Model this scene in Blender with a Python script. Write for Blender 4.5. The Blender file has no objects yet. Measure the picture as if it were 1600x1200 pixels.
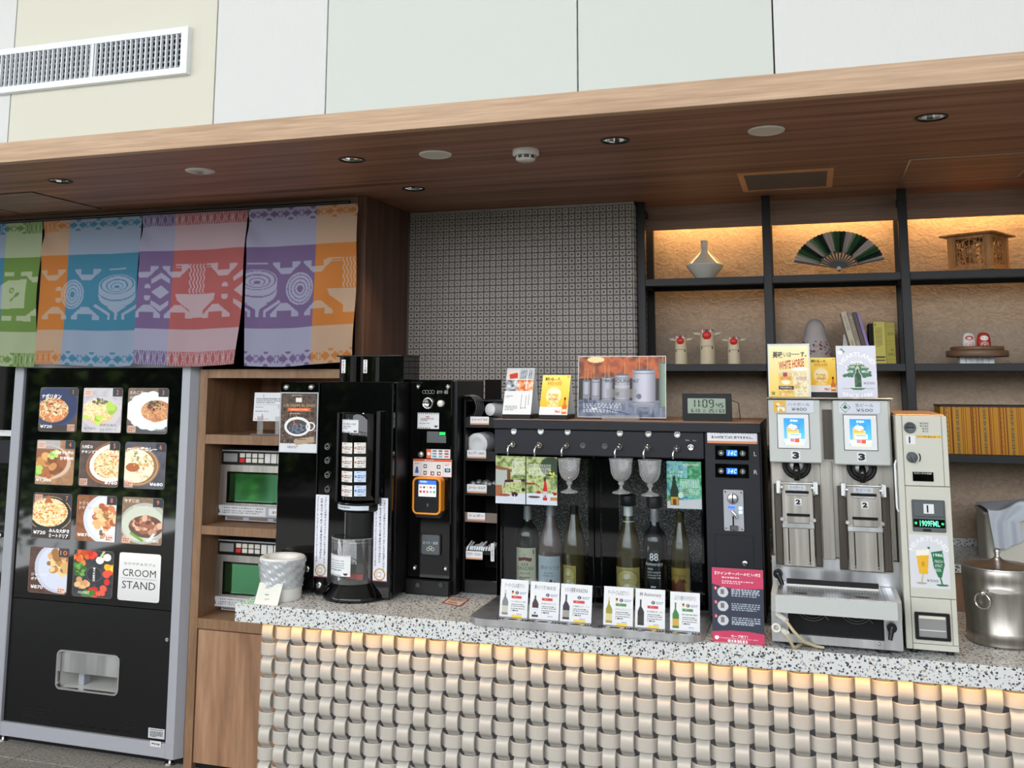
import bpy, math, random
import numpy as np
from mathutils import Vector, Matrix, Quaternion
random.seed(7); np.random.seed(7)
PI = math.pi
SC = bpy.context.scene
COL = SC.collection

# ---------------------------------------------------------------- camera, world, light, exposure
FPX, CYP, HC = 1485.62, 399.94, 1.6
YAW, PIT, ROL = 0.302606, 0.128453, 0.002257
def _basis():
    cy, sy, cp, sp = math.cos(YAW), math.sin(YAW), math.cos(PIT), math.sin(PIT)
    f = Vector((-sy*cp, cy*cp, sp)); r = Vector((cy, sy, 0)); u = r.cross(f)
    r2 = r*math.cos(ROL)+u*math.sin(ROL); u2 = -r*math.sin(ROL)+u*math.cos(ROL)
    return r2, u2, f
CR, CU, CF = _basis()
cam = bpy.data.cameras.new('camera'); camo = bpy.data.objects.new('camera', cam); COL.objects.link(camo)
camo.matrix_world = Matrix(((CR.x, CU.x, -CF.x, 0), (CR.y, CU.y, -CF.y, 0), (CR.z, CU.z, -CF.z, HC), (0, 0, 0, 1)))
cam.sensor_width = 36; cam.sensor_fit = 'HORIZONTAL'; cam.lens = 36*FPX/1600
cam.shift_y = (CYP-600)/1600; cam.clip_start = .05; cam.clip_end = 100
SC.camera = camo

EXPOSURE = 0.22
DAY = 5.6
vs = SC.view_settings
SC.display_settings.display_device = 'sRGB'
vs.view_transform = 'Standard'; vs.look = 'None'; vs.gamma = 1; vs.exposure = EXPOSURE; vs.use_curve_mapping = False
w = bpy.data.worlds.new('daylight'); SC.world = w; w.use_nodes = True
nt = w.node_tree; nt.nodes.clear()
wo = nt.nodes.new('ShaderNodeOutputWorld'); wb = nt.nodes.new('ShaderNodeBackground')
wb.inputs[0].default_value = (.94, .965, 1.0, 1); wb.inputs[1].default_value = DAY
nt.links.new(wb.outputs[0], wo.inputs[0])
def area(name, loc, rot, sx, sy, power, col, portal=False, spread=180):
    l = bpy.data.lights.new(name, 'AREA'); l.shape = 'RECTANGLE'; l.size = sx; l.size_y = sy
    l.energy = power; l.color = col; l.spread = math.radians(spread)
    if portal: l.cycles.is_portal = True
    o = bpy.data.objects.new(name, l); o.location = loc; o.rotation_euler = rot; COL.objects.link(o); return o
XLW = -6.5
WARM = (1.0, .62, .26)
area('window_light_portal', (-1.15, -3.98, 2.72), (PI/2, 0, 0), 10.6, 4.9, 1, (1, 1, 1), portal=True)
area('window_light_portal_left', (XLW+.03, -1.4, 1.6), (0, -PI/2, 0), 3.2, 4.2, 1, (1, 1, 1), portal=True)
area('counter_led_light', (-.3, 2.862, .806), (0, 0, 0), 3.0, .012, 1.25, (1.0, .54, .18))
area('shelf_led_light', (.55, 4.285, 2.352), (math.radians(18), 0, 0), 2.5, .02, 10, WARM)
try:
    SC.cycles.use_denoising = True; SC.cycles.denoiser = 'OPENIMAGEDENOISE'
    SC.cycles.max_bounces = 8; SC.cycles.transparent_max_bounces = 16
    SC.cycles.caustics_reflective = False; SC.cycles.caustics_refractive = False
    SC.cycles.sample_clamp_indirect = 6
except Exception: pass

# ---------------------------------------------------------------- measuring: a point of the picture on a real plane
def _ray(px, py): return CR*((px-800)/FPX) - CU*((py-CYP)/FPX) + CF
def atY(px, py, Y):
    v = _ray(px, py); t = Y/v.y; return Vector((v.x*t, Y, v.z*t+HC))
def atZ(px, py, z):
    v = _ray(px, py); t = (z-HC)/v.z; return Vector((v.x*t, v.y*t, z))
def RC(Y, xl, yt, xr, yb):
    ym, xm = (yt+yb)/2, (xl+xr)/2
    return atY(xl, ym, Y).x, atY(xr, ym, Y).x, atY(xm, yb, Y).z, atY(xm, yt, Y).z

# ---------------------------------------------------------------- materials
def lin(c):
    c = c/255.; return c/12.92 if c <= .04045 else ((c+.055)/1.055)**2.4
def C(r, g, b): return (lin(r), lin(g), lin(b), 1)
MATS = {}
def mat(name, col, rough=.5, metal=0., emit=None, es=1., spec=.5, coat=0., coat_rough=.03):
    m = bpy.data.materials.new(name); m.use_nodes = True
    b = m.node_tree.nodes['Principled BSDF']
    b.inputs['Base Color'].default_value = C(*col) if len(col) == 3 else col
    b.inputs['Roughness'].default_value = rough; b.inputs['Metallic'].default_value = metal
    b.inputs['Specular IOR Level'].default_value = spec
    b.inputs['Coat Weight'].default_value = coat; b.inputs['Coat Roughness'].default_value = coat_rough
    if emit:
        b.inputs['Emission Color'].default_value = C(*emit); b.inputs['Emission Strength'].default_value = es
    MATS[name] = m; return m
def nodes(name): m = MATS[name]; return m.node_tree.nodes, m.node_tree.links, m.node_tree.nodes['Principled BSDF']
def N(nd, t, **k):
    n = nd.new(t)
    for a, v in k.items():
        if a.startswith('i_'):
            key = a[2:]; n.inputs[int(key) if key.isdigit() else key.replace('_', ' ')].default_value = v
        else: setattr(n, a, v)
    return n
def coords(nd, lk, scale, kind='Object', rot=(0, 0, 0)):
    tc = nd.new('ShaderNodeTexCoord'); mp = nd.new('ShaderNodeMapping')
    mp.inputs['Scale'].default_value = scale; mp.inputs['Rotation'].default_value = rot
    lk.new(tc.outputs[kind], mp.inputs[0]); return mp.outputs[0]
def ramp(nd, stops, interp='LINEAR'):
    r = nd.new('ShaderNodeValToRGB'); r.color_ramp.interpolation = interp
    e = r.color_ramp.elements
    while len(e) < len(stops): e.new(.5)
    for el, (p, c) in zip(e, stops): el.position = p; el.color = C(*c)
    return r
def bump(name, scale, strength, dist=.002, detail=3, kind='Object', vec=(1, 1, 1)):
    nd, lk, b = nodes(name)
    v = coords(nd, lk, vec, kind); n = N(nd, 'ShaderNodeTexNoise'); n.inputs['Scale'].default_value = scale
    n.inputs['Detail'].default_value = detail; lk.new(v, n.inputs['Vector'])
    bp = nd.new('ShaderNodeBump'); bp.inputs['Strength'].default_value = strength; bp.inputs['Distance'].default_value = dist
    lk.new(n.outputs[0], bp.inputs['Height']); lk.new(bp.outputs[0], b.inputs['Normal'])
def wood(name, c1, c2, c3, vec, rough=.55, knots=False):
    mat(name, c2, rough); nd, lk, b = nodes(name)
    v = coords(nd, lk, vec)
    n1 = N(nd, 'ShaderNodeTexNoise'); n1.inputs['Scale'].default_value = 1; n1.inputs['Detail'].default_value = 7; n1.inputs['Roughness'].default_value = .62
    n1.inputs['Distortion'].default_value = .35
    lk.new(v, n1.inputs['Vector'])
    r = ramp(nd, [(.30, c1), (.5, c2), (.70, c3)]); lk.new(n1.outputs[0], r.inputs[0])
    v2 = coords(nd, lk, tuple(x*6 for x in vec)); n2 = N(nd, 'ShaderNodeTexNoise'); n2.inputs['Scale'].default_value = 1; n2.inputs['Detail'].default_value = 3
    lk.new(v2, n2.inputs['Vector'])
    mx = nd.new('ShaderNodeMix'); mx.data_type = 'RGBA'; mx.blend_type = 'MULTIPLY'; mx.inputs[0].default_value = .35
    r2 = ramp(nd, [(.3, (150, 150, 150)), (.7, (255, 255, 255))]); lk.new(n2.outputs[0], r2.inputs[0])
    lk.new(r.outputs[0], mx.inputs[6]); lk.new(r2.outputs[0], mx.inputs[7]); lk.new(mx.outputs[2], b.inputs['Base Color'])
    bp = nd.new('ShaderNodeBump'); bp.inputs['Strength'].default_value = .15; bp.inputs['Distance'].default_value = .001
    lk.new(n2.outputs[0], bp.inputs['Height']); lk.new(bp.outputs[0], b.inputs['Normal'])

wood('fascia_wood', (178, 142, 112), (201, 167, 136), (214, 182, 152), (1.0, 14, 26))
wood('ceiling_wood', (112, 76, 60), (158, 114, 92), (184, 140, 116), (.6, 22, 22), .5)
wood('partition_wood', (74, 50, 40), (96, 68, 54), (116, 84, 68), (22, 22, 1.0))
wood('portal_wood', (128, 102, 90), (152, 124, 108), (168, 140, 122), (1.2, 20, 26))
wood('cabinet_wood', (126, 94, 68), (146, 112, 82), (158, 124, 94), (14, 14, 2.0))
wood('door_wood', (118, 84, 60), (168, 128, 98), (186, 148, 118), (9, 9, .9))
wood('lantern_wood', (150, 100, 50), (184, 132, 76), (206, 156, 98), (30, 30, 6))
wood('plank_wood', (120, 84, 60), (150, 110, 84), (170, 130, 100), (2, 10, 10))
mat('wall_cream', (214, 211, 196), .75); bump('wall_cream', 60, .25, .001, 4, vec=(1, 1, .25))
mat('wall_white', (215, 216, 214), .75); bump('wall_white', 240, .6, .0015, 4, vec=(1, 1, .16))
mat('wall_green', (206, 211, 205), .75); bump('wall_green', 300, .35, .001, 2)
mat('plaster', (204, 182, 158), .85)
nd, lk, b = nodes('plaster')
v = coords(nd, lk, (1, 1, 1.4))
n1 = N(nd, 'ShaderNodeTexNoise'); n1.inputs['Scale'].default_value = 34; n1.inputs['Detail'].default_value = 2.5; n1.inputs['Distortion'].default_value = 1.6
n2 = N(nd, 'ShaderNodeTexNoise'); n2.inputs['Scale'].default_value = 7; n2.inputs['Detail'].default_value = 3; n2.inputs['Distortion'].default_value = 1.0
lk.new(v, n1.inputs['Vector']); lk.new(v, n2.inputs['Vector'])
ad = N(nd, 'ShaderNodeMath', operation='MULTIPLY_ADD'); ad.inputs[1].default_value = 1.6; lk.new(n2.outputs[0], ad.inputs[0]); lk.new(n1.outputs[0], ad.inputs[2])
bp = nd.new('ShaderNodeBump'); bp.inputs['Strength'].default_value = 1.0; bp.inputs['Distance'].default_value = .0034
lk.new(ad.outputs[0], bp.inputs['Height']); lk.new(bp.outputs[0], b.inputs['Normal'])
r = ramp(nd, [(.3, (166, 146, 126)), (.7, (184, 164, 144))]); lk.new(n1.outputs[0], r.inputs[0]); lk.new(r.outputs[0], b.inputs['Base Color'])
def speckle(name, base, scale, chips, rough=.25):
    mat(name, base, rough, coat=.15); nd, lk, b = nodes(name); prev = None
    for i, (sc, th, colr) in enumerate(chips):
        v = coords(nd, lk, (sc, sc, sc), rot=(i, i*2, i*.7))
        nz = N(nd, 'ShaderNodeTexNoise'); nz.inputs['Scale'].default_value = 1.3; lk.new(v, nz.inputs['Vector'])
        mxv = nd.new('ShaderNodeMix'); mxv.data_type = 'RGBA'; mxv.inputs[0].default_value = .35
        lk.new(v, mxv.inputs[6]); lk.new(nz.outputs[1], mxv.inputs[7])
        vo = N(nd, 'ShaderNodeTexVoronoi'); vo.inputs['Scale'].default_value = 1.0; lk.new(mxv.outputs[2], vo.inputs['Vector'])
        lt = N(nd, 'ShaderNodeMath', operation='LESS_THAN'); lt.inputs[1].default_value = th; lk.new(vo.outputs['Distance'], lt.inputs[0])
        mx = nd.new('ShaderNodeMix'); mx.data_type = 'RGBA'
        lk.new(lt.outputs[0], mx.inputs[0]); mx.inputs[7].default_value = C(*colr)
        if prev is None: mx.inputs[6].default_value = C(*base)
        else: lk.new(prev, mx.inputs[6])
        prev = mx.outputs[2]
    lk.new(prev, b.inputs['Base Color'])
speckle('terrazzo', (214, 216, 216), 1, [(190, .30, (150, 152, 154)), (120, .27, (70, 74, 82)), (135, .22, (38, 40, 48)), (90, .17, (176, 150, 118))])
speckle('reflected_speckle', (128, 126, 122), 1, [(230, .36, (206, 204, 198)), (300, .4, (50, 50, 50))], .6)  # speckle paints the reflection in the cooler onto its back lining
mat('floor_tile', (128, 124, 118), .55)
nd, lk, b = nodes('floor_tile')
v = coords(nd, lk, (1, 1, 1), 'Object'); n1 = N(nd, 'ShaderNodeTexNoise'); n1.inputs['Scale'].default_value = 90; n1.inputs['Detail'].default_value = 5; lk.new(v, n1.inputs['Vector'])
r = ramp(nd, [(.35, (112, 109, 105)), (.6, (160, 155, 148)), (.75, (186, 180, 172))]); lk.new(n1.outputs[0], r.inputs[0]); lk.new(r.outputs[0], b.inputs['Base Color'])
mat('grout', (170, 168, 162), .8)
mat('room_white', (222, 222, 218), .8)
mat('room_grey', (90, 88, 84), .8)
mat('white_paint', (234, 238, 242), .4)
mat('white_plastic', (226, 226, 222), .35)
mat('cream_plastic', (222, 220, 208), .4)
mat('dark_void', (8, 8, 9), .9)
mat('black_gloss', (5, 5, 6), .04, spec=.45)
mat('black_satin', (13, 13, 16), .36, spec=.35)
mat('black_matte', (10, 10, 11), .6, spec=.3)
mat('black_steel', (26, 27, 30), .45, spec=.35)
mat('charcoal', (31, 33, 40), .5, spec=.3)
mat('silver_paint', (172, 175, 184), .42, .1)
mat('grey_machine', (190, 194, 192), .42)
mat('ivory_machine', (200, 199, 188), .42)
mat('chrome', (225, 225, 225), .09, 1.0)
mat('mirror_cone', (235, 235, 235), .12, 1.0)
def brushed(name, col, vec, rough=.28):
    mat(name, col, rough, 1.0); nd, lk, b = nodes(name)
    v = coords(nd, lk, vec); n = N(nd, 'ShaderNodeTexNoise'); n.inputs['Scale'].default_value = 1; n.inputs['Detail'].default_value = 5; lk.new(v, n.inputs['Vector'])
    r = ramp(nd, [(.3, tuple(int(x*.82) for x in col)), (.7, col)]); lk.new(n.outputs[0], r.inputs[0]); lk.new(r.outputs[0], b.inputs['Base Color'])
    mr = N(nd, 'ShaderNodeMapRange'); mr.inputs['To Min'].default_value = rough*.75; mr.inputs['To Max'].default_value = rough*1.5
    lk.new(n.outputs[0], mr.inputs[0]); lk.new(mr.outputs[0], b.inputs['Roughness'])
brushed('steel', (186, 182, 175), (60, 60, 2), .34)
brushed('steel_dark', (96, 90, 84), (60, 60, 2), .36)
brushed('steel_smooth', (222, 224, 228), (20, 20, 2), .30)
mat('weave', (190, 185, 177), .42, .10)
mat('weave_back', (158, 160, 170), .6)
mat('tile_grey', (154, 149, 143), .45)
mat('tile_joint', (84, 81, 77), .8)
mat('tile_mark', (72, 68, 64), .7)
mat('silver_trim', (190, 190, 188), .3, .8)
mat('copper_trim', (224, 170, 118), .4, .2)
mat('vent_grey', (118, 104, 94), .6)
mat('orange_plastic', (238, 150, 40), .35)
mat('ceramic', (212, 210, 200), .12, coat=.5)
mat('pale_wood', (206, 190, 160), .6)
mat('red_paint', (206, 36, 34), .4)
mat('dark_brown', (60, 40, 30), .6)
mat('brown_lacquer', (112, 84, 62), .45)
mat('paper_white', (228, 229, 230), .6); mat('lamp_paper', (166, 158, 156), .7)
mat('lamp_glow', (255, 246, 230), .4, emit=(255, 244, 226), es=2.5)
mat('green_fan', (44, 72, 48), .7)
mat('cork', (196, 176, 140), .8)
mat('cloth_white', (214, 222, 234), .8)
mat('rubber', (16, 16, 17), .6)
mat('hose', (196, 184, 150), .3)
mat('fitting', (226, 224, 216), .35)
mat('grey_plastic', (84, 90, 94), .4)
mat('capsule_grey', (150, 150, 150), .35, .3)
mat('led_warm', (255, 190, 110), .5, emit=(255, 190, 100), es=5)
mat('led_blue', (20, 60, 255), .4, emit=(30, 90, 255), es=2.2)
mat('led_ice', (150, 210, 255), .4, emit=(150, 215, 255), es=2.2)
mat('led_green', (20, 230, 80), .4, emit=(20, 235, 90), es=1.6)
mat('led_mint', (120, 240, 190), .4, emit=(90, 230, 170), es=1.2)
mat('wine_red', (36, 8, 14), .08, coat=.5)
mat('bottle_dark', (16, 20, 14), .06, coat=.6)
mat('bottle_green', (40, 48, 24), .06, coat=.6)
mat('bottle_olive', (76, 66, 38), .06, coat=.6)
mat('bottle_black', (24, 24, 27), .07, coat=.6)
mat('bottle_rose', (112, 96, 92), .06, coat=.6)
mat('reflected_green', (96, 160, 118), .06, 1.0)  # mirror coloured green: the trees reflected in the microwave windows are put into the colour
mat('liquid_amber', (150, 110, 40), .1)
mat('plastic_film', (214, 218, 224), .25)
mat('leaf', (58, 92, 44), .6); mat('leaf_light', (126, 158, 74), .6); mat('leaf_dark', (22, 40, 20), .7)
def attrmat(name, rough, coat=0, emit=0):
    m = mat(name, (200, 200, 200), rough, coat=coat, coat_rough=.06); nd, lk, b = nodes(name)
    a = nd.new('ShaderNodeAttribute'); a.attribute_name = 'Col'; lk.new(a.outputs['Color'], b.inputs['Base Color'])
    if emit: lk.new(a.outputs['Color'], b.inputs['Emission Color']); b.inputs['Emission Strength'].default_value = emit
attrmat('print', .55); attrmat('print_gloss', .38, .03); MATS['print_gloss'].node_tree.nodes['Principled BSDF'].inputs['Specular IOR Level'].default_value = .3; attrmat('print_lit', .4, .05, .30); attrmat('print_screen', .3, .1, .45); attrmat('cloth_print', .85)
def thin_glass(name, tint=(1, 1, 1), gl=.08, rough=.02, milky=0.):
    m = bpy.data.materials.new(name); m.use_nodes = True; nd = m.node_tree.nodes; lk = m.node_tree.links; nd.clear()
    o = nd.new('ShaderNodeOutputMaterial'); t = nd.new('ShaderNodeBsdfTransparent'); t.inputs[0].default_value = (*tint, 1)
    g = nd.new('ShaderNodeBsdfGlossy'); g.inputs['Roughness'].default_value = rough
    lw = nd.new('ShaderNodeLayerWeight'); lw.inputs[0].default_value = .35
    mr = N(nd, 'ShaderNodeMapRange'); mr.inputs['To Min'].default_value = gl; mr.inputs['To Max'].default_value = min(1, gl*5+.12)
    lk.new(lw.outputs['Facing'], mr.inputs[0]); mx = nd.new('ShaderNodeMixShader')
    lk.new(mr.outputs[0], mx.inputs[0]); lk.new(t.outputs[0], mx.inputs[1]); lk.new(g.outputs[0], mx.inputs[2])
    last = mx.outputs[0]
    if milky:
        d = nd.new('ShaderNodeBsdfDiffuse'); d.inputs[0].default_value = (.8, .82, .84, 1); m2 = nd.new('ShaderNodeMixShader'); m2.inputs[0].default_value = milky
        lk.new(last, m2.inputs[1]); lk.new(d.outputs[0], m2.inputs[2]); last = m2.outputs[0]
    lk.new(last, o.inputs[0]); MATS[name] = m
thin_glass('glass_pane', (.86, .89, .90), .022)
thin_glass('glass_goblet', (.92, .90, .91), .08, .05, .20)
thin_glass('glass_clear', (.94, .95, .96), .06, .03, .03)
thin_glass('film_bag', (.8, .84, .88), .12, .2, .25)

# ---------------------------------------------------------------- mesh builder
class MB:
    def __init__(s): s.v = []; s.f = []; s.m = []; s.sm = []; s.mats = []; s.c = []; s.hascol = False; s.cur = (0, 0, 0, 1)
    def mi(s, m):
        if m not in s.mats: s.mats.append(m)
        return s.mats.index(m)
    def add(s, vs, fs, m, smooth=False, col=None):
        o = len(s.v); s.v += [tuple(x) for x in vs]; k = s.mi(m)
        s.f += [tuple(i+o for i in f) for f in fs]; s.m += [k]*len(fs); s.sm += [smooth]*len(fs)
        if col is not None:
            s.hascol = True; s.c += [col]*len(vs) if not isinstance(col, list) else col
        else: s.c += [s.cur]*len(vs)
    def box(s, x0, x1, y0, y1, z0, z1, m, b=0, col=None):
        if x0 > x1: x0, x1 = x1, x0
        if y0 > y1: y0, y1 = y1, y0
        if z0 > z1: z0, z1 = z1, z0
        b = min(b, (x1-x0)*.45, (y1-y0)*.45, (z1-z0)*.45)
        if b <= 0:
            vs = [(x, y, z) for z in (z0, z1) for y in (y0, y1) for x in (x0, x1)]
            s.add(vs, [(0, 2, 3, 1), (4, 5, 7, 6), (0, 1, 5, 4), (2, 6, 7, 3), (0, 4, 6, 2), (1, 3, 7, 5)], m, col=col); return
        lo = (x0, y0, z0); hi = (x1, y1, z1); vs = []; idx = {}
        for sx in (0, 1):
            for sy in (0, 1):
                for sz in (0, 1):
                    sg = (sx, sy, sz)
                    for a in range(3):
                        p = []
                        for k in range(3):
                            e = hi[k] if sg[k] else lo[k]
                            p.append(e if k == a else (e-b if sg[k] else e+b))
                        idx[(sg, a)] = len(vs); vs.append(tuple(p))
        fs = []
        for a in range(3):
            o1, o2 = [k for k in range(3) if k != a]
            for sa in (0, 1):
                q = []
                for (u, w_) in ((0, 0), (1, 0), (1, 1), (0, 1)):
                    g = [0, 0, 0]; g[a] = sa; g[o1] = u; g[o2] = w_; q.append(idx[(tuple(g), a)])
                fs.append(q)
        for a in range(3):
            o1, o2 = [k for k in range(3) if k != a]
            for u in (0, 1):
                for w_ in (0, 1):
                    g0 = [0, 0, 0]; g1 = [0, 0, 0]; g0[a] = 0; g1[a] = 1
                    for g in (g0, g1): g[o1] = u; g[o2] = w_
                    fs.append([idx[(tuple(g0), o1)], idx[(tuple(g1), o1)], idx[(tuple(g1), o2)], idx[(tuple(g0), o2)]])
        for sx in (0, 1):
            for sy in (0, 1):
                for sz in (0, 1): fs.append([idx[((sx, sy, sz), a)] for a in range(3)])
        cen = Vector(((x0+x1)/2, (y0+y1)/2, (z0+z1)/2)); out = []
        for f in fs:
            p = [Vector(vs[i]) for i in f]; n = (p[1]-p[0]).cross(p[2]-p[0])
            fc = sum(p, Vector())/len(p)
            out.append(tuple(f) if n.dot(fc-cen) > 0 else tuple(reversed(f)))
        s.add(vs, out, m, col=col)
    def cyl(s, p0, p1, r0, r1=None, seg=20, m='chrome', caps=True, smooth=True, col=None):
        r1 = r0 if r1 is None else r1; p0 = Vector(p0); p1 = Vector(p1); d = (p1-p0).normalized()
        a = d.orthogonal().normalized(); b = d.cross(a)
        vs = []
        for p, r in ((p0, r0), (p1, r1)):
            for i in range(seg):
                t = 2*PI*i/seg; vs.append(p+a*math.cos(t)*r+b*math.sin(t)*r)
        s.add(vs, [(i, (i+1) % seg, seg+(i+1) % seg, seg+i) for i in range(seg)], m, smooth, col)
        if caps:
            if r0 > 1e-6: s.add(vs[:seg], [tuple(range(seg-1, -1, -1))], m, False, col)
            if r1 > 1e-6: s.add(vs[seg:], [tuple(range(seg))], m, False, col)
    def lathe(s, c, prof, seg=32, m='chrome', axis=(0, 0, 1), smooth=True, a0=0, a1=2*PI, col=None):
        c = Vector(c); ax = Vector(axis).normalized(); a = Vector((1, 0, 0)) if abs(ax.z) > .9 else ax.orthogonal().normalized(); b = ax.cross(a)
        full = abs(a1-a0-2*PI) < 1e-6; n = seg if full else seg+1; vs = []
        for r, z in prof:
            for i in range(n):
                t = a0+(a1-a0)*i/seg; vs.append(c+ax*z+a*math.cos(t)*r+b*math.sin(t)*r)
        fs = []
        for j in range(len(prof)-1):
            for i in range(seg):
                k = (i+1) % n; fs.append((j*n+i, j*n+k, (j+1)*n+k, (j+1)*n+i))
        s.add(vs, fs, m, smooth, col)
    def tube(s, pts, r, seg=8, m='chrome', caps=True, smooth=True, closed=False, col=None):
        pts = [Vector(p) for p in pts]; n = len(pts); vs = []
        rr = r if isinstance(r, (list, tuple)) else [r]*n
        up = None
        for i, p in enumerate(pts):
            d = (pts[(i+1) % n]-pts[i-1]) if closed else (pts[min(i+1, n-1)]-pts[max(i-1, 0)])
            d.normalize()
            if up is None: up = d.orthogonal().normalized()
            up = (up-d*up.dot(d)).normalized(); b = d.cross(up)
            for k in range(seg):
                t = 2*PI*k/seg; vs.append(p+up*math.cos(t)*rr[i]+b*math.sin(t)*rr[i])
        fs = []
        for j in range(n if closed else n-1):
            for k in range(seg):
                fs.append((j*seg+k, j*seg+(k+1) % seg, ((j+1) % n)*seg+(k+1) % seg, ((j+1) % n)*seg+k))
        s.add(vs, fs, m, smooth, col)
        if caps and not closed:
            s.add(vs[:seg], [tuple(range(seg-1, -1, -1))], m, False, col); s.add(vs[-seg:], [tuple(range(seg))], m, False, col)
    def prism(s, poly, d0, d1, m, plane='xz', smooth=False, col=None):
        def P(a, b, d): return (a, d, b) if plane == 'xz' else (a, b, d) if plane == 'xy' else (d, a, b)
        n = len(poly); vs = [P(a, b, d0) for a, b in poly]+[P(a, b, d1) for a, b in poly]
        s.add(vs, [(i, (i+1) % n, n+(i+1) % n, n+i) for i in range(n)], m, smooth, col)
        s.add(vs[:n], [tuple(range(n))], m, False, col); s.add(vs[n:], [tuple(range(n-1, -1, -1))], m, False, col)
    def ringprism(s, outer, inner, d0, d1, m, plane='xz', col=None):
        def P(a, b, d): return (a, d, b) if plane == 'xz' else (a, b, d) if plane == 'xy' else (d, a, b)
        n = len(outer); vs = [P(a, b, d) for d in (d0, d1) for L in (outer, inner) for a, b in L]; fs = []
        for i in range(n):
            k = (i+1) % n
            fs += [(i, k, n+k, n+i), (2*n+i, 3*n+i, 3*n+k, 2*n+k), (i, 2*n+i, 2*n+k, k), (n+i, n+k, 3*n+k, 3*n+i)]
        s.add(vs, fs, m, False, col)
    def xform(s, M, start=0):
        s.v[start:] = [tuple(M @ Vector(p)) for p in s.v[start:]]
    def build(s, name, parent=None, origin=None, kind=None, label=None):
        me = bpy.data.meshes.new(name)
        V = np.array(s.v, dtype=np.float64).reshape(-1, 3)
        if parent is not None: org = np.array(WLOC[parent.name])
        elif origin is not None: org = np.array(origin, float)
        elif kind: org = np.zeros(3)
        else: org = np.array([(V[:, 0].min()+V[:, 0].max())/2, (V[:, 1].min()+V[:, 1].max())/2, V[:, 2].min()])
        me.from_pydata((V-org).tolist(), [], s.f)
        for m in s.mats: me.materials.append(MATS[m])
        me.polygons.foreach_set('material_index', s.m); me.polygons.foreach_set('use_smooth', s.sm)
        if s.hascol:
            a = me.color_attributes.new('Col', 'FLOAT_COLOR', 'POINT')
            a.data.foreach_set('color', np.array(s.c, dtype=np.float32).ravel())
        me.update()
        o = bpy.data.objects.new(name, me); COL.objects.link(o)
        WLOC[o.name] = tuple(org)
        if parent is not None: o.parent = parent
        else: o.location = org.tolist()
        if kind: o['kind'] = kind
        if label: o['label'] = label
        return o
WLOC = {}
def tag(o, label=None, cat=None, group=None):
    if label: o['label'] = label
    if cat: o['category'] = cat
    if group: o['group'] = group
    return o
def thing(name, loc, label, cat, group=None):
    o = bpy.data.objects.new(name, None); o.empty_display_size = .05; COL.objects.link(o); o.location = loc
    WLOC[o.name] = tuple(loc); return tag(o, label, cat, group)
def rrect(x0, x1, z0, z1, r, n=5):
    out = []
    for cx, cz, a in ((x1-r, z1-r, 0), (x0+r, z1-r, 90), (x0+r, z0+r, 180), (x1-r, z0+r, 270)):
        for i in range(n+1):
            t = math.radians(a+90*i/n); out.append((cx+r*math.cos(t), cz+r*math.sin(t)))
    return out
def circ(cx, cz, r, n=24, rz=None):
    rz = rz or r; return [(cx+r*math.cos(2*PI*i/n), cz+rz*math.sin(2*PI*i/n)) for i in range(n)]

# ---------------------------------------------------------------- printed surfaces: glyph outlines and coloured grids
_TX = {}
def glyphs(s, bold=0.):
    key = (s, bold)
    if key in _TX: return _TX[key]
    cu = bpy.data.curves.new('t', 'FONT'); cu.body = s; cu.size = 1; cu.resolution_u = 2 if len(s) < 12 else 1; cu.offset = bold
    o = bpy.data.objects.new('t', cu); COL.objects.link(o)
    dg = bpy.context.evaluated_depsgraph_get(); me = o.evaluated_get(dg).to_mesh()
    vs = np.array([v.co[:2] for v in me.vertices]).reshape(-1, 2); fs = [tuple(p.vertices) for p in me.polygons]
    o.evaluated_get(dg).to_mesh_clear(); bpy.data.objects.remove(o); bpy.data.curves.remove(cu)
    if len(vs):
        lo = vs.min(0); hi = vs.max(0); vs = vs-lo; ext = np.maximum(hi-lo, 1e-6)
    else: ext = np.array([1, 1])
    _TX[key] = (vs, fs, ext); return _TX[key]
def vnoise(h, w_, sc, seed=0):
    r = np.random.RandomState(seed); gh, gw = int(h/sc)+3, int(w_/sc)+3
    g = r.rand(gh, gw); y = np.arange(h)/sc; x = np.arange(w_)/sc
    y0 = y.astype(int); x0 = x.astype(int); fy = (y-y0)[:, None]; fx = (x-x0)[None]
    fy = fy*fy*(3-2*fy); fx = fx*fx*(3-2*fx)
    a = g[y0][:, x0]; b_ = g[y0][:, x0+1]; c = g[y0+1][:, x0]; d = g[y0+1][:, x0+1]
    return (a*(1-fx)+b_*fx)*(1-fy)+(c*(1-fx)+d*fx)*fy
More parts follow.
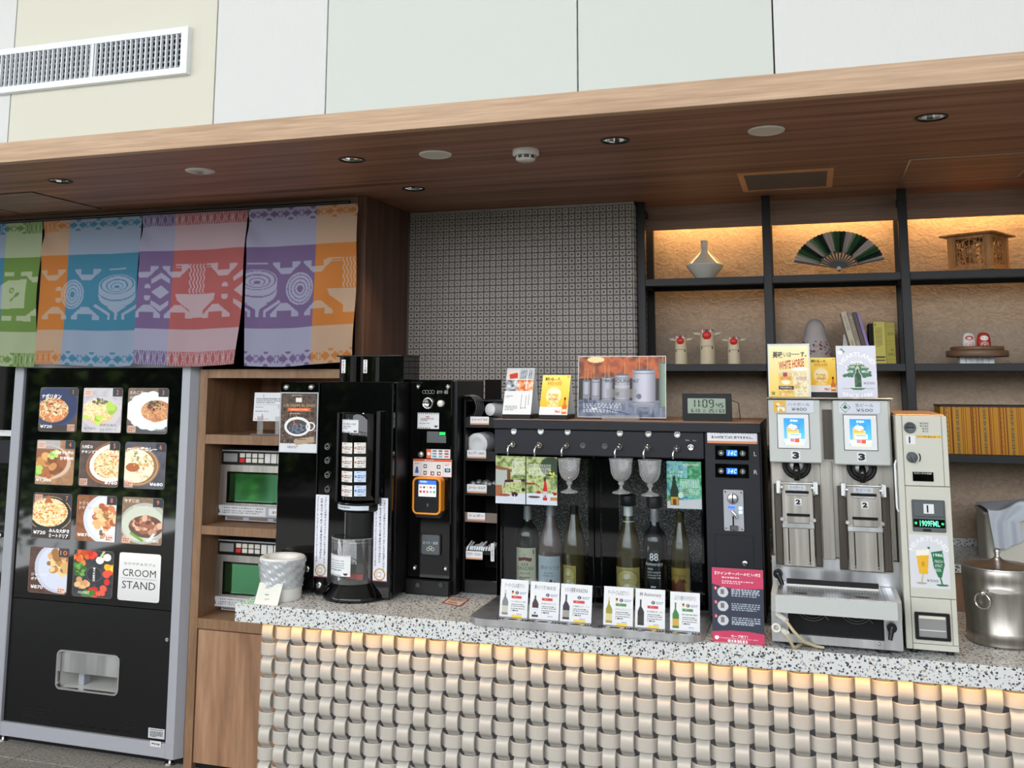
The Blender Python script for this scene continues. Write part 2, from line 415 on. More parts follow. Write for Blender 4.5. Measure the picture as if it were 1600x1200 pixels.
class CV:
    """a small picture painted by code: u to the right, v downwards, both 0..1; a = height / width"""
    def __init__(s, nx, ny, bg, a=None):
        s.nx, s.ny = nx, ny; s.a = a or ny/nx; s.p = np.empty((ny, nx, 3)); s.p[:] = bg
        s.U, s.V = np.meshgrid(np.linspace(0, 1, nx), np.linspace(0, 1, ny)); s.seed = 1
    def put(s, mask, c, al=1.):
        c = np.array(c, float)
        s.p[mask] = s.p[mask]*(1-al)+c*al if c.ndim == 1 else s.p[mask]*(1-al)+c[mask]*al; return s
    def rect(s, x0, y0, x1, y1, c, al=1.): return s.put((s.U >= x0) & (s.U <= x1) & (s.V >= y0) & (s.V <= y1), c, al)
    def mell(s, cx, cy, rx, ry=None, rot=0):
        ry = rx/s.a if ry is None else ry
        du = (s.U-cx); dv = (s.V-cy)*s.a; c_, s_ = math.cos(rot), math.sin(rot)
        return ((du*c_+dv*s_)/rx)**2+((-du*s_+dv*c_)/(ry*s.a))**2
    def ell(s, cx, cy, rx, c, ry=None, rot=0, al=1.): return s.put(s.mell(cx, cy, rx, ry, rot) <= 1, c, al)
    def ring(s, cx, cy, rx, wd, c, ry=None, rot=0):
        m = s.mell(cx, cy, rx, ry, rot); k = (1-wd/rx)**2; return s.put((m <= 1) & (m >= k), c)
    def mpoly(s, pts):
        m = np.zeros(s.U.shape, bool); n = len(pts)
        for i in range(n):
            x0, y0 = pts[i]; x1, y1 = pts[(i+1) % n]
            if y0 == y1: continue
            cnd = (s.V < max(y0, y1)) & (s.V >= min(y0, y1)); xi = x0+(s.V-y0)/(y1-y0)*(x1-x0); m ^= cnd & (s.U < xi)
        return m
    def poly(s, pts, c, al=1.): return s.put(s.mpoly(pts), c, al)
    def line(s, pts, wd, c, al=1.):
        m = np.zeros(s.U.shape, bool)
        for (x0, y0), (x1, y1) in zip(pts[:-1], pts[1:]):
            dx, dy = x1-x0, (y1-y0)*s.a; L = max(dx*dx+dy*dy, 1e-12)
            t = np.clip(((s.U-x0)*dx+(s.V-y0)*s.a*dy)/L, 0, 1)
            m |= ((s.U-x0-t*dx)**2+((s.V-y0)*s.a-t*dy)**2) <= (wd/2)**2
        return s.put(m, c, al)
    def grad(s, c0, c1, x0=0, y0=0, x1=1, y1=1, horiz=False):
        t = ((s.U-x0)/(x1-x0) if horiz else (s.V-y0)/(y1-y0)).clip(0, 1)[..., None]
        g = np.array(c0)*(1-t)+np.array(c1)*t
        m = (s.U >= x0) & (s.U <= x1) & (s.V >= y0) & (s.V <= y1); s.p[m] = g[m]; return s
    def noise(s, mask, cols, sc, al=1.):
        s.seed += 1; n = .65*vnoise(s.ny, s.nx, sc, s.seed)+.35*vnoise(s.ny, s.nx, max(sc/2.5, 1), s.seed+99)
        n = np.clip((n-.2)/.6, 0, .999)*(len(cols)-1); i = n.astype(int); f = (n-i)[..., None]; cc = np.array(cols, float)
        g = cc[i]*(1-f)+cc[np.minimum(i+1, len(cols)-1)]*f; s.p[mask] = s.p[mask]*(1-al)+g[mask]*al; return s
    def noodles(s, cx, cy, rx, ry, cols, n=50, wd=.012, seed=3):
        r = random.Random(seed)
        for k in range(n):
            t = r.random()*6.28; q = math.sqrt(r.random()); x = cx+rx*q*math.cos(t); y = cy+ry*q*math.sin(t); a = r.random()*6.28; L = rx*.35; pts = [(x, y)]
            tw = r.uniform(-.9, .9)
            for j in range(4):
                x += math.cos(a)*L*.5; y += math.sin(a)*L*.5/s.a; a += tw
                if ((x-cx)/rx)**2+((y-cy)/ry)**2 > 1.15: break
                pts.append((x, y))
            if len(pts) > 1: s.line(pts, wd, cols[k % len(cols)])
        return s
    def blobs(s, cx, cy, rx, ry, cols, n=20, r0=.02, r1=.05, seed=3):
        r = random.Random(seed)
        for k in range(n):
            t = r.random()*6.28; q = math.sqrt(r.random()); a = r.uniform(r0, r1)
            s.ell(cx+rx*q*math.cos(t), cy+ry*q*math.sin(t), a, cols[k % len(cols)], ry=a/s.a*r.uniform(.6, 1), rot=r.random()*3)
        return s
    def dashes(s, x0, y0, x1, y1, rows, c, fill=.62, al=.9, seed=1, wmin=.02, wmax=.07):
        r = random.Random(seed); h = (y1-y0)/rows
        for k in range(rows):
            x = x0; end = x1 if k < rows-1 else x0+(x1-x0)*r.uniform(.5, .95)
            while x < end:
                q = r.uniform(wmin, wmax); s.rect(x, y0+k*h, min(x+q, end), y0+k*h+h*fill, c, al); x += q+r.uniform(.012, .022)
        return s
def lin3(p):
    p = np.clip(p, 0, 255)/255.; return np.where(p <= .04045, p/12.92, ((p+.055)/1.055)**2.4)
def lincol(c): return (lin(c[0]), lin(c[1]), lin(c[2]), 1.)
def flat(P0, U, V, w_, h):
    """surface function: u,v (v downward) and lift n -> world points; P0 bottom left"""
    P0, U, V = np.array(P0, float), np.array(U, float), np.array(V, float); Nn = np.cross(U, V)
    return lambda u, v, n: P0+np.multiply.outer(u*w_, U)+np.multiply.outer((1-v)*h, V)+np.multiply.outer(n, Nn)
def paint(mb, surf, cv, m='print', lift=0.):
    ny, nx = cv.ny, cv.nx; u = cv.U.ravel(); v = cv.V.ravel()
    P = surf(u, v, np.full(u.shape, lift)); o = len(mb.v)
    i = (np.arange(ny-1)[:, None]*nx+np.arange(nx-1)[None]).ravel()
    F = np.stack([i, i+nx, i+nx+1, i+1], 1)
    mb.v += list(map(tuple, P)); mb.f += list(map(tuple, (F+o))); k = mb.mi(m)
    mb.m += [k]*len(F); mb.sm += [False]*len(F); mb.hascol = True
    L = lin3(cv.p).reshape(-1, 3); mb.c += list(map(tuple, np.concatenate([L, np.ones((len(L), 1))], 1)))
def write(mb, surf, s, x, y, w_, h, c, asp, m='print', lift=.0004, bold=0., rot=0, arc=None, wave=None, vert=False, skew=0.):
    """fit the words into the box x,y (left, top) w_,h of the 0..1 card; asp = card height / width"""
    vs, fs, ext = glyphs('\n'.join(s) if vert else s, bold)
    if not len(vs): return
    if w_ is None: w_ = ext[0]/ext[1]*h*asp
    if h is None: h = ext[1]/ext[0]*w_/asp
    a = vs[:, 0]/ext[0]; b = 1-vs[:, 1]/ext[1]
    a = a+skew*(1-b)*h/w_
    if arc:   # (cx, cy, radius in widths, start deg, end deg), up = text outside the circle
        cx, cy, R, t0, t1 = arc; th = np.radians(t0+(t1-t0)*a); rr = R+(1-b)*h*asp if t0 > t1 else R-(1-b)*h*asp
        u = cx+rr*np.cos(th); v = cy-rr*np.sin(th)/asp
    elif rot == 90:    # reads downwards, turned clockwise
        u = x+(1-b)*w_; v = y+a*h
    else:
        u = x+a*w_; v = y+b*h
        if wave: v = v+wave(a)
    P = surf(u, v, np.full(u.shape, lift))
    n = len(vs); o = len(mb.v); k = mb.mi(m); L = lincol(c)
    mb.v += list(map(tuple, P)); mb.f += [tuple(i+o for i in f) for f in fs]; mb.m += [k]*len(fs); mb.sm += [False]*len(fs); mb.hascol = True; mb.c += [L]*n
def slab(mb, P0, U, V, w_, h, t, m, col=None, rim=0.):
    """board of thickness t behind the surface"""
    P0, U, V = Vector(P0), Vector(U), Vector(V); Nn = U.cross(V)
    q = [P0-U*rim-V*rim, P0+U*(w_+rim)-V*rim, P0+U*(w_+rim)+V*(h+rim), P0-U*rim+V*(h+rim)]
    vs = q+[p-Nn*t for p in q]
    mb.add(vs, [(0, 1, 2, 3), (7, 6, 5, 4), (0, 4, 5, 1), (1, 5, 6, 2), (2, 6, 7, 3), (3, 7, 4, 0)], m, col=col)
UX, UZ = (1, 0, 0), (0, 0, 1)
def card(name, rc, Y, cv=None, texts=(), m='print', t=.002, parent=None, back=None, rim=0., label=None, tilt=0., lift=.0006):
    """upright printed card facing the room; rc = X0,X1,Z0,Z1; tilt leans the top away"""
    x0, x1, z0, z1 = rc; V = (0, math.sin(tilt), math.cos(tilt)); h = (z1-z0)/math.cos(tilt); w_ = x1-x0
    mb = MB(); P0 = (x0, Y, z0); sf = flat(P0, UX, V, w_, h)
    slab(mb, P0, UX, V, w_, h, t, m, col=lincol(back or (225, 226, 228)), rim=rim)
    if cv is not None: paint(mb, sf, cv, m, .0003)
    for a in texts:
        a = dict(a); a.setdefault('c', (30, 30, 34)); write(mb, sf, a.pop('s'), a.pop('x'), a.pop('y'), a.pop('w', None), a.pop('h', None), a.pop('c'), h/w_, m, lift=lift, **a)
    return mb.build(name, parent, origin=(None if parent else ((x0+x1)/2, Y, z0)), label=label)
def T(s, x, y, w=None, h=None, c=(30, 30, 34), **k): return dict(s=s, x=x, y=y, w=w, h=h, c=c, **k)
# ================================================================ THE SETTING
ZC, YS, YT, YP = 2.363, 2.636, 4.01, 4.36      # soffit height, soffit face, tiled wall, plaster wall
def struct(name, mb, parent=None): return mb.build(name, parent, kind=None if parent else 'structure', origin=(0, 0, 0))
XL, XR, YB, ZT = -6.5, 4.2, -4.0, 5.4
# floor with laid tiles
f = MB(); f.box(XL, XR, YB, 4.6, -.1, -.004, 'grout'); floor = struct('floor', f)
tp = atZ(170, 1199.4, 0); TS = .45
tm = MB(); tm.box(.003, TS-.003, .003, TS-.003, -.006, 0, 'floor_tile', .0015)
t0 = None
jy = atZ(110, 1198, 0).y
for i in range(-13, 14):
    for j in range(-16, 4):
        x, y = tp.x+i*TS, jy+j*TS
        if x < XL or x+TS > XR or y+TS > 4.6 or y < YB: continue
        if t0 is None: t0 = tm.build('floor_tile', floor); o = t0
        else: o = t0.copy(); COL.objects.link(o); o.parent = floor
        o.location = (x, y, 0)
# far room shell (behind the camera): walls, ceiling and the glazed front the daylight comes through
m = MB(); m.box(XL, XR, YB-.1, YS+.02, ZT, ZT+.1, 'room_white'); struct('ceiling', m)
m = MB()
for a, b_, c, d in ((YB, -3.5, 0, ZT), (.7, 4.6, 0, ZT), (-3.5, .7, 3.2, ZT)): m.box(XL-.1, XL, a, b_, c, d, 'room_white')
struct('wall_left', m)
m = MB()
for y in (-3.5, -2.45, -1.4, -.35, .7): m.box(XL-.06, XL-.01, y-.03, y+.03, 0, 3.2, 'black_matte')
m.box(XL-.06, XL-.01, -3.5, .7, 2.3, 2.36, 'black_matte'); struct('window_2', m)
m = MB(); m.box(XR, XR+.1, YB, 4.6, 0, ZT, 'room_white'); struct('wall_right', m)
m = MB(); m.box(XL, XR, YB-.12, YB, 5.2, ZT, 'room_grey'); m.box(XL, XR, YB-.12, YB, 0, .25, 'room_grey'); struct('wall_front', m)
wn = MB()
wn.box(XL, XR, YB-.08, YB, 2.5, 2.58, 'black_matte')
for k in range(8):
    x = XL+.1+k*(XR-XL-.2)/7; wn.box(x-.04, x+.04, YB-.08, YB, .25, 5.2, 'black_matte')
struct('window_1', wn)
# planting outside the glass, seen only as reflections
hd = MB(); rnd = random.Random(3)
hd.box(-12, 9, -8.4, -8.2, 0, 2.4, 'leaf_dark')
for k in range(6000):
    x = rnd.uniform(-12, 9); z = rnd.uniform(.0, 2.7+.5*math.sin(x*1.7)+.3*math.sin(x*4.3)); y = -7.9+rnd.uniform(-.4, .4); s_ = rnd.uniform(.08, .24)
    d = Vector((rnd.uniform(-1, 1), rnd.uniform(-1, 1), rnd.uniform(-1, 1))).normalized()*s_; e = d.orthogonal().normalized()*s_*.4; p = Vector((x, y, z))
    hd.add([p, p+d*.5+e, p+d, p+d*.5-e], [(0, 1, 2, 3)], ('leaf', 'leaf_light', 'leaf_dark')[k % 3])
hd.box(-9.6, -9.5, -8, 4, 0, 2.2, 'leaf_dark')
for k in range(3000):
    y = rnd.uniform(-8, 4); z = rnd.uniform(.0, 2.3+.4*math.sin(y*2.1)); x = -9.2+rnd.uniform(-.4, .4); s_ = rnd.uniform(.10, .26)
    d = Vector((rnd.uniform(-1, 1), rnd.uniform(-1, 1), rnd.uniform(-1, 1))).normalized()*s_; e = d.orthogonal().normalized()*s_*.4; p = Vector((x, y, z))
    hd.add([p, p+d*.5+e, p+d, p+d*.5-e], [(0, 1, 2, 3)], ('leaf', 'leaf_light', 'leaf_dark')[k % 3])
for k in range(3000):
    y = rnd.uniform(-7, 1.5); z = rnd.uniform(.0, .75+.2*math.sin(y*3.1)); x = -7.6+rnd.uniform(-.7, .5); s_ = rnd.uniform(.06, .16)
    d = Vector((rnd.uniform(-1, 1), rnd.uniform(-1, 1), rnd.uniform(-1, 1))).normalized()*s_; e = d.orthogonal().normalized()*s_*.4; p = Vector((x, y, z))
    hd.add([p, p+d*.5+e, p+d, p+d*.5-e], [(0, 1, 2, 3)], ('leaf', 'leaf_light', 'leaf_dark')[k % 3])
o = hd.build('hedge', origin=(0, -8, 0)); o['kind'] = 'stuff'; tag(o, 'green hedge planted outside the glazed front', 'hedge')
m = MB(); m.box(-12, 10, -14, YB-.12, -.3, -.02, 'room_grey'); struct('terrace', m)

# upper wall: panels with open joints
m = MB(); m.box(XL, XR, YS+.035, YS+.2, ZC+.005, ZT, 'room_grey'); wu = struct('wall_upper', m)
seams = [XL, -2.73, -1.872, -1.455, -.625, -.066, .6, 1.4, XR]
pm = ['wall_white', 'wall_cream', 'wall_white', 'wall_green', 'wall_green', 'wall_white', 'wall_cream', 'wall_green']
for a, b_, mm in zip(seams[:-1], seams[1:], pm):
    m = MB(); m.box(a+.0022, b_-.0022, YS+.012, YS+.034, ZC+.068, ZT, mm, .001); m.build('wall_panel', wu)
# fascia and soffit with recesses for the downlights
m = MB(); m.box(XL, XR, YS, YS+.035, ZC, ZC+.073, 'fascia_wood', .0015); struct('trim_1', m)
import bmesh
DL = [(96, 283), (552, 250.5), (648, 295.5), (961, 219.5), (1456, 182)]
DR = .040
bm = bmesh.new(); ed = []
def loop(pts):
    vv = [bm.verts.new((p[0], p[1], 0)) for p in pts]
    for i in range(len(vv)): ed.append(bm.edges.new((vv[i], vv[(i+1) % len(vv)])))
loop([(XL, YS+.034), (XR, YS+.034), (XR, 4.6), (XL, 4.6)])
dls = []
for p in DL:
    q = atZ(p[0], p[1], ZC); q.y = 2.955 if q.y < 3.2 else 3.495; dls.append(q); loop(circ(q.x, q.y, DR, 24))
bmesh.ops.triangle_fill(bm, edges=ed, use_beauty=True)
for fc in bm.faces:
    if fc.normal.z > 0: fc.normal_flip()
me = bpy.data.meshes.new('ceiling'); bm.to_mesh(me); bm.free(); me.materials.append(MATS['ceiling_wood'])
so = bpy.data.objects.new('ceiling', me); COL.objects.link(so); so.location = (0, 0, ZC); so['kind'] = 'structure'; so.name = 'ceiling_soffit'
m = MB(); m.box(XL, XR, YS+.036, 4.6, ZC+.12, ZC+.16, 'room_grey'); struct('ceiling_void', m)
DLN = ['small recessed downlight in the brown soffit above the food machine', 'recessed downlight in the soffit straight above the dark partition front, nearer the fascia',
       'recessed downlight closest to the tiled wall, behind the row of the others', 'recessed downlight between the smoke detector and the right round cover',
       'recessed downlight furthest right in the soffit, above the square hatch']
for q, lb in zip(dls, DLN):
    t = thing('downlight', (q.x, q.y, ZC), lb, 'ceiling light', 'recessed downlights in the soffit')
    m = MB(); m.lathe((q.x, q.y, ZC), [(.0465, 0), (.0465, -.0025), (.040, -.003), (.0385, .003)], 28, 'black_satin'); m.build('rim', t)
    m = MB(); m.lathe((q.x, q.y, ZC), [(.0385, .002), (.036, .016), (.030, .036), (.019, .055)], 14, 'mirror_cone', smooth=False); m.build('reflector', t, label='bright faceted reflector')
    m = MB(); m.cyl((q.x, q.y, ZC+.050), (q.x, q.y, ZC+.06), .019, .019, 16, 'lamp_glow'); m.build('lamp', t)
    sl = bpy.data.lights.new('downlight_beam', 'SPOT'); sl.energy = 17; sl.color = (1, .74, .48); sl.spot_size = math.radians(78); sl.spot_blend = .8; sl.shadow_soft_size = .02
    so_ = bpy.data.objects.new('downlight_beam', sl); so_.location = (q.x, q.y, ZC+.030); COL.objects.link(so_)
for (px, py), lb in zip(((682, 242), (1197, 202)), ('round white speaker cover flush in the soffit left of the smoke detector', 'round white speaker cover flush in the soffit above the framed air vent')):
    q = atZ(px, py, ZC); q.y = 2.965
    t = thing('ceiling_speaker', (q.x, q.y, ZC), lb, 'speaker', 'round speaker covers in the soffit')
    m = MB(); m.lathe((q.x, q.y, ZC), [(.056, 0), (.055, -.004), (.050, -.006), (.049, -.004)], 36, 'white_plastic'); m.build('rim', t)
    m = MB(); m.cyl((q.x, q.y, ZC-.004), (q.x, q.y, ZC-.001), .0495, .0495, 36, 'cream_plastic'); m.build('grille', t)
q = atZ(313, 267, ZC)
t = thing('sprinkler_cover', (q.x, q.y, ZC), 'flat pale round sprinkler cover in the soffit above the cloth curtains', 'sprinkler')
m = MB(); m.lathe((q.x, q.y, ZC), [(.054, 0), (.053, -.003), (.018, -.006), (.017, -.002), (0, -.002)], 36, 'white_plastic'); m.build('cover', t)
m = MB(); m.box(q.x-.012, q.x+.012, q.y-.003, q.y+.003, ZC-.012, ZC-.004, 'silver_trim', .001); m.box(q.x-.004, q.x+.004, q.y-.012, q.y+.012, ZC-.014, ZC-.011, 'silver_trim'); m.build('head', t)
q = atZ(818, 232, ZC); q.y = 3.0
t = thing('smoke_detector', (q.x, q.y, ZC), 'white smoke detector hanging from the soffit between the two round covers', 'smoke detector')
m = MB(); m.lathe((q.x, q.y, ZC), [(.044, 0), (.045, -.016), (.040, -.020), (.036, -.021)], 36, 'white_plastic'); m.build('base', t)
m = MB(); m.lathe((q.x, q.y, ZC), [(.031, -.020), (.030, -.032)], 24, 'grey_plastic', smooth=False)
m.build('sensor_cage', t, label='dark slotted sensor cage')
m = MB()
for k in range(8):
    a = k*PI/4; m.box(q.x+math.cos(a)*.031-.003, q.x+math.cos(a)*.031+.003, q.y+math.sin(a)*.031-.003, q.y+math.sin(a)*.031+.003, ZC-.033, ZC-.02, 'white_plastic')
m.lathe((q.x, q.y, ZC), [(.033, -.031), (.030, -.036), (.012, -.039), (0, -.0395)], 24, 'white_plastic'); m.build('cap', t)
# framed vent
x0, x1, y0, y1 = -.236, .107, 3.575, 3.92
t = thing('air_vent', ((x0+x1)/2, (y0+y1)/2, ZC), 'rectangular air vent with a coppery frame and dark mesh in the soffit', 'vent')
m = MB(); m.ringprism([(x0, y0), (x1, y0), (x1, y1), (x0, y1)], [(x0+.022, y0+.022), (x1-.022, y0+.022), (x1-.022, y1-.022), (x0+.022, y1-.022)], ZC-.006, ZC-.0005, 'copper_trim', 'xy'); m.build('frame', t)
m = MB(); m.box(x0+.02, x1-.02, y0+.02, y1-.02, ZC-.004, ZC-.001, 'vent_grey')
for k in range(28):
    y = y0+.03+k*(y1-y0-.06)/27; m.box(x0+.022, x1-.022, y-.003, y+.003, ZC-.0058, ZC-.004, 'vent_grey')
m.build('mesh', t)
# hatches
for (x0, x1, y0, y1, lb, mm, th) in ((.355, .775, 3.51, 3.93, 'access hatch in the soffit edged by a thin silver line, right of the vent', 'silver_trim', .006), (-3.50, -3.046, 3.097, 3.505, 'plain access hatch in the soffit above the left curtains', 'dark_brown', .006)):
    t = thing('ceiling_hatch', ((x0+x1)/2, (y0+y1)/2, ZC), lb, 'hatch', 'access hatches in the soffit')
    m = MB(); m.ringprism([(x0, y0), (x1, y0), (x1, y1), (x0, y1)], [(x0+th, y0+th), (x1-th, y0+th), (x1-th, y1-th), (x0+th, y1-th)], ZC-.003, ZC-.0005, mm, 'xy'); m.build('edge_trim', t)
    m = MB(); m.box(x0+th, x1-th, y0+th, y1-th, ZC-.002, ZC-.001, 'ceiling_wood' if mm != 'dark_brown' else 'portal_wood'); m.build('panel', t)
# wall grille
X1 = atY(295, 80, YS).x+.002; Z0, Z1 = 2.618, 2.782; X0 = -3.25; yf = YS-.012
t = thing('air_grille', (X1-.6, YS+.01, Z0), 'long white air grille with upright slats in the upper wall', 'vent')
m = MB(); m.ringprism([(X0, Z0), (X1, Z0), (X1, Z1), (X0, Z1)], [(X0+.026, Z0+.022), (X1-.022, Z0+.022), (X1-.022, Z1-.022), (X0+.026, Z1-.022)], yf, YS+.014, 'white_paint'); m.build('frame', t)
m = MB(); m.box(X0+.02, X1-.02, YS+.0115, YS+.0118, Z0+.02, Z1-.02, 'dark_void'); m.build('backing', t)
for k in range(6):
    m = MB(); z = Z0+.032+k*(Z1-Z0-.064)/5; m.box(X0+.026, X1-.022, YS+.004, YS+.010, z-.003, z+.003, 'silver_paint'); m.build('cross_slat', t)
n = 60; p0 = None
for k in range(n):
    x = X0+.03+k*(X1-X0-.056)/(n-1)
    if p0 is None:
        m = MB(); m.box(x-.0022, x+.0022, YS-.010, YS+.002, Z0+.022, Z1-.022, 'white_paint', .0006); p0 = m.build('slat', t); px0 = x
    else: o = p0.copy(); COL.objects.link(o); o.parent = t; o.location = (x-px0, 0, 0)
m = MB(); m.box(-2.372, -2.356, YS-.010, YS+.004, Z0+.022, Z1-.022, 'white_paint'); m.build('mullion', t)

# tiled wall: the nearest rows as single tiles, the rest joined
TW = 1.036/37; TX0 = -1.748
m = MB(); m.box(-1.80, -.703, YT+.004, YP+.2, 0, ZC, 'tile_joint', .003); tw = struct('wall_tiled', m)
def tile_mesh(mb, x, z, kind, face='y', w_=None):
    a = .0013; W = (w_ or TW)-2*a; H = TW-2*a; c = .0018
    def P(u, v, d): return (x+a+u, YT+d, z+a+v) if face == 'y' else (-.7-d, x+a+u, z+a+v)
    mmat = 'tile_grey'
    if kind is None:
        vs = [P(0, 0, .004), P(W, 0, .004), P(W, H, .004), P(0, H, .004), P(c, c, 0), P(W-c, c, 0), P(W-c, H-c, 0), P(c, H-c, 0)]
        mb.add(vs, [(0, 1, 5, 4), (1, 2, 6, 5), (2, 3, 7, 6), (3, 0, 4, 7), (4, 5, 6, 7)], mmat); return
    if kind == 'ring': poly = [(math.cos(t)*.0042, math.sin(t)*.0042) for t in [PI/8+PI/4*i for i in range(8)]]
    elif kind == 'square': poly = [(-.0042, -.0042), (0, -.0042), (.0042, -.0042), (.0042, 0), (.0042, .0042), (0, .0042), (-.0042, .0042), (-.0042, 0)]
    else: poly = [(-.0018, -.0018), (0, -.0055), (.0018, -.0018), (.0055, 0), (.0018, .0018), (0, .0055), (-.0018, .0018), (-.0055, 0)]
    cx, cz = W/2, H/2; outer = [(c, c), (cx, c), (W-c, c), (W-c, cz), (W-c, H-c), (cx, H-c), (c, H-c), (c, cz)]
    if kind == 'ring': poly = poly[4:]+poly[:4]; poly = [poly[(i) % 8] for i in range(8)]
    vs = [P(0, 0, .004), P(W, 0, .004), P(W, H, .004), P(0, H, .004), P(c, c, 0), P(W-c, c, 0), P(W-c, H-c, 0), P(c, H-c, 0)]
    mb.add(vs, [(0, 1, 5, 4), (1, 2, 6, 5), (2, 3, 7, 6), (3, 0, 4, 7)], mmat)
    vs = [P(u, v, 0) for u, v in outer]+[P(cx+u, cz+v, 0) for u, v in poly]+[P(cx+u*.9, cz+v*.9, .0025) for u, v in poly]
    fs = []
    for i in range(8):
        k = (i+1) % 8; fs.append((i, k, 8+k, 8+i))
    mb.add(vs, fs, mmat)
    fs = [(8+i, 8+(i+1) % 8, 16+(i+1) % 8, 16+i) for i in range(8)]+[tuple(range(16, 24))]
    mb.add(vs, fs, 'tile_mark')
rows = int((ZC-.012-.86)/TW); protos = {}; rest = MB(); cnt = 0
def kindof(i, r):
    if 7 <= i < 25 and 6 <= r < 15: return 'cross'
    if i >= 25 and 15 <= r < 26: return 'cross'
    if i >= 25 and 6 <= r < 15: return 'square'
    if i < 25 and r >= 15: return 'square'
    if r >= 26: return 'ring' if i < 12 else 'cross'
    return 'ring'
for r_ in range(rows):
    z = ZC-.014-(r_+1)*TW
    for i in range(37):
        x = TX0+i*TW; kd = kindof(i, r_)
        if i >= 26 and r_ < 25 and cnt < 300:
            cnt += 1
            if kd not in protos: mm = MB(); tile_mesh(mm, x, z, kd); o = mm.build('wall_tile', tw); protos[kd] = (o, x, z)
            else:
                o0, xx, zz = protos[kd]; o = o0.copy(); COL.objects.link(o); o.parent = tw; o.location = (x-xx, 0, z-zz)
        elif cnt < 301: tile_mesh(rest, x, z, kd)
    rest.box(-.7115, -.7035, YT+.0, YT+.012, z+.0012, z+TW-.0012, 'tile_grey', .002)
    for k in range(6): tile_mesh(rest, YT+.014+k*.056, z, None, 'x', .056)
o = rest.build('small_tiles', tw); o['kind'] = 'stuff'
m = MB(); m.box(TX0, -.703, YT, YT+.01, ZC-.014, ZC-.001, 'tile_grey', .002); m.build('edging', tw)

# plaster wall, header board with a light strip behind it
m = MB(); m.box(-.72, XR, YP, YP+.2, 0, ZC, 'plaster'); struct('wall_back', m)
m = MB(); m.box(-.70, XR, 4.185, 4.205, 2.258, ZC-.001, 'portal_wood', .001); struct('trim_2', m)
m = MB(); m.box(-.66, 2.0, 4.27, 4.30, 2.353, ZC-.001, 'led_warm'); tag(m.build('led_strip', label='warm light strip hidden above the shelves'), 'warm light strip behind the wooden header above the shelves', 'light strip')
# partition and portal
m = MB(); m.box(-1.795, -1.757, 3.57, YT+.06, 0, ZC-.001, 'partition_wood', .0015); struct('wall_partition', m)
m = MB(); m.box(XL, -1.796, 3.572, 3.60, 2.318, ZC-.001, 'portal_wood', .001); struct('trim_3', m)
m = MB(); m.box(XL, -1.80, 4.4, 4.45, 0, ZC, 'dark_void'); m.box(XL, -1.8, 3.62, 4.4, 2.30, 2.305, 'dark_void'); struct('wall_niche', m)
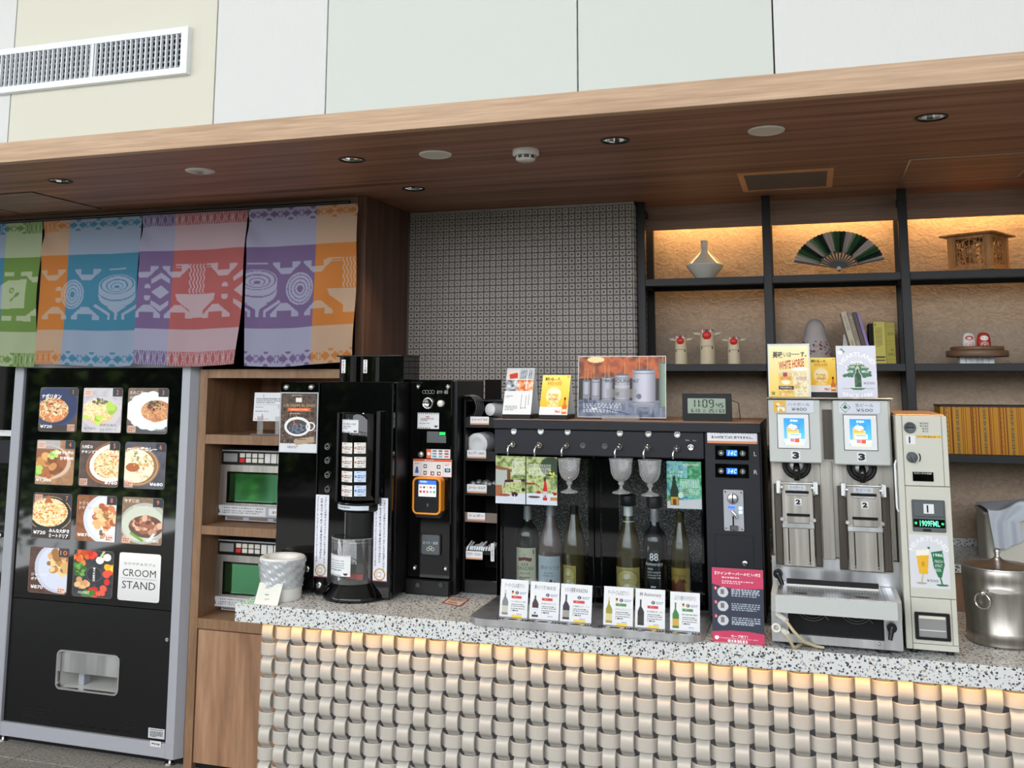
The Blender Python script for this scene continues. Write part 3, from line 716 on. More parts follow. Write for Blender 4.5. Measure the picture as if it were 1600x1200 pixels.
# ================================================================ CLOTH CURTAINS
PAL_ = dict(g=((104, 140, 62), (170, 186, 148)), b=((56, 126, 156), (148, 164, 188)), o=((196, 118, 44), (194, 162, 134)), p=((114, 92, 136), (162, 162, 188)), r=((172, 88, 88), (188, 162, 170)))
PAL = {k_: tuple(tuple(c_*.86 for c_ in t_) for t_ in v_) for k_, v_ in PAL_.items()}
def noren_cv(split, ca, cb, parts, edge, seed):
    A = 1.23; cv = CV(170, 210, (200, 200, 200), A); U, V = cv.U, cv.V
    left = U < split
    def tone(k):   # 0 dark, 1 light
        d = np.array(PAL[ca][k], float); e = np.array(PAL[cb][k], float); return np.where(left[..., None], d, e)
    dark, light = tone(0), tone(1)
    cv.p[:] = light
    m = (V > .245) & (V < .765); cv.p[m] = dark[m]
    def D(mask): cv.p[mask] = dark[mask]
    def Lt(mask): cv.p[mask] = light[mask]
    def cross(v0, v1, u0, u1, n):
        w_ = (u1-u0)/n; hh = (v1-v0)/2
        for k in range(n):
            cx, cy = u0+(k+.5)*w_, (v0+v1)/2; x = np.abs(U-cx)/(w_/2); y = np.abs(V-cy)/hh; inn = (x <= 1) & (y <= 1)
            a = np.abs(x-.5)+np.abs(y-.0)*.6
            D(inn & (a < .38)); Lt(inn & (a < .07))
            D(inn & ((x+y*1.0) < .62) & (np.abs(x-y) > .10) & (x > .05)); Lt(inn & (np.abs(x-.42)+np.abs(y-.38) < .09))
            D(inn & (y > .62) & (np.abs(x-1) < .30*(y-.1))); D(inn & (np.abs(y-.12*0) < .42) & (x > .55) & (x+y*.7 < .98))
    def drops(v0, v1, u0, u1, n):
        w_ = (u1-u0)/n
        m = (V >= v0) & (V <= v1) & (U >= u0) & (U <= u1); D(m)
        t = (V-v0)/(v1-v0)
        ph = ((U-u0)/w_) % 1.0
        wid = .16+.20*np.sin(PI*(t*1.0))**2
        d = np.abs(ph-.5)
        Lt(m & (np.abs(d-wid*.9) < .07)); Lt(m & (d > .44))
    for (a, b_) in ((0., .078), (.905, 1.)):
        for (k, u0, u1, n) in edge:
            (cross if k == 'x' else drops)(a, b_, u0, u1, n)
    def poly(pts): Lt(cv.mpoly(pts))
    def brk(cx, top=True, w_=.13):
        if top: P = [(cx-w_, .345), (cx-w_*.45, .345), (cx-w_*.45, .385), (cx+w_*.45, .385), (cx+w_*.45, .345), (cx+w_, .345), (cx+w_, .36), (cx+w_*.3, .425), (cx-w_*.3, .425), (cx-w_, .36)]
        else: P = [(cx-w_, .69), (cx-w_*.5, .69), (cx-w_*.5, .652), (cx+w_*.5, .652), (cx+w_*.5, .69), (cx+w_, .69), (cx+w_, .67), (cx+w_*.25, .607), (cx-w_*.25, .607), (cx-w_, .67)]
        poly(P)
    def target(cx, cy, R=.125):
        for rr, k in ((R, 1), (R*.88, 0), (R*.82, 1), (R*.66, 0), (R*.60, 1), (R*.42, 0), (R*.36, 1), (R*.22, 0)):
            mm = cv.mell(cx, cy, rr) <= 1; (Lt if k else D)(mm)
    def bowl(cx):
        Lt(cv.mell(cx, .535, .185, .075) <= 1); Lt((np.abs(U-cx) < .185) & (V > .46) & (V < .535))
        for q, k in ((.185, 1), (.175, 0), (.16, 1), (.12, 0), (.105, 1), (.07, 0), (.06, 1), (.03, 0)): (Lt if k else D)(cv.mell(cx, .455+.02*(1-q/.185), q, q*.36) <= 1)
        D((cv.mell(cx, .50, .187, .068) <= 1) & (cv.mell(cx, .493, .187, .066) > 1) & (V > .49))
        poly([(cx-.10, .605), (cx+.10, .605), (cx, .65)]); poly([(cx-.012, .645), (cx+.02, .645), (cx+.012, .69), (cx-.012, .69)])
        for s_ in (-1, 1): poly([(cx+s_*.21, .585), (cx+s_*.23, .60), (cx+s_*.08, .66), (cx+s_*.08, .69), (cx+s_*.055, .69), (cx+s_*.055, .65)])
        poly([(cx-.09, .345), (cx+.09, .345), (cx+.09, .357), (cx-.09, .357)])
    def noods(cx):
        for k in range(5):
            x = cx-.06+k*.03+.006*np.sin(V*120); Lt((np.abs(U-x) < .006) & (V > .335) & (V < .53))
        for s_ in (-1, 1):
            Lt((U > cx+min(s_*.08, s_*.20)) & (U < cx+max(s_*.08, s_*.20)) & (((V > .337) & (V < .345)) | ((V > .355) & (V < .363))))
        poly([(cx-.19, .535), (cx+.19, .535), (cx+.18, .575), (cx+.07, .64), (cx+.07, .685), (cx-.06, .685), (cx-.06, .64), (cx-.17, .575)])
    def dots(cx):
        Lt(cv.mell(cx, .487, .028) <= 1); D((cv.mell(cx, .487, .03) <= 1) & (V > .497)); Lt(cv.mell(cx, .555, .028) <= 1); D((cv.mell(cx, .555, .03) <= 1) & (V < .545))
    def chev(cx):
        for cy, k in ((.435, 1), (.605, -1)): poly([(cx-.085, cy), (cx, cy-.045*k), (cx+.085, cy), (cx+.085, cy+.03*k), (cx, cy-.005*k), (cx-.085, cy+.03*k)])
        poly([(cx-.085, .52), (cx, .475), (cx+.085, .52), (cx, .565)])
    def paper(cx):
        poly([(cx-.16, .44), (cx-.09, .405), (cx+.1, .40), (cx+.1, .60), (cx-.16, .605)]); D(cv.mell(cx-.05, .475, .025) <= 1); Lt(cv.mell(cx-.05, .475, .013) <= 1)
        cv2 = cv.mell(cx+.01, .505, .03, .014, -.5) <= 1; D(cv2); D((np.abs(V-.505-(cx-U)*.8) < .008) & (U > cx-.06) & (U < cx+.01))
        for x in (-.08, .08): poly([(cx+x-.05, .345), (cx+x+.04, .345), (cx+x+.04, .375), (cx+x-.05, .375)]); poly([(cx+x-.05, .655), (cx+x+.06, .655), (cx+x+.06, .685), (cx+x-.05, .685)])
    F = dict(bt=lambda c: brk(c), bb=lambda c: brk(c, False), tg=lambda c: target(c, .52), bw=bowl, nd=noods, dt=dots, cv=chev, pp=paper)
    for k, c in parts: F[k](c)
    return cv
NR = [(-3.962, -3.369, .66, 'b', 'g', [('pp', .80), ('bt', 1.0), ('bb', 1.02), ('dt', .1), ('bt', .3)], [('d', 0, .62, 9), ('x', .62, .83, 1), ('d', .83, 1, 4)], 0, -.012,
       'green and blue patterned cloth curtain panel hanging furthest left, cut by the picture edge'),
      (-3.366, -2.826, .285, 'o', 'b', [('bt', .14), ('bb', .18), ('tg', .36), ('bt', .50), ('bb', .50), ('bw', .80), ('dt', .21)], [('d', 0, .16, 3), ('x', .16, 1.0, 4)], .004, -.006,
       'orange and blue patterned cloth curtain panel with a bowl and rings'),
      (-2.821, -2.283, .33, 'p', 'r', [('bt', .06), ('bt', .36), ('bb', .10), ('bb', .40), ('cv', .22), ('dt', .10), ('dt', .84), ('nd', .56), ('bt', .82), ('bb', .76), ('cv', 1.0)], [('d', 0, 1., 15)], .002, -.022,
       'purple and red patterned cloth curtain panel with a noodle bowl in its middle'),
      (-2.277, -1.760, .635, 'p', 'o', [('bw', .10), ('tg', .50), ('bt', .37), ('bb', .36), ('bt', .66), ('bb', .68), ('nd', .95)], [('x', 0, 1., 5)], .006, -.006,
       'purple and orange patterned cloth curtain panel hanging furthest right beside the wooden partition')]
for k, (x0, x1, sp, ca, cb, parts, edge, dl, dr, lb) in enumerate(NR):
    cv = noren_cv(sp, ca, cb, parts, edge, k); z0, z1 = 1.655, 2.317
    W = x1-x0
    def surf(u, v, n, x0=x0, W=W, dl=dl, dr=dr, k=k):
        x = x0+u*W+v**1.3*(dl*(1-u)+dr*u)
        y = 3.50+n+.010*v*np.sin(u*7.+k*2)+.006*np.sin(u*17+v*4+k)*(.3+v)+.012*np.exp(-((u-.06)**2+(v-.12)**2)/.02)*np.sin(v*20-u*14)+.009*np.exp(-((u-.95)**2)/.01)*np.sin(v*9+k)
        z = z1-v*(z1-z0)+.006*np.sin(u*5+k)*v+(.010*(u-.5) if k == 3 else 0)*v
        return np.stack([x, y, z], -1)
    mb = MB(); paint(mb, surf, cv, 'cloth_print', 0)
    mb.sm = [True]*len(mb.sm)
    t = thing('cloth_curtain', ((x0+x1)/2, 3.5, z1), lb, 'curtain', 'patterned cloth curtain panels over the machines')
    c = mb.build('cloth', t)
    m = MB(); m.box(x0+.01, x1-.01, 3.520, 3.523, z1-.03, z1-.010, 'cloth_white'); m.build('top_hem', t)
m = MB(); m.cyl((XL, 3.505, 2.326), (-1.80, 3.505, 2.326), .007, .007, 12, 'black_satin'); tag(m.build('curtain_rod'), 'thin dark rod that the cloth curtain panels hang from', 'rod')

# ================================================================ FOOD VENDING MACHINE
YM = 3.59
def gx(x, y, Y=YM): return atY(x, y, Y).x
xo, xi = gx(29.5, 572), gx(43.5, 572); xr, xc, xe = gx(290, 575), gx(304, 575), gx(310, 575)
vm = thing('food_vending_machine', ((xo+xe)/2, YM, 0), 'black food vending machine with silver frame and twelve picture cards', 'vending machine')
m = MB(); m.box(xo+.002, xe-.002, YM+.235, 4.30, .075, 1.83, 'black_satin'); m.box(xo+.002, xo+.012, YM+.012, YM+.235, .075, 1.83, 'black_satin'); m.box(xe-.012, xe-.002, YM+.012, YM+.235, .075, 1.83, 'black_satin'); m.box(xo+.002, xe-.002, YM+.014, YM+.235, .075, .085, 'black_satin'); m.build('body', vm)
m = MB(); m.box(xo+.05, xe-.05, YM+.05, 4.25, .02, .076, 'black_matte'); m.box(xo+.01, xe-.005, YM+.02, YM+.05, .0, .078, 'black_matte', .003); m.build('base', vm)
m = MB(); m.box(xo, xi, YM-.022, YM+.03, .045, 1.83, 'silver_paint', .003); m.box(xi, xr, YM-.020, YM+.03, .03, .088, 'silver_paint', .002)
m.prism([(xr, YM-.02), (xc-.004, YM-.022), (xe, YM+.012), (xe, YM+.03), (xr, YM+.03)], .03, 1.83, 'silver_paint', 'xy')
m.box(xi, xr, YM-.02, YM+.03, 1.645, 1.83, 'silver_paint', .002); m.build('frame', vm)
zs = atY(150, 944, YM).z
m = MB(); m.box(xi, xr, YM-.006, YM+.012, zs, 1.645, 'black_gloss', .002); m.build('glass_panel', vm, label='glossy black glass panel')
m = MB(); g = .0
wx0, wx1, wz0, wz1 = RC(YM-.004, 88, 1019, 187, 1082); 
outer = [(xi, zs-.002), (xr, zs-.002), (xr, .09), (xi, .09)]
# lower door: four strips round the delivery opening
ox0, ox1, oz0, oz1 = wx0+.004, wx1-.004, wz0+.004, wz1-.004
for bx in ((xi, ox0, .088, zs-.002), (ox1, xr, .088, zs-.002), (ox0, ox1, .088, oz0), (ox0, ox1, oz1, zs-.002)): m.box(bx[0], bx[1], YM-.004, YM+.014, bx[2], bx[3], 'black_satin')
m.build('lower_door', vm)
dw = MB(); dw.ringprism(rrect(wx0, wx1, wz0, wz1, .025), rrect(wx0+.007, wx1-.007, wz0+.007, wz1-.007, .019), YM-.008, YM+.012, 'chrome'); dw = dw.build('delivery_window', vm)
# hollow behind: corners are hidden by the rim
m = MB(); m.box(ox0, ox1, YM+.22, YM+.225, oz0, oz1, 'white_plastic'); m.box(ox0, ox1, YM+.013, YM+.22, oz0-.003, oz0, 'white_plastic'); m.box(ox0, ox1, YM+.013, YM+.22, oz1, oz1+.003, 'white_plastic')
m.box(ox0-.003, ox0, YM+.013, YM+.22, oz0, oz1, 'white_plastic'); m.box(ox1, ox1+.003, YM+.013, YM+.22, oz0, oz1, 'white_plastic'); m.build('chute', dw)
m = MB(); m.box(ox0+.002, ox1-.002, YM+.014, YM+.019, oz0+(oz1-oz0)*.40, oz1, 'steel_smooth', .001); m.build('flap', dw)
m = MB(); m.box(ox0+.06, ox0+.09, YM+.06, YM+.1, oz0, oz0+.05, 'silver_paint', .002); m.build('stop_block', dw)
# vents
for (a0, a1, y, n, hh) in [(38, 54, 1107+k*5, 1, 0) for k in range(3)]+[(56, 72, 1108.5+k*5, 1, 0) for k in range(3)]+[(74, 82, 1110+k*5, 1, 0) for k in range(3)]+[(192, 202, 1125+k*4.6, 1, 0) for k in range(3)]+[(204, 214, 1126+k*4.6, 1, 0) for k in range(3)]:
    q0, q1, z0, z1 = RC(YM-.004, a0, y-1.1, a1, y+1.1); m = MB(); m.box(q0, q1, YM-.0055, YM-.002, z0, z1, 'dark_void'); m.build('vent_slot', vm)
for k in range(7):
    q0, q1, z0, z1 = RC(YM-.004, 78+k*19, 1127.5+k*2.55, 90+k*19, 1129+k*2.55); m = MB(); m.box(q0, q1, YM-.007, YM-.003, z0, z1, 'black_gloss', .0005); m.build('vent_rib', vm)
q = atY(262, 999, YM-.006); m = MB(); m.cyl((q.x, YM-.012, q.z), (q.x, YM+.0, q.z), .0078, .0078, 18, 'chrome'); m.box(q.x-.001, q.x+.001, YM-.0126, YM-.0118, q.z-.004, q.z+.004, 'dark_void'); m.build('lock', vm)
cv = CV(50, 34, (206, 210, 214)); cv.rect(.1, .1, .9, .18, (60, 60, 64)); cv.dashes(.12, .3, .9, .9, 5, (80, 84, 92), wmin=.05, wmax=.16)
card('rating_plate', RC(YM-.006, 231.5, 1138.5, 257, 1154), YM-.006, cv, parent=vm)
card('floor_sticker', RC(YM-.023, 234.5, 1158, 251.5, 1167), YM-.023, None, [T('屋内用', .12, .3, .75, .4, bold=.02)], t=.0008, parent=vm)
for x in (xo+.045, xe-.06):
    m = MB(); m.cyl((x, YM+.01, 0), (x, YM+.01, .008), .026, .02, 20, 'chrome'); m.cyl((x, YM+.01, .008), (x, YM+.01, .06), .007, .007, 12, 'chrome'); m.build('levelling_foot', vm)
# cards
def badge(cv): cv.rect(.755, .0, 1, .19, (44, 50, 60)); return cv
def stamp(cv, x, y, c=(232, 190, 170)):
    cv.rect(x, y, x+.2, y+.016, c); cv.rect(x, y+.03, x+.2, y+.15, c, .75); cv.dashes(x+.02, y+.045, x+.18, y+.14, 2, (150, 90, 70), fill=.5, wmin=.03, wmax=.05)
def fc(i):
    cv = CV(88, 110, (96, 74, 62)); full = cv.U >= 0
    cream = [(236, 205, 160), (214, 160, 100), (196, 128, 74), (244, 222, 184)]
    if i == 1:
        cv.noise(full, [(110, 84, 66), (74, 58, 50)], 14); cv.ell(.42, .42, .62, (52, 68, 104), ry=.50); cv.ell(.44, .40, .56, (40, 54, 90), ry=.45); cv.rect(0, .86, 1, 1, (62, 54, 52))
        cv.ell(.36, .52, .42, (196, 122, 72), ry=.28); cv.noodles(.36, .5, .40, .28, cream, 90, .022, 4); cv.blobs(.33, .45, .25, .18, [(92, 120, 48), (140, 60, 40), (230, 220, 190)], 26, .015, .04, 5); cv.ell(.5, .7, .16, (226, 130, 84), ry=.06, al=.7)
    elif i == 2:
        cv.noise(full, [(178, 176, 182), (206, 202, 204)], 12); cv.ell(.45, .55, .52, (200, 192, 196), ry=.36); cv.ell(.42, .54, .40, (214, 190, 130), ry=.27); cv.noodles(.40, .5, .38, .25, [(244, 228, 176), (222, 196, 130), (250, 240, 200)], 80, .022, 9)
        cv.blobs(.7, .45, .12, .1, [(176, 208, 90), (150, 190, 66)], 9, .06, .12, 3); cv.blobs(.42, .72, .1, .06, [(188, 216, 92), (150, 190, 66)], 5, .06, .1, 6); cv.blobs(.07, .68, .05, .03, [(188, 216, 92)], 3, .05, .08, 2); cv.blobs(.42, .3, .2, .06, [(110, 116, 80), (90, 90, 70)], 14, .02, .05, 1)
    elif i == 3:
        cv.noise(full, [(124, 104, 84), (84, 76, 70)], 10); cv.rect(0, .8, 1, 1, (76, 78, 80))
        for k in range(16):
            a = k*PI/8; cv.ell(.62+.50*math.cos(a), .50+.32*math.sin(a), .17, (226, 232, 232), ry=.12)
        cv.ell(.62, .5, .52, (232, 238, 238), ry=.36); cv.ell(.72, .5, .38, (190, 130, 90), ry=.24); cv.noodles(.72, .52, .36, .22, [(206, 150, 104), (170, 106, 66), (226, 180, 130)], 70, .022, 2); cv.blobs(.68, .38, .2, .1, [(108, 64, 44), (70, 90, 60), (60, 46, 40)], 26, .02, .05, 6)
    elif i == 4:
        cv.noise(full, [(150, 112, 80), (176, 134, 98)], 9); cv.ell(.28, .5, .64, (206, 178, 158), ry=.40); cv.ell(.26, .48, .56, (150, 92, 58), ry=.36); cv.rect(0, 0, .62, .2, (178, 186, 198), .7)
        cv.blobs(.35, .58, .3, .22, [(196, 140, 82), (170, 104, 60), (216, 168, 110), (128, 78, 48)], 22, .08, .15, 8); cv.blobs(.45, .3, .1, .1, [(150, 190, 84), (190, 210, 120)], 8, .04, .08, 4); cv.blobs(.05, .68, .06, .1, [(120, 176, 60), (170, 206, 100)], 6, .06, .1, 4)
    elif i == 5:
        cv.noise(full, [(74, 62, 60), (96, 78, 70)], 12); cv.ell(.86, .46, .72, (150, 96, 62), ry=.46, rot=-.5); cv.ell(.86, .46, .67, (120, 74, 50), ry=.43, rot=-.5); cv.ell(.86, .46, .63, (226, 222, 214), ry=.41, rot=-.5); m_ = cv.mell(.86, .46, .52, .33, -.5) <= 1
        cv.noise(m_, [(206, 146, 90), (232, 206, 150), (240, 226, 190), (180, 110, 64)], 5); cv.blobs(.75, .45, .3, .2, [(130, 150, 70), (236, 226, 180), (196, 110, 70)], 30, .012, .03, 2)
    elif i == 6:
        cv.noise(full, [(84, 86, 100), (66, 68, 80)], 14); cv.ell(.75, .5, .14, (120, 90, 62), ry=.11); cv.ell(.3, .52, .56, (140, 106, 74), ry=.44); cv.ring(.3, .52, .53, .03, (190, 150, 110), ry=.415); cv.ell(.27, .52, .46, (226, 214, 180), ry=.37); m_ = cv.mell(.27, .52, .46, .37) <= 1
        cv.noise(m_, [(206, 170, 110), (240, 234, 214), (232, 220, 180), (244, 240, 226)], 9); cv.ell(.2, .55, .17, (168, 98, 56), ry=.1); cv.blobs(.35, .42, .25, .2, [(120, 140, 70), (214, 160, 90)], 24, .012, .035, 3)
    elif i == 7:
        cv.noise(full, [(60, 46, 38), (84, 62, 50)], 10); cv.ell(.45, .45, .60, (36, 34, 36), ry=.40); cv.ring(.45, .45, .58, .02, (180, 160, 130), ry=.39); m_ = cv.mell(.42, .42, .50, .32) <= 1; cv.rect(0, .76, 1, 1, (42, 38, 40), .85)
        cv.noise(m_, [(196, 120, 50), (236, 200, 140), (246, 230, 196), (214, 150, 60)], 5); cv.blobs(.4, .4, .38, .2, [(226, 120, 50), (180, 190, 90), (250, 240, 214)], 40, .012, .035, 6); cv.poly([(.28, .22), (.38, .03), (.52, .2)], (176, 100, 62))
    elif i == 8:
        cv.noise(full, [(120, 72, 44), (150, 96, 60)], 7); cv.ell(.82, .5, .64, (206, 212, 224), ry=.56); cv.ell(.84, .5, .56, (220, 226, 236), ry=.5); cv.blobs(.74, .47, .3, .26, [(206, 130, 84), (228, 178, 120), (170, 92, 56), (236, 200, 150)], 60, .05, .11, 8); cv.blobs(.66, .85, .08, .08, [(120, 90, 66), (200, 150, 100)], 8, .03, .06, 3); cv.blobs(.72, .42, .08, .06, [(110, 120, 60)], 8, .015, .03, 3)
    elif i == 9:
        cv.noise(full, [(120, 98, 82), (150, 124, 104)], 8); cv.ell(.55, .55, .60, (176, 178, 166), ry=.44, rot=-.3); cv.ell(.52, .56, .52, (196, 202, 186), ry=.38, rot=-.3); cv.ell(.6, .62, .42, (96, 72, 60), ry=.24); cv.blobs(.6, .58, .36, .18, [(190, 140, 116), (150, 96, 74), (218, 176, 150), (110, 66, 50)], 44, .05, .11, 9)
        cv.line([(.25, .78), (.52, .92)], .07, (110, 160, 70)); cv.line([(.7, .9), (.8, .78)], .06, (216, 220, 230))
    elif i == 10:
        cv.noise(full, [(70, 48, 40), (92, 64, 52)], 9); cv.ell(.78, .42, .64, (186, 190, 206), ry=.56); cv.ell(.8, .42, .57, (198, 204, 220), ry=.5); cv.blobs(.78, .32, .32, .24, [(206, 166, 104), (180, 130, 74), (226, 196, 140), (150, 104, 60)], 36, .06, .13, 5)
    elif i == 11:
        cv.noise(full, [(42, 44, 50), (60, 62, 66)], 8); cv.blobs(.15, .15, .18, .16, [(214, 96, 40), (232, 126, 60), (190, 70, 30)], 14, .05, .1, 2); cv.blobs(.42, .08, .12, .07, [(196, 40, 36), (220, 66, 50)], 8, .05, .09, 3)
        cv.ell(.66, .2, .1, (232, 232, 222)); cv.ell(.84, .13, .1, (238, 238, 226)); cv.line([(.68, .13), (.76, 0)], .05, (190, 206, 130)); cv.blobs(.88, .36, .14, .08, [(240, 176, 34), (250, 200, 60)], 6, .07, .11, 3)
        cv.blobs(.15, .42, .16, .16, [(70, 130, 50), (110, 160, 74), (50, 96, 44)], 24, .03, .07, 5); cv.blobs(.88, .55, .12, .12, [(204, 44, 40), (224, 80, 60)], 8, .06, .1, 6); cv.blobs(.2, .72, .18, .08, [(200, 150, 100), (222, 180, 130)], 10, .07, .1, 3); cv.blobs(.62, .85, .2, .12, [(200, 40, 44), (226, 90, 70)], 12, .06, .1, 4); cv.blobs(.4, .92, .14, .05, [(90, 150, 60), (60, 120, 50)], 8, .05, .08, 4)
        cv.ell(.53, .51, .2, (38, 40, 46)); cv.ring(.53, .51, .2, .02, (80, 82, 90)); return cv
    elif i == 12: cv = CV(40, 50, (0, 0, 0)); cv.grad((222, 223, 222), (196, 196, 198)); return cv
    badge(cv)
    if i in (1, 3, 5, 6, 9): stamp(cv, {1: .76, 3: .02, 5: .02, 6: .02, 9: .03}[i], .84)
    if i in (2, 4, 7): stamp(cv, .03, .03)
    if i in (8, 10): stamp(cv, .76, .84)
    return cv
WH = (240, 240, 238)
FT = {1: [T('ナポリタン', .05, .15, .52, .10, WH, bold=.03), T('¥720', .05, .85, .32, .07, WH, bold=.02), T('1', .86, .05, None, .1, (230, 130, 80))],
      2: [T('¥780', .06, .88, .30, .06, (110, 110, 116)), T('高野豆腐の', .46, .80, .42, .06, (70, 90, 110)), T('カルボナーラ', .46, .90, .42, .05, (90, 100, 110)), T('2', .84, .05, None, .1, (230, 130, 80))],
      3: [T('きのこたっぷり', .04, .07, .62, .07, (226, 222, 214)), T('ボロネーゼパスタ', .04, .18, .72, .07, (226, 222, 214)), T('¥830', .68, .88, .28, .06, (150, 160, 170)), T('3', .84, .05, None, .1, (230, 130, 80))],
      4: [T('九州産マル腸の', .42, .24, .55, .08, WH, bold=.02), T('甘辛炒め', .62, .36, .36, .08, WH, bold=.02), T('¥1,200', .03, .87, .40, .07, WH, bold=.02), T('4', .84, .05, None, .1, (230, 130, 80))],
      5: [T('九州鶏の', .04, .09, .28, .08, WH, bold=.02), T('チキンマカロニグラタン', .04, .20, .92, .08, WH, bold=.02), T('¥760', .66, .87, .32, .07, WH, bold=.02), T('5', .84, .05, None, .1, (230, 130, 80))],
      6: [T('門司港', .06, .13, .30, .06, WH), T('焼カレー', .38, .10, .40, .10, WH, bold=.03), T('¥680', .64, .86, .32, .07, WH, bold=.02), T('6', .84, .05, None, .1, (230, 130, 80))],
      7: [T('¥720', .05, .83, .32, .08, WH, bold=.02), T('みんな大好き', .46, .77, .52, .09, WH, bold=.03), T('ミートドリア', .46, .88, .50, .09, WH, bold=.03), T('7', .84, .05, None, .1, (230, 130, 80))],
      8: [T('トリッパの', .07, .13, .42, .09, (214, 206, 200), bold=.02), T('トマト煮込み', .07, .24, .48, .08, (206, 200, 196), bold=.02), T('¥870', .05, .83, .34, .07, WH, bold=.02), T('8', .84, .05, None, .1, (230, 130, 80))],
      9: [T('牛すじの', .05, .04, .36, .08, (220, 210, 200), bold=.02), T('赤ワイン煮込み', .28, .17, .48, .07, (206, 210, 206), bold=.01), T('¥780', .62, .88, .30, .06, WH), T('9', .84, .05, None, .1, (230, 130, 80))],
      10: [T('ジャーマン', .07, .57, .42, .07, (224, 224, 224), bold=.02), T('ポテト', .07, .66, .24, .07, (224, 224, 224), bold=.02), T('¥870', .07, .83, .32, .08, (224, 224, 224), bold=.02), T('10', .79, .05, .17, .1, (230, 130, 80))],
      11: [T('旅する自販機', .50, .36, .06, .30, WH, rot=90, bold=.02), T('KUROGI MARKET', .16, .88, .28, .06, (226, 226, 220))],
      12: [T('カクウチ＆カフェ', .12, .20, .76, .055, (60, 60, 62)), T('CROOM', .10, .34, .80, .15, (40, 40, 44), bold=.0), T('STAND', .10, .59, .80, .16, (40, 40, 44), bold=.0)]}
X0c, ddx, ZT0, ddz, cw, ch = gx(92.5, 642)-.106, .2425, 1.556, .2370, .214, .200
NMS = {12: 'plain white card lettered in thin dark capitals', 11: 'card of vegetables round a black disc'}
for i in range(12):
    r_, c_ = divmod(i, 3); rc = (X0c+c_*ddx, X0c+c_*ddx+cw, ZT0-r_*ddz-ch, ZT0-r_*ddz); k = i+1
    mb = MB(); A = ch/cw; P0 = (rc[0], YM-.0075, rc[2]); sf = flat(P0, UX, UZ, cw, ch)
    po = rrect(rc[0], rc[1], rc[2], rc[3], .012, 3); 
    mb.prism(po, YM-.0075, YM-.0055, 'print_lit', col=lincol((110, 96, 88) if k < 12 else (222, 222, 222)))
    cv = fc(k)
    # keep the grid inside the rounded outline
    sfi = flat((rc[0]+.002, YM-.0075, rc[2]+.002), UX, UZ, cw-.004, ch-.004); paint(mb, sfi, cv, 'print_lit', .0003)
    for a in FT[k]:
        a = dict(a); write(mb, sf, a.pop('s'), a.pop('x'), a.pop('y'), a.pop('w'), a.pop('h'), a.pop('c'), A, 'print_lit', lift=.0008, **a)
    if k == 12:
        P = sf(np.array([.08, .92, .92, .08]), np.array([.538, .538, .532, .532]), np.full(4, .0008)); mb.add([tuple(p) for p in P], [(0, 1, 2, 3)], 'print_lit', col=lincol((70, 70, 74)))
    mb.build('product_card', vm, label=NMS.get(k, 'backlit dish photo card number %d' % k))

# neighbouring black machine, cut by the picture edge
t = thing('drinks_machine', (xo-.5, YM, 0), 'glossy black machine at the left picture edge, beside the food machine', 'vending machine')
m = MB(); m.box(xo-1.0, xo-.006, YM-.004, 4.3, .10, 1.83, 'black_gloss', .004); m.build('body', t)
m = MB(); m.box(xo-.98, xo-.03, YM+.04, 4.2, .03, .10, 'black_matte'); m.build('base', t)
a, b_, z0, z1 = RC(YM-.006, -30, 672, 22.5, 681); b_ = min(b_, xo-.010); card('notice_strip', (a, b_, z0, z1), YM-.006, None, [T('夜間も御利用可能です', .08, .2, .88, .6, bold=.02)], t=.001, parent=t)
a, b_, z0, z1 = RC(YM-.006, -40, 687, 15.5, 723); m = MB(); m.box(a, b_, YM-.008, YM-.004, z0, z1, 'charcoal', .001); m.build('display', t, label='dark display')
q = atY(3, 835, YM); m = MB(); m.cyl((q.x, YM-.02, q.z), (q.x, YM, q.z), .012, .014, 20, 'chrome'); m.build('lock_knob', t)
m = MB(); m.box(xo-.05, xo-.008, YM-.006, YM+.004, .088, .098, 'white_plastic'); m.build('corner_trim', t)
m = MB(); m.cyl((xo-.055, YM+.05, 0), (xo-.055, YM+.05, .01), .03, .02, 20, 'chrome'); m.cyl((xo-.055, YM+.05, .01), (xo-.055, YM+.05, .1), .008, .008, 12, 'chrome'); m.build('levelling_foot', t)

# ================================================================ MICROWAVE CABINET
yc = 3.57; xa = gx(313, 577, yc); xb = -1.80; sw = .040
cab = thing('microwave_cabinet', ((xa+xb)/2, yc, 0), 'tall brown wooden cabinet whose open shelves hold two microwaves', 'cabinet')
m = MB(); m.box(xa, xa+sw, yc, YT, 0, 1.638, 'cabinet_wood', .001); m.build('side_panel', cab)
m = MB(); m.box(xb-.04, xb, yc, YT, 0, 1.638, 'cabinet_wood', .001); m.build('side_panel', cab)
m = MB(); m.box(xa+sw, xb-.04, YT-.015, YT, .5, 1.60, 'door_wood'); m.build('back_panel', cab)
for za, zb in ((1.638, 1.600), (1.360, 1.320), (.979, .943), (.601, .560)):
    m = MB(); m.box(xa+sw, xb-.04, yc+.001, YT-.015, zb, za, 'cabinet_wood', .001); m.build('shelf', cab)
xd = xa+sw+.004
for k in range(2):
    w_ = (xb-.04-xd)/2; m = MB(); m.box(xd+k*w_+.0015, xd+(k+1)*w_-.0015, yc+.002, yc+.022, .03, .556, 'door_wood', .001); m.build('door', cab)
m = MB(); m.box(xa+sw, xb-.04, yc+.03, YT-.02, 0, .03, 'dark_void'); m.build('plinth', cab)

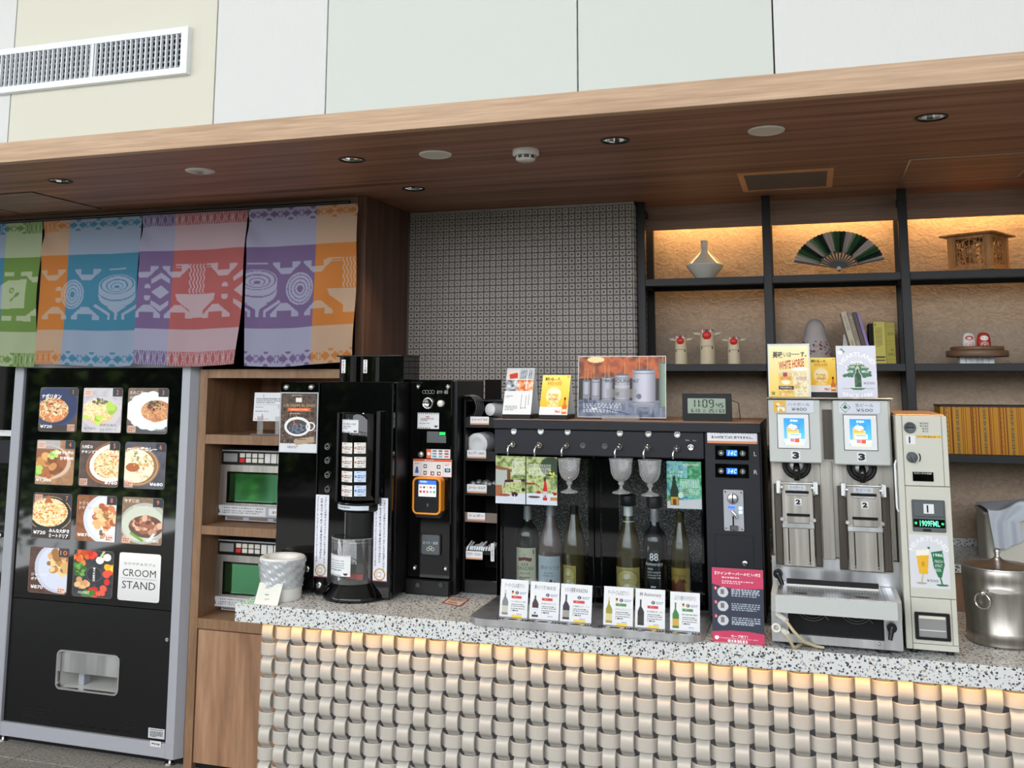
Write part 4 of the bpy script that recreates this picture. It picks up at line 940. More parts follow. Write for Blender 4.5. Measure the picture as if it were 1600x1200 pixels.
def microwave(top, bot, lb, y0, yb_):
    Y = 3.70; x0 = gx(340.5 if top else 334, y0+55, Y); x1 = x0+.50; zb = .979 if top else .601; zt = atY(388, y0, Y).z
    t = thing('microwave_oven', ((x0+x1)/2, Y, zb), lb, 'microwave', 'microwaves on the cabinet shelves')
    def R_(a, b2, c, d, yy=Y): return RC(yy, a, b2, c, d)
    m = MB(); m.box(x0+.005, x1-.005, Y+.02, 4.0-.03, zb+.03, zt, 'steel_smooth', .003); m.build('body', t)
    zc = atY(388, y0+22, Y).z
    m = MB(); m.box(x0, x1, Y, Y+.02, zc, zt, 'black_satin', .002); m.box(x0+.001, x1-.001, Y-.002, Y+.001, zt-.006, zt, 'silver_paint'); cp = m.build('control_panel', t)
    w_ = x1-x0; h = zt-zc
    m = MB(); m.box(x0+w_*.05, x0+w_*.19, Y-.0025, Y, zc+h*.15, zc+h*.75, 'capsule_grey'); m.build('display', cp)
    for k in range(12):
        red = k < 4; xx = x0+w_*(.215+.062*k); m = MB()
        if red:
            for j in (0, 1): m.box(xx, xx+w_*.05, Y-.004, Y, zc+h*(.12+.36*j), zc+h*(.42+.36*j), 'red_paint' if k == 0 and j == 0 else 'cream_plastic', .001)
        else: m.box(xx, xx+w_*.054, Y-.003, Y, zc+h*.12, zc+h*.78, 'white_plastic', .0008)
        m.build('button', cp)
    zd0 = atY(388, yb_-10, Y).z; zl = atY(388, yb_-28, Y).z
    wz1 = atY(388, y0+35, Y).z; wz0 = zl+.012; wxa, wxb = x0+w_*.115, x1-w_*.06
    m = MB()
    for bx in ((x0, wxa, zl, zc-.003), (wxb, x1, zl, zc-.003), (wxa, wxb, zl, wz0), (wxa, wxb, wz1, zc-.003)): m.box(bx[0], bx[1], Y-.012, Y+.02, bx[2], bx[3], 'steel')
    m.ringprism([(wxa-.004, wz0-.004), (wxb+.004, wz0-.004), (wxb+.004, wz1+.004), (wxa-.004, wz1+.004)], [(wxa+.004, wz0+.004), (wxb-.004, wz0+.004), (wxb-.004, wz1-.004), (wxa+.004, wz1-.004)], Y-.014, Y-.010, 'black_gloss')
    d = m.build('door', t); m = MB(); m.box(wxa+.003, wxb-.003, Y-.009, Y-.004, wz0+.003, wz1-.003, 'reflected_green'); m.build('window_glass', d, label='glossy window with reflected greenery painted in as green')
    m = MB(); m.box(x0, x1, Y-.010, Y+.02, zd0, zl-.001, 'silver_paint', .001); lp = m.build('label_panel', t)
    cv = CV(90, 14, (214, 216, 218)); cv.dashes(.12, .15, .95, .9, 3, (120, 124, 132), wmin=.01, wmax=.04); cv.poly([(.02, .8), (.05, .2), (.08, .8)], (60, 60, 60))
    card('warning_label', (x0+.005, x0+w_*.50, zd0+.004, zl-.006), Y-.011, cv, t=.0005, parent=t)
    card('name_label', (x0+w_*.53, x0+w_*.71, zd0+.010, zl-.010), Y-.011, None, [T('電子レンジ', .2, .35, .6, .35)], t=.0006, parent=t)
    m = MB(); m.box(x0+.04, x1-.04, Y+.005, Y+.03, zb+.006, zd0-.001, 'silver_paint')
    for a, b2 in ((.06, .26), (.28, .5), (.52, .74), (.76, .92)): m.box(x0+w_*a+.02, x0+w_*b2, Y+.003, Y+.006, zb+.010, zd0-.006, 'vent_grey')
    m.build('vent_base', t)
    for a in (.05, .45):
        for xx in (x0+w_*.12, x1-w_*.12): m = MB(); m.cyl((xx, Y+.05+a*.3, zb), (xx, Y+.05+a*.3, zb+.031), .012, .012, 12, 'rubber'); m.build('foot', t)
microwave(True, False, 'stainless microwave with tree reflection painted green into its window on the upper open shelf', 703.5, 817)
microwave(False, True, 'stainless microwave on the lower open shelf, partly behind the white bin', 845, 961)
# sign in an acrylic stand on the top shelf
Y = 3.63; x0, x1, z0, z1 = RC(Y, 396, 613.5, 440, 658)
t = thing('instruction_stand', ((x0+x1)/2, Y, 1.36), 'white instruction sheet in a clear acrylic stand on the cabinet top shelf', 'sign')
cv = CV(70, 80, (226, 228, 232)); cv.dashes(.06, .20, .92, .40, 3, (130, 134, 142), seed=3); cv.dashes(.06, .5, .6, .54, 1, (130, 134, 142)); cv.dashes(.06, .64, .9, .70, 1, (130, 134, 142)); cv.dashes(.05, .92, .95, .96, 1, (220, 60, 60)); cv.line([(.05, .43), (.95, .43)], .008, (170, 170, 176)); cv.line([(.05, .6), (.95, .6)], .008, (170, 170, 176))
card('sheet', (x0, x1, z0, z1), Y, cv, [T('1', .32, .05, None, .12, (60, 60, 64)), T('5', .30, .76, None, .12, (60, 60, 64)), T('2', .85, .45, None, .1, (60, 60, 64))], parent=t, tilt=.06)
m = MB()
for a in (.16, .80): m.box(x0+(x1-x0)*a, x0+(x1-x0)*(a+.2), Y-.001, Y+.003, 1.362, z0+.02, 'glass_goblet')
m.box(x0, x1+.02, Y-.015, Y+.05, 1.36, 1.3635, 'glass_goblet'); m.build('acrylic_stand', t, label='clear acrylic legs and foot')
# ================================================================ STEEL SHELF RACK
YF, YR = 4.05, 4.30
rk = thing('shelf_rack', (.3, YF, 0), 'black square-tube steel shelf rack standing against the plaster wall', 'shelf rack')
PX = [atY(1002, 440, YF).x, atY(1200, 440, YF).x, atY(1415.5, 440, YF).x]; PX.append(PX[2]+(PX[2]-PX[1])*1.02); PX.append(PX[3]+.54)
SZ = [atY(1300, 428, YF).z, 1.663, 1.316]
zbc = atY(1497, 852, YP).z; fy = atZ(1497, 882, zbc).y
for x in PX:
    for y, w_ in ((YF, .017), (YR, .015)):
        m = MB(); m.box(x-w_, x+w_, y, y+.03, zbc, ZC-.002, 'black_steel', .0015); m.build('post', rk)
    m = MB(); m.box(x-.012, x+.012, YF+.03, 4.184, ZC-.055, ZC-.025, 'black_steel', .001); m.build('ceiling_bracket', rk)
for z in SZ:
    for a, b_ in zip(PX[:-1], PX[1:]):
        m = MB(); m.box(a+.017, b_-.017, YF, YF+.03, z-.030, z, 'black_steel', .001); m.build('front_rail', rk)
        m = MB(); m.box(a+.016, b_-.016, YR, YR+.03, z-.030, z, 'black_steel', .001); m.build('rear_rail', rk)
        m = MB(); m.box(a+.017, b_-.017, YF+.03, YR, z-.012, z-.001, 'black_steel'); m.build('shelf_board', rk)
    for x in PX: m = MB(); m.box(x-.014, x+.014, YF+.03, YR, z-.030, z-.002, 'black_steel', .001); m.build('side_rail', rk)
for px in (1101, 1308, 1528):
    q = atY(px, 446, YF+.06); m = MB(); m.box(q.x-.012, q.x+.012, YF+.032, YF+.075, SZ[0]-.022, SZ[0]-.012, 'capsule_grey', .001); m.build('clip', rk)

# vase
Y = 4.16; z0 = SZ[0]; q = atY(1101.7, 433, Y); sc = .001*Y/1.0*.70
def pxm(x, y, Y): return abs(atY(x+.5, y, Y).x-atY(x-.5, y, Y).x)
u = pxm(1101, 415, Y)
H = atY(1101, 376.5, Y).z-z0; zm = atY(1101, 415, Y).z-z0; R = 30*u
m = MB(); m.lathe((q.x, Y, z0), [(0, .002), (R*.42, 0), (R*.45, .004), (R*.75, zm*.55), (R*.98, zm*.95), (R, zm), (R*.96, zm*1.07), (R*.60, zm*1.55), (R*.30, zm*1.85), (R*.20, zm*2.05), (R*.185, zm*2.3), (R*.19, H*.97), (R*.21, H), (R*.15, H), (R*.13, H*.9), (R*.12, zm*1.9)], 48, 'ceramic')
tag(m.build('vase'), 'pale glazed vase with a flat diamond body and thin neck, on the top shelf', 'vase')

# folding fan
Y = 4.17; c = atY(1310.6, 419.5, Y); u = pxm(1310, 400, Y); R, r0 = 73*u, 30*u
t = thing('folding_fan', (c.x, Y, SZ[0]), 'open folding fan in dark green and cream stripes on a small stand', 'fan')
m = MB(); n = 56; A0, A1 = math.radians(167), math.radians(13)
cols = []
def fcol(k):
    ph = ((k/n)*5.2+.05) % 1.0
    return (198, 184, 178) if ph < .34 else ((120, 146, 112) if ph < .46 else ((58, 96, 62) if ph < .72 else (28, 48, 38)))
for k in range(n):
    a, b_ = A0+(A1-A0)*k/n, A0+(A1-A0)*(k+1)/n; ya = Y-(.004 if k % 2 else -.004); yb = Y+(.004 if k % 2 else -.004)
    rs = [r0, (r0+R)/2, R*(1.0 if k % 2 else .985)]; rs2 = [r0, (r0+R)/2, R*(.985 if k % 2 else 1.0)]
    v = [(c.x+rr*math.cos(a), ya, c.z+rr*math.sin(a)*.86) for rr in rs]+[(c.x+rr*math.cos(b_), yb, c.z+rr*math.sin(b_)*.86) for rr in rs2]
    m.add(v, [(0, 1, 4, 3), (1, 2, 5, 4)], 'print', col=lincol(fcol(k)))
m.build('pleated_leaf', t)
for k in range(15):
    a = A0+(A1-A0)*k/14; d = Vector((math.cos(a), 0, math.sin(a)*.86)); e = Vector((-d.z, 0, d.x)).normalized(); p = Vector((c.x, Y-.006+.0006*k, c.z)); big = k in (0, 14)
    m = MB(); w0, w1 = .0022, .0045; L = R*.99 if big else r0*1.12; pts = [p-e*w0, p+e*w0, p+d*L+e*w1, p+d*L-e*w1]
    m.add([tuple(x+Vector((0, dy, 0))) for dy in (-.0012, .0012) for x in pts], [(0, 1, 2, 3), (7, 6, 5, 4), (0, 4, 5, 1), (1, 5, 6, 2), (2, 6, 7, 3), (3, 7, 4, 0)], 'black_satin'); m.build('rib', t)
m = MB(); m.cyl((c.x, Y-.012, c.z), (c.x, Y+.008, c.z), .008, .008, 14, 'black_gloss'); m.cyl((c.x, Y, c.z), (c.x+.002, Y, c.z-.012), .007, .004, 10, 'black_gloss'); m.build('pivot', t)
for px in (1275.5, 1338.5):
    x = atY(px, 420, Y).x; zt = atY(px, 409, Y).z; m = MB(); m.tube([(x, Y-.02, SZ[0]), (x, Y-.02, zt), (x, Y-.012, zt+.002)], .0014, 6, 'copper_trim'); m.tube([(x, Y-.02, SZ[0]+.002), (x, Y+.03, SZ[0]+.002)], .0014, 6, 'copper_trim'); m.build('stand_wire', t)

# lattice lantern
Y = 4.15; S = .170; q = atY(1529.5, 410, 4.08); z0 = SZ[0]; zt = atY(1529, 360, 4.08).z; hh = zt-z0
t = thing('lattice_box', (q.x, 4.08, z0), 'square wooden lantern box with star lattice sides on the right end of the top shelf', 'lantern')
ang = math.radians(-8.8+41)
cen = Vector((q.x, 4.08, 0))+Vector((math.sin(math.radians(8.8)), math.cos(math.radians(8.8)), 0))*S*.70
Mz = Matrix.Translation(cen) @ Matrix.Rotation(-ang, 4, 'Z')
def LB(fn, name):
    m = MB(); fn(m); m.xform(Mz); m.build(name, t)
h = S/2
LB(lambda m: (m.box(-h*1.12, h*1.12, -h*1.12, h*1.12, z0+.004, z0+.012, 'lantern_wood', .001), m.box(-h*1.04, h*1.04, -h*1.04, h*1.04, z0+.012, z0+.02, 'lantern_wood', .001)), 'base')
LB(lambda m: (m.box(-h*1.26, h*1.26, -h*1.26, h*1.26, zt-.012, zt-.005, 'lantern_wood', .001), m.box(-h*1.0, h*1.0, -h*1.0, h*1.0, zt-.005, zt-.001, 'lantern_wood')), 'lid')
for sx in (-1, 1):
    for sy in (-1, 1): LB(lambda m: m.box(sx*h, sx*(h-.022), sy*h, sy*(h-.022), z0+.02, zt-.012, 'lantern_wood', .001), 'corner_post')
for k, side in enumerate(('ym', 'xp', 'yp', 'xm')):
    m = MB(); za, zb = z0+.026, zt-.018; wz = (zb-za)/2; cz = (za+zb)/2; hw = h-.022
    P = lambda u_, v_: (u_, -h+.008, v_)
    def bar(a, b_, r=.0023): m.tube([P(*a), P(*b_)], r, 4, 'lantern_wood', smooth=False)
    m.box(-hw, hw, -h+.003, -h+.012, z0+.02, za+.006, 'lantern_wood'); m.box(-hw, hw, -h+.003, -h+.012, zb-.006, zt-.012, 'lantern_wood'); m.box(-hw, -hw+.008, -h+.003, -h+.012, za, zb, 'lantern_wood'); m.box(hw-.008, hw, -h+.003, -h+.012, za, zb, 'lantern_wood')
    for q_ in range(12):
        a = q_*PI/6; bar((0, cz), (math.cos(a)*hw*.95, cz+math.sin(a)*wz*.95))
    for q_ in range(6):
        a = q_*PI/3+PI/6; b2 = a+PI/3
        for f1 in (.45, .9): bar((math.cos(a)*hw*f1, cz+math.sin(a)*wz*f1), (math.cos(b2)*hw*f1, cz+math.sin(b2)*wz*f1))
    for q_ in (-.66, -.33, .33, .66): bar((hw*q_, za), (hw*q_, zb), .0018)
    bar((-hw, za+wz*.4), (hw, za+wz*.4), .0012); bar((-hw, zb-wz*.4), (hw, zb-wz*.4), .0012)
    m.xform(Mz @ Matrix.Rotation(k*PI/2, 4, 'Z')); m.build('lattice_panel', t)

# wooden deer dolls
def doll(px, yt, yb, wpx, lb):
    Y = 4.13; z0 = SZ[1]; q = atY(px, 560, Y); u = pxm(px, 545, Y); r = wpx*u/2; H = atY(px, yt, Y).z-z0
    t = thing('wooden_doll', (q.x, Y, z0), lb, 'figurine', 'wooden deer dolls on the middle shelf'); x = q.x
    m = MB(); seg = 28; vs = []; prof = [(r*.98, 0), (r, .004), (r*.95, H*.5), (r*.9, H*.9)]
    m.lathe((x, Y, z0), prof, seg, 'pale_wood')
    top = []
    for i in range(seg):
        a = 2*PI*i/seg; top.append((x+math.cos(a)*r*.9, Y+math.sin(a)*r*.9, z0+H*.9+H*.09*(.5+.5*math.sin(a))))
    base = [(x+math.cos(2*PI*i/seg)*r*.9, Y+math.sin(2*PI*i/seg)*r*.9, z0+H*.9) for i in range(seg)]
    m.add(base+top, [(i, (i+1) % seg, seg+(i+1) % seg, seg+i) for i in range(seg)]+[tuple(range(seg, 2*seg))], 'pale_wood', True); m.build('body', t)
    m = MB(); zn = z0+H*.80; m.lathe((x, Y-r*.86, zn), [(0, .006), (r*.35, .005), (r*.56, .001), (r*.57, -.006)], 24, 'red_paint', axis=(0, -1, 0)); m.build('nose', t, label='big round red nose')
    for s_ in (-1, 1):
        m = MB(); m.cyl((x+s_*r*.42, Y-r*.80, z0+H*.945), (x+s_*r*.42, Y-r*.92, z0+H*.945), r*.20, r*.20, 14, 'white_paint'); m.cyl((x+s_*r*.38, Y-r*.92, z0+H*.945), (x+s_*r*.38, Y-r*.95, z0+H*.945), r*.11, r*.11, 12, 'black_matte')
        m.tube([(x+s_*r*.42+math.cos(a)*r*.22, Y-r*.93, z0+H*.945+math.sin(a)*r*.22) for a in [k*PI/8 for k in range(9)]], r*.05, 5, 'red_paint'); m.build('eye', t)
        m = MB(); m.tube([(x+s_*r*.85, Y, z0+H*.82), (x+s_*r*1.25, Y, z0+H*.86), (x+s_*r*1.5, Y-.003, z0+H*.85), (x+s_*r*1.85, Y, z0+H*.90)], [r*.16, r*.26, r*.22, r*.06], 8, 'pale_wood'); m.build('antler', t)
    m = MB(); m.tube([(x+math.cos(a)*r*.97, Y+math.sin(a)*r*.97, z0+H*.50) for a in [PI+PI*k/12 for k in range(3, 10)]], .0009, 4, 'dark_brown')
    for s_ in (-1, 1):
        a = -PI/2+s_*.75; m.tube([(x+math.cos(a)*r*.98, Y+math.sin(a)*r*.98, z0+H*.50), (x+math.cos(a)*r*.98, Y+math.sin(a)*r*.98, z0+H*.42)], .0022, 5, 'dark_brown')
    m.build('mouth_line', t)
doll(1064.5, 524, 568, 20, 'left wooden deer doll, short, red nose, furthest from the fan')
doll(1106, 513.5, 568, 24, 'tallest wooden deer doll with a red nose, standing between two shorter ones')
doll(1147.5, 525, 568, 20.5, 'right wooden deer doll, short, red nose, nearest the paper lamp')

# paper lamp
Y = 4.18; z0 = SZ[1]; q = atY(1274.5, 545, Y); u = pxm(1274, 540, Y); H = atY(1274, 498.5, Y).z-z0; r = 25*u
prof = [(r*.05, H), (r*.22, H*.985), (r*.42, H*.94), (r*.56, H*.86), (r*.66, H*.72), (r*.75, H*.58), (r*.90, H*.44), (r*1.0, H*.33), (r*1.02, H*.24), (r*.96, H*.14), (r*.80, H*.05), (r*.70, .0)]
PR = []
for (a, b_), (c_, d) in zip(prof[:-1], prof[1:]):
    for k in range(4): PR.append((a+(c_-a)*k/4+(.0004 if k % 2 else -.0004), b_+(d-b_)*k/4))
PR.append(prof[-1])
t = thing('paper_lamp', (q.x, Y, z0), 'ribbed pale grey paper lamp shaped like a bell with a band of coloured petals', 'lamp')
m = MB(); m.lathe((q.x, Y, z0), PR, 44, 'lamp_paper'); m.build('shade', t)
rnd = random.Random(5); m = MB(); cs = [(128, 40, 52), (54, 58, 92), (170, 120, 70), (90, 40, 70), (150, 60, 50)]
for k in range(110):
    a = rnd.uniform(PI, 2*PI); hf = rnd.uniform(.20, .44) if k % 5 else rnd.uniform(.4, .5); zz = H*hf; rr = np.interp(hf, [.14, .24, .33, .44, .58], [r*.96, r*1.02, r*1.0, r*.90, r*.75])+.0012
    s_ = rnd.uniform(.0035, .007); e = Vector((-math.sin(a), math.cos(a), 0)); w_ = rnd.uniform(-1, 1); p = Vector((q.x+math.cos(a)*rr, Y+math.sin(a)*rr, z0+zz)); d1 = (e*math.cos(w_)+Vector((0, 0, 1))*math.sin(w_))*s_; d2 = (-e*math.sin(w_)+Vector((0, 0, 1))*math.cos(w_))*s_*.55
    m.add([p-d1, p+d2, p+d1, p-d2], [(0, 1, 2, 3)], 'print', col=lincol(cs[k % 5]))
m.build('petal_band', t)

# leaning books on a bookend
Y = 4.10; z0 = SZ[1]; L = .212; dep = .15
def book(px, wpx, lean, col, lb, txt=None, tc=(50, 50, 50), L=L):
    u = pxm(1330, 530, Y); w_ = wpx*u; xb_ = atY(px, 565, Y).x; a = lean
    U = Vector((math.cos(a), 0, math.sin(a))); V = Vector((-math.sin(a), 0, math.cos(a)))
    P0 = Vector((xb_, Y, z0+.0005)); mb = MB(); slab(mb, P0, U, V, w_, L, dep, 'print', col=lincol(col))
    if txt:
        sf = flat(P0, U, V, w_, L); write(mb, sf, txt, .25, .08, .5, .28, tc, L/w_, lift=.0004, vert=True); write(mb, sf, '出版', .3, .55, .4, .1, tc, L/w_, lift=.0004, vert=True)
    tag(mb.build('book', origin=tuple(P0)), lb, 'book', 'books on the middle shelf')
book(1336.5, 8.6, math.radians(13), (190, 178, 156), 'beige book leaning leftmost of the four slanted books', 'わたしの台所')
book(1346.0, 7.2, math.radians(13), (140, 124, 108), 'grey-brown book leaning second from the left among the slanted books', '暮らしの本', (190, 180, 170))
book(1354.5, 6.0, math.radians(13), (78, 66, 62), 'dark brown book leaning between the grey-brown and the lavender ones')
book(1361.5, 4.4, math.radians(13), (140, 118, 168), 'thin lavender book at the right of the slanted books')
xk = atY(1321, 550, Y).x; m = MB(); m.prism([(xk-.012, z0+.001), (xk+.030, z0+.001), (xk+.002, z0+.12), (xk-.004, z0+.12)], Y+.04, Y+.043, 'capsule_grey'); m.box(xk-.02, xk+.030, Y+.0, Y+.1, z0+.0003, z0+.002, 'capsule_grey'); tag(m.build('bookend'), 'small grey metal bookend behind the slanted books', 'bookend')
x0, x1, za, zb = RC(4.09, 1366, 503, 1383.5, 567); zb = zb
t = thing('slipcase_book', (x0, 4.09, z0), 'thick yellow boxed book standing upright beside the slanted books', 'book', 'books on the middle shelf')
mb = MB(); P0 = Vector((x0, 4.09, z0)); w_ = x1-x0; h_ = zb-z0; slab(mb, P0, UX, UZ, w_, h_, .13, 'print', col=lincol((176, 164, 64)))
cv = CV(30, 100, (186, 174, 76)); cv.dashes(.12, .14, .75, .60, 14, (130, 120, 50), seed=3, wmin=.1, wmax=.3); cv.rect(.1, .82, .9, .86, (60, 56, 30)); cv.rect(.1, .9, .9, .93, (60, 56, 30)); cv.rect(.1, .05, .2, .1, (60, 56, 30))
paint(mb, flat(P0, UX, UZ, w_, h_), cv, 'print', .0003); mb.build('slipcase', t)
x2 = atY(1398, 535, 4.10).x; mb = MB(); P1 = Vector((x1+.001, 4.095, z0)); slab(mb, P1, UX, UZ, x2-x1, h_*.985, .12, 'print', col=lincol((160, 148, 40)))
sf = flat(P1, UX, UZ, x2-x1, h_*.985); A = h_/(x2-x1)
write(mb, sf, 'BOOK', .3, .24, .6, .07, (40, 38, 24), A); write(mb, sf, 'THE', .5, .64, .35, .06, (40, 38, 24), A); write(mb, sf, 'SIMPLE', .22, .74, .72, .07, (40, 38, 24), A)
for v in (.1, .45, .53, .9):
    P = sf(np.array([.0, 1, 1, 0]), np.array([v+.006, v+.006, v, v]), np.full(4, .0004)); mb.add([tuple(p) for p in P], [(0, 1, 2, 3)], 'print', col=lincol((90, 84, 30)))
mb.build('volume', t, label='darker yellow volume with black lettering')
x3, x4, _, zz = RC(4.12, 1358.5, 505, 1366, 567); m = MB(); m.box(x3, x4, 4.14, 4.25, z0, zz, 'black_matte', .001); tag(m.build('book'), 'black book hidden behind the left edge of the yellow boxed book', 'book', 'books on the middle shelf')

# steamer lids on white blocks with two round dolls
Y = 4.14; u = pxm(1527, 545, Y); q = atY(1527, 560, Y); z0 = SZ[1]
x0, x1, za, zb = RC(Y-.03, 1500, 557.5, 1554, 567)
for k in range(6):
    w_ = (x1-x0)/6; m = MB(); m.box(x0+k*w_+.0006, x0+(k+1)*w_-.0006, Y-.03, Y+.05, z0, zb, 'white_paint', .001)
    tag(m.build('white_block'), ['leftmost small white block under the steamer discs', 'second white block from the left under the steamer discs', 'third white block from the left under the steamer discs', 'third white block from the right under the steamer discs', 'second white block from the right under the steamer discs', 'rightmost small white block under the steamer discs'][k], 'block', 'row of white blocks under the steamer discs')
zA = zb; zB = atY(1527, 547.5, Y-.04).z; zC_ = atY(1527, 541.5, Y-.03).z
m = MB(); m.lathe((q.x, Y, zA), [(0, 0), (49*u-.002, 0), (49*u, .002), (49*u, zB-zA-.002), (49*u-.002, zB-zA), (0, zB-zA)], 48, 'brown_lacquer'); tag(m.build('steamer_disc'), 'wider lower round brown steamer disc on the white blocks', 'steamer disc', 'steamer discs on the middle shelf')
m = MB(); m.lathe((q.x+.001, Y, zB), [(0, 0), (42*u-.002, 0), (42*u, .002), (42*u, zC_-zB-.002), (42*u-.002, zC_-zB), (0, zC_-zB)], 48, 'brown_lacquer')
for k in range(3): m.box(q.x+.006, q.x+.009, Y-42*u-.0006, Y-42*u+.001, zB+.003+k*.006, zB+.006+k*.006, 'dark_brown')
tag(m.build('steamer_disc'), 'narrower upper round brown steamer disc carrying the two round dolls', 'steamer disc', 'steamer discs on the middle shelf')
def daruma(px, body, face, mark, lb):
    q = atY(px, 535, Y-.01); z = zC_; r = 11.2*u; H = atY(px, 519.5, Y-.01).z-z
    t = thing('round_doll', (q.x, Y-.01, z), lb, 'figurine', 'round tumbler dolls on the steamer discs')
    m = MB(); m.lathe((q.x, Y-.01, z), [(0, 0), (r*.86, 0), (r*.97, H*.1), (r, H*.3), (r*.93, H*.6), (r*.78, H*.85), (r*.5, H*.97), (0, H)], 28, body); m.build('body', t)
    def S(u_, v_, n_):
        a = -PI/2+(u_-.5)*1.9; zz = z+H*(1-v_); rr = np.interp(1-v_, [0, .1, .3, .6, .85, .97, 1], [r*.86, r*.97, r, r*.93, r*.78, r*.5, 0])+.0006+n_
        return np.stack([q.x+np.cos(a)*rr, Y-.01+np.sin(a)*rr, zz], -1)
    cvb = (222, 218, 212) if body != 'red_paint' else (170, 52, 40); cv = CV(40, 40, cvb)
    cv.ell(.5, .40, .34, face, ry=.17); cv.ell(.5, .42, .2, cvb if mark else (240, 236, 230), ry=.08); cv.line([(.3, .4), (.45, .44)], .03, (40, 30, 30)); cv.line([(.55, .44), (.7, .4)], .03, (40, 30, 30))
    cv.ring(.5, .92, .34, .03, face, ry=.26); cv.ring(.5, .92, .24, .03, face, ry=.18); cv.rect(.44, .8, .48, .98, face); cv.rect(.54, .8, .58, .98, face); cv.rect(.4, .86, .62, .89, face)
    mb = MB(); paint(mb, S, cv, 'print', 0); mb.build('painted_face', t)
daruma(1513.5, 'ceramic', (176, 48, 38), True, 'white tumbler doll with a red face, left of the red one')
daruma(1537, 'red_paint', (232, 226, 220), False, 'red tumbler doll with a white face, right of the white one')

# striped cloth-covered box
Y = 4.085; x0, x1, za, zb = RC(Y, 1468.5, 636.5, 1640, 713); z0 = SZ[2]; x0 = atY(1471, 675, Y).x
cv = CV(190, 90, (196, 140, 44)); r = random.Random(2)
pat = [(.0, .012, (190, 136, 44)), (.03, .04, (120, 40, 24)), (.045, .052, (120, 40, 24)), (.075, .084, (150, 60, 30)), (.10, .112, (110, 60, 30)), (.20, .206, (130, 50, 26)), (.215, .221, (130, 50, 26)), (.235, .241, (150, 60, 30))]
for base in (0, .255, .51, .765):
    for a, b_, c_ in pat: cv.rect(base+a, 0, base+b_, 1, c_)
    for k in range(34):
        v = k/34; cv.rect(base+.145, v, base+.172, v+.022, (52, 46, 40) if k % 2 else (150, 132, 96)); cv.rect(base+.152, v+.004, base+.165, v+.018, (170, 150, 110) if k % 2 else (60, 52, 44))
    for k in range(10): cv.rect(base+.058, k/10, base+.066, k/10+.05, (120, 110, 40))
t = thing('cloth_box', ((x0+x1)/2, Y, z0), 'golden striped fabric-covered box on the low shelf behind the coin machine', 'box')
mb = MB(); slab(mb, (x0, Y, z0), UX, UZ, x1-x0, zb-z0, .2, 'cloth_print', col=lincol((196, 140, 44))); paint(mb, flat((x0, Y, z0), UX, UZ, x1-x0, zb-z0), cv, 'cloth_print', .0004); mb.build('box_body', t)
m = MB(); m.box(x0-.002, x1+.002, Y-.002, Y+.202, zb, zb+.006, 'dark_brown', .001); m.build('lid_edge', t)

# ================================================================ COUNTERS
ZT0c, ZB0 = .87, .813
ct = thing('service_counter', (-.3, 3.0, 0), 'long service counter with speckled stone top and woven strap front', 'counter')
xl = atY(366, 958, 2.81).x
m = MB(); m.box(xl, 2.6, 2.812, 3.42, ZB0, ZT0c, 'terrazzo', .002); m.build('countertop', ct)
m = MB(); m.box(-1.74, -1.02, 3.421, 3.66, ZB0, ZT0c, 'terrazzo', .001); m.box(-1.72, -1.04, 3.43, 3.64, 0, ZB0, 'weave_back'); m.build('rear_worktop', ct)
m = MB(); m.box(xl+.10, 2.5, 2.97, 3.30, 0, ZB0, 'weave_back'); m.build('body', ct)
m = MB(); m.box(xl+.08, 2.5, 2.855, 2.87, ZB0-.005, ZB0, 'led_warm'); m.build('led_strip', ct, label='warm light strip under the stone edge')
# woven straps
a = atY(416, 1000, 2.88).x; PXW = (atY(1583, 1090, 2.88).x-a)/((1583-416)/26.3)
WP, WC0, WR0, WY, WA = .0545, -1.748, .7665, 2.900, .0125
NC, NRW = 53, 15
def wv(t): c = math.cos(t*PI); return math.copysign(abs(c)**.50, c)
def strap(horiz, phase, n):
    m = MB(); hw = .0196; th = .0045; sub = 8; t0, t1 = (-.5, n-.5); N_ = int((t1-t0)*sub)
    prof = [(-hw, .0016), (-hw+.002, 0), (hw-.002, 0), (hw, .0016), (hw, th), (-hw, th)]
    def P(i, a, d):
        t = t0+(t1-t0)*i/N_; s_ = wv(t)*(1 if phase == 0 else -1); y = -WA*s_
        return (t*WP, y+d, a) if horiz else (a, y+d, -t*WP)
    for j in range(len(prof)):
        pa, pb = prof[j], prof[(j+1) % len(prof)]; vs = []
        for i in range(N_+1): vs += [P(i, *pa), P(i, *pb)]
        m.add(vs, [(2*i, 2*i+1, 2*i+3, 2*i+2) if not horiz else (2*i, 2*i+2, 2*i+3, 2*i+1) for i in range(N_)], 'weave', True)
    return m
pr = {}
def put(key, horiz, phase, n, loc):
    if key not in pr: pr[key] = strap(horiz, phase, n).build('strap', ct); o = pr[key]; 
    else: o = pr[key].copy(); COL.objects.link(o); o.parent = ct
    base = Vector(WLOC['service_counter']); o.location = Vector(loc)
    return o
# shapes are built about the world origin, then moved
_save = WLOC['service_counter']
for r_ in range(NRW): put(('h', r_ % 2), True, 1 if r_ % 2 == 0 else 0, NC, (WC0, WY, WR0-r_*WP))
for c_ in range(NC): put(('v', c_ % 2), False, 0 if c_ % 2 == 0 else 1, NRW, (WC0+c_*WP, WY, WR0))
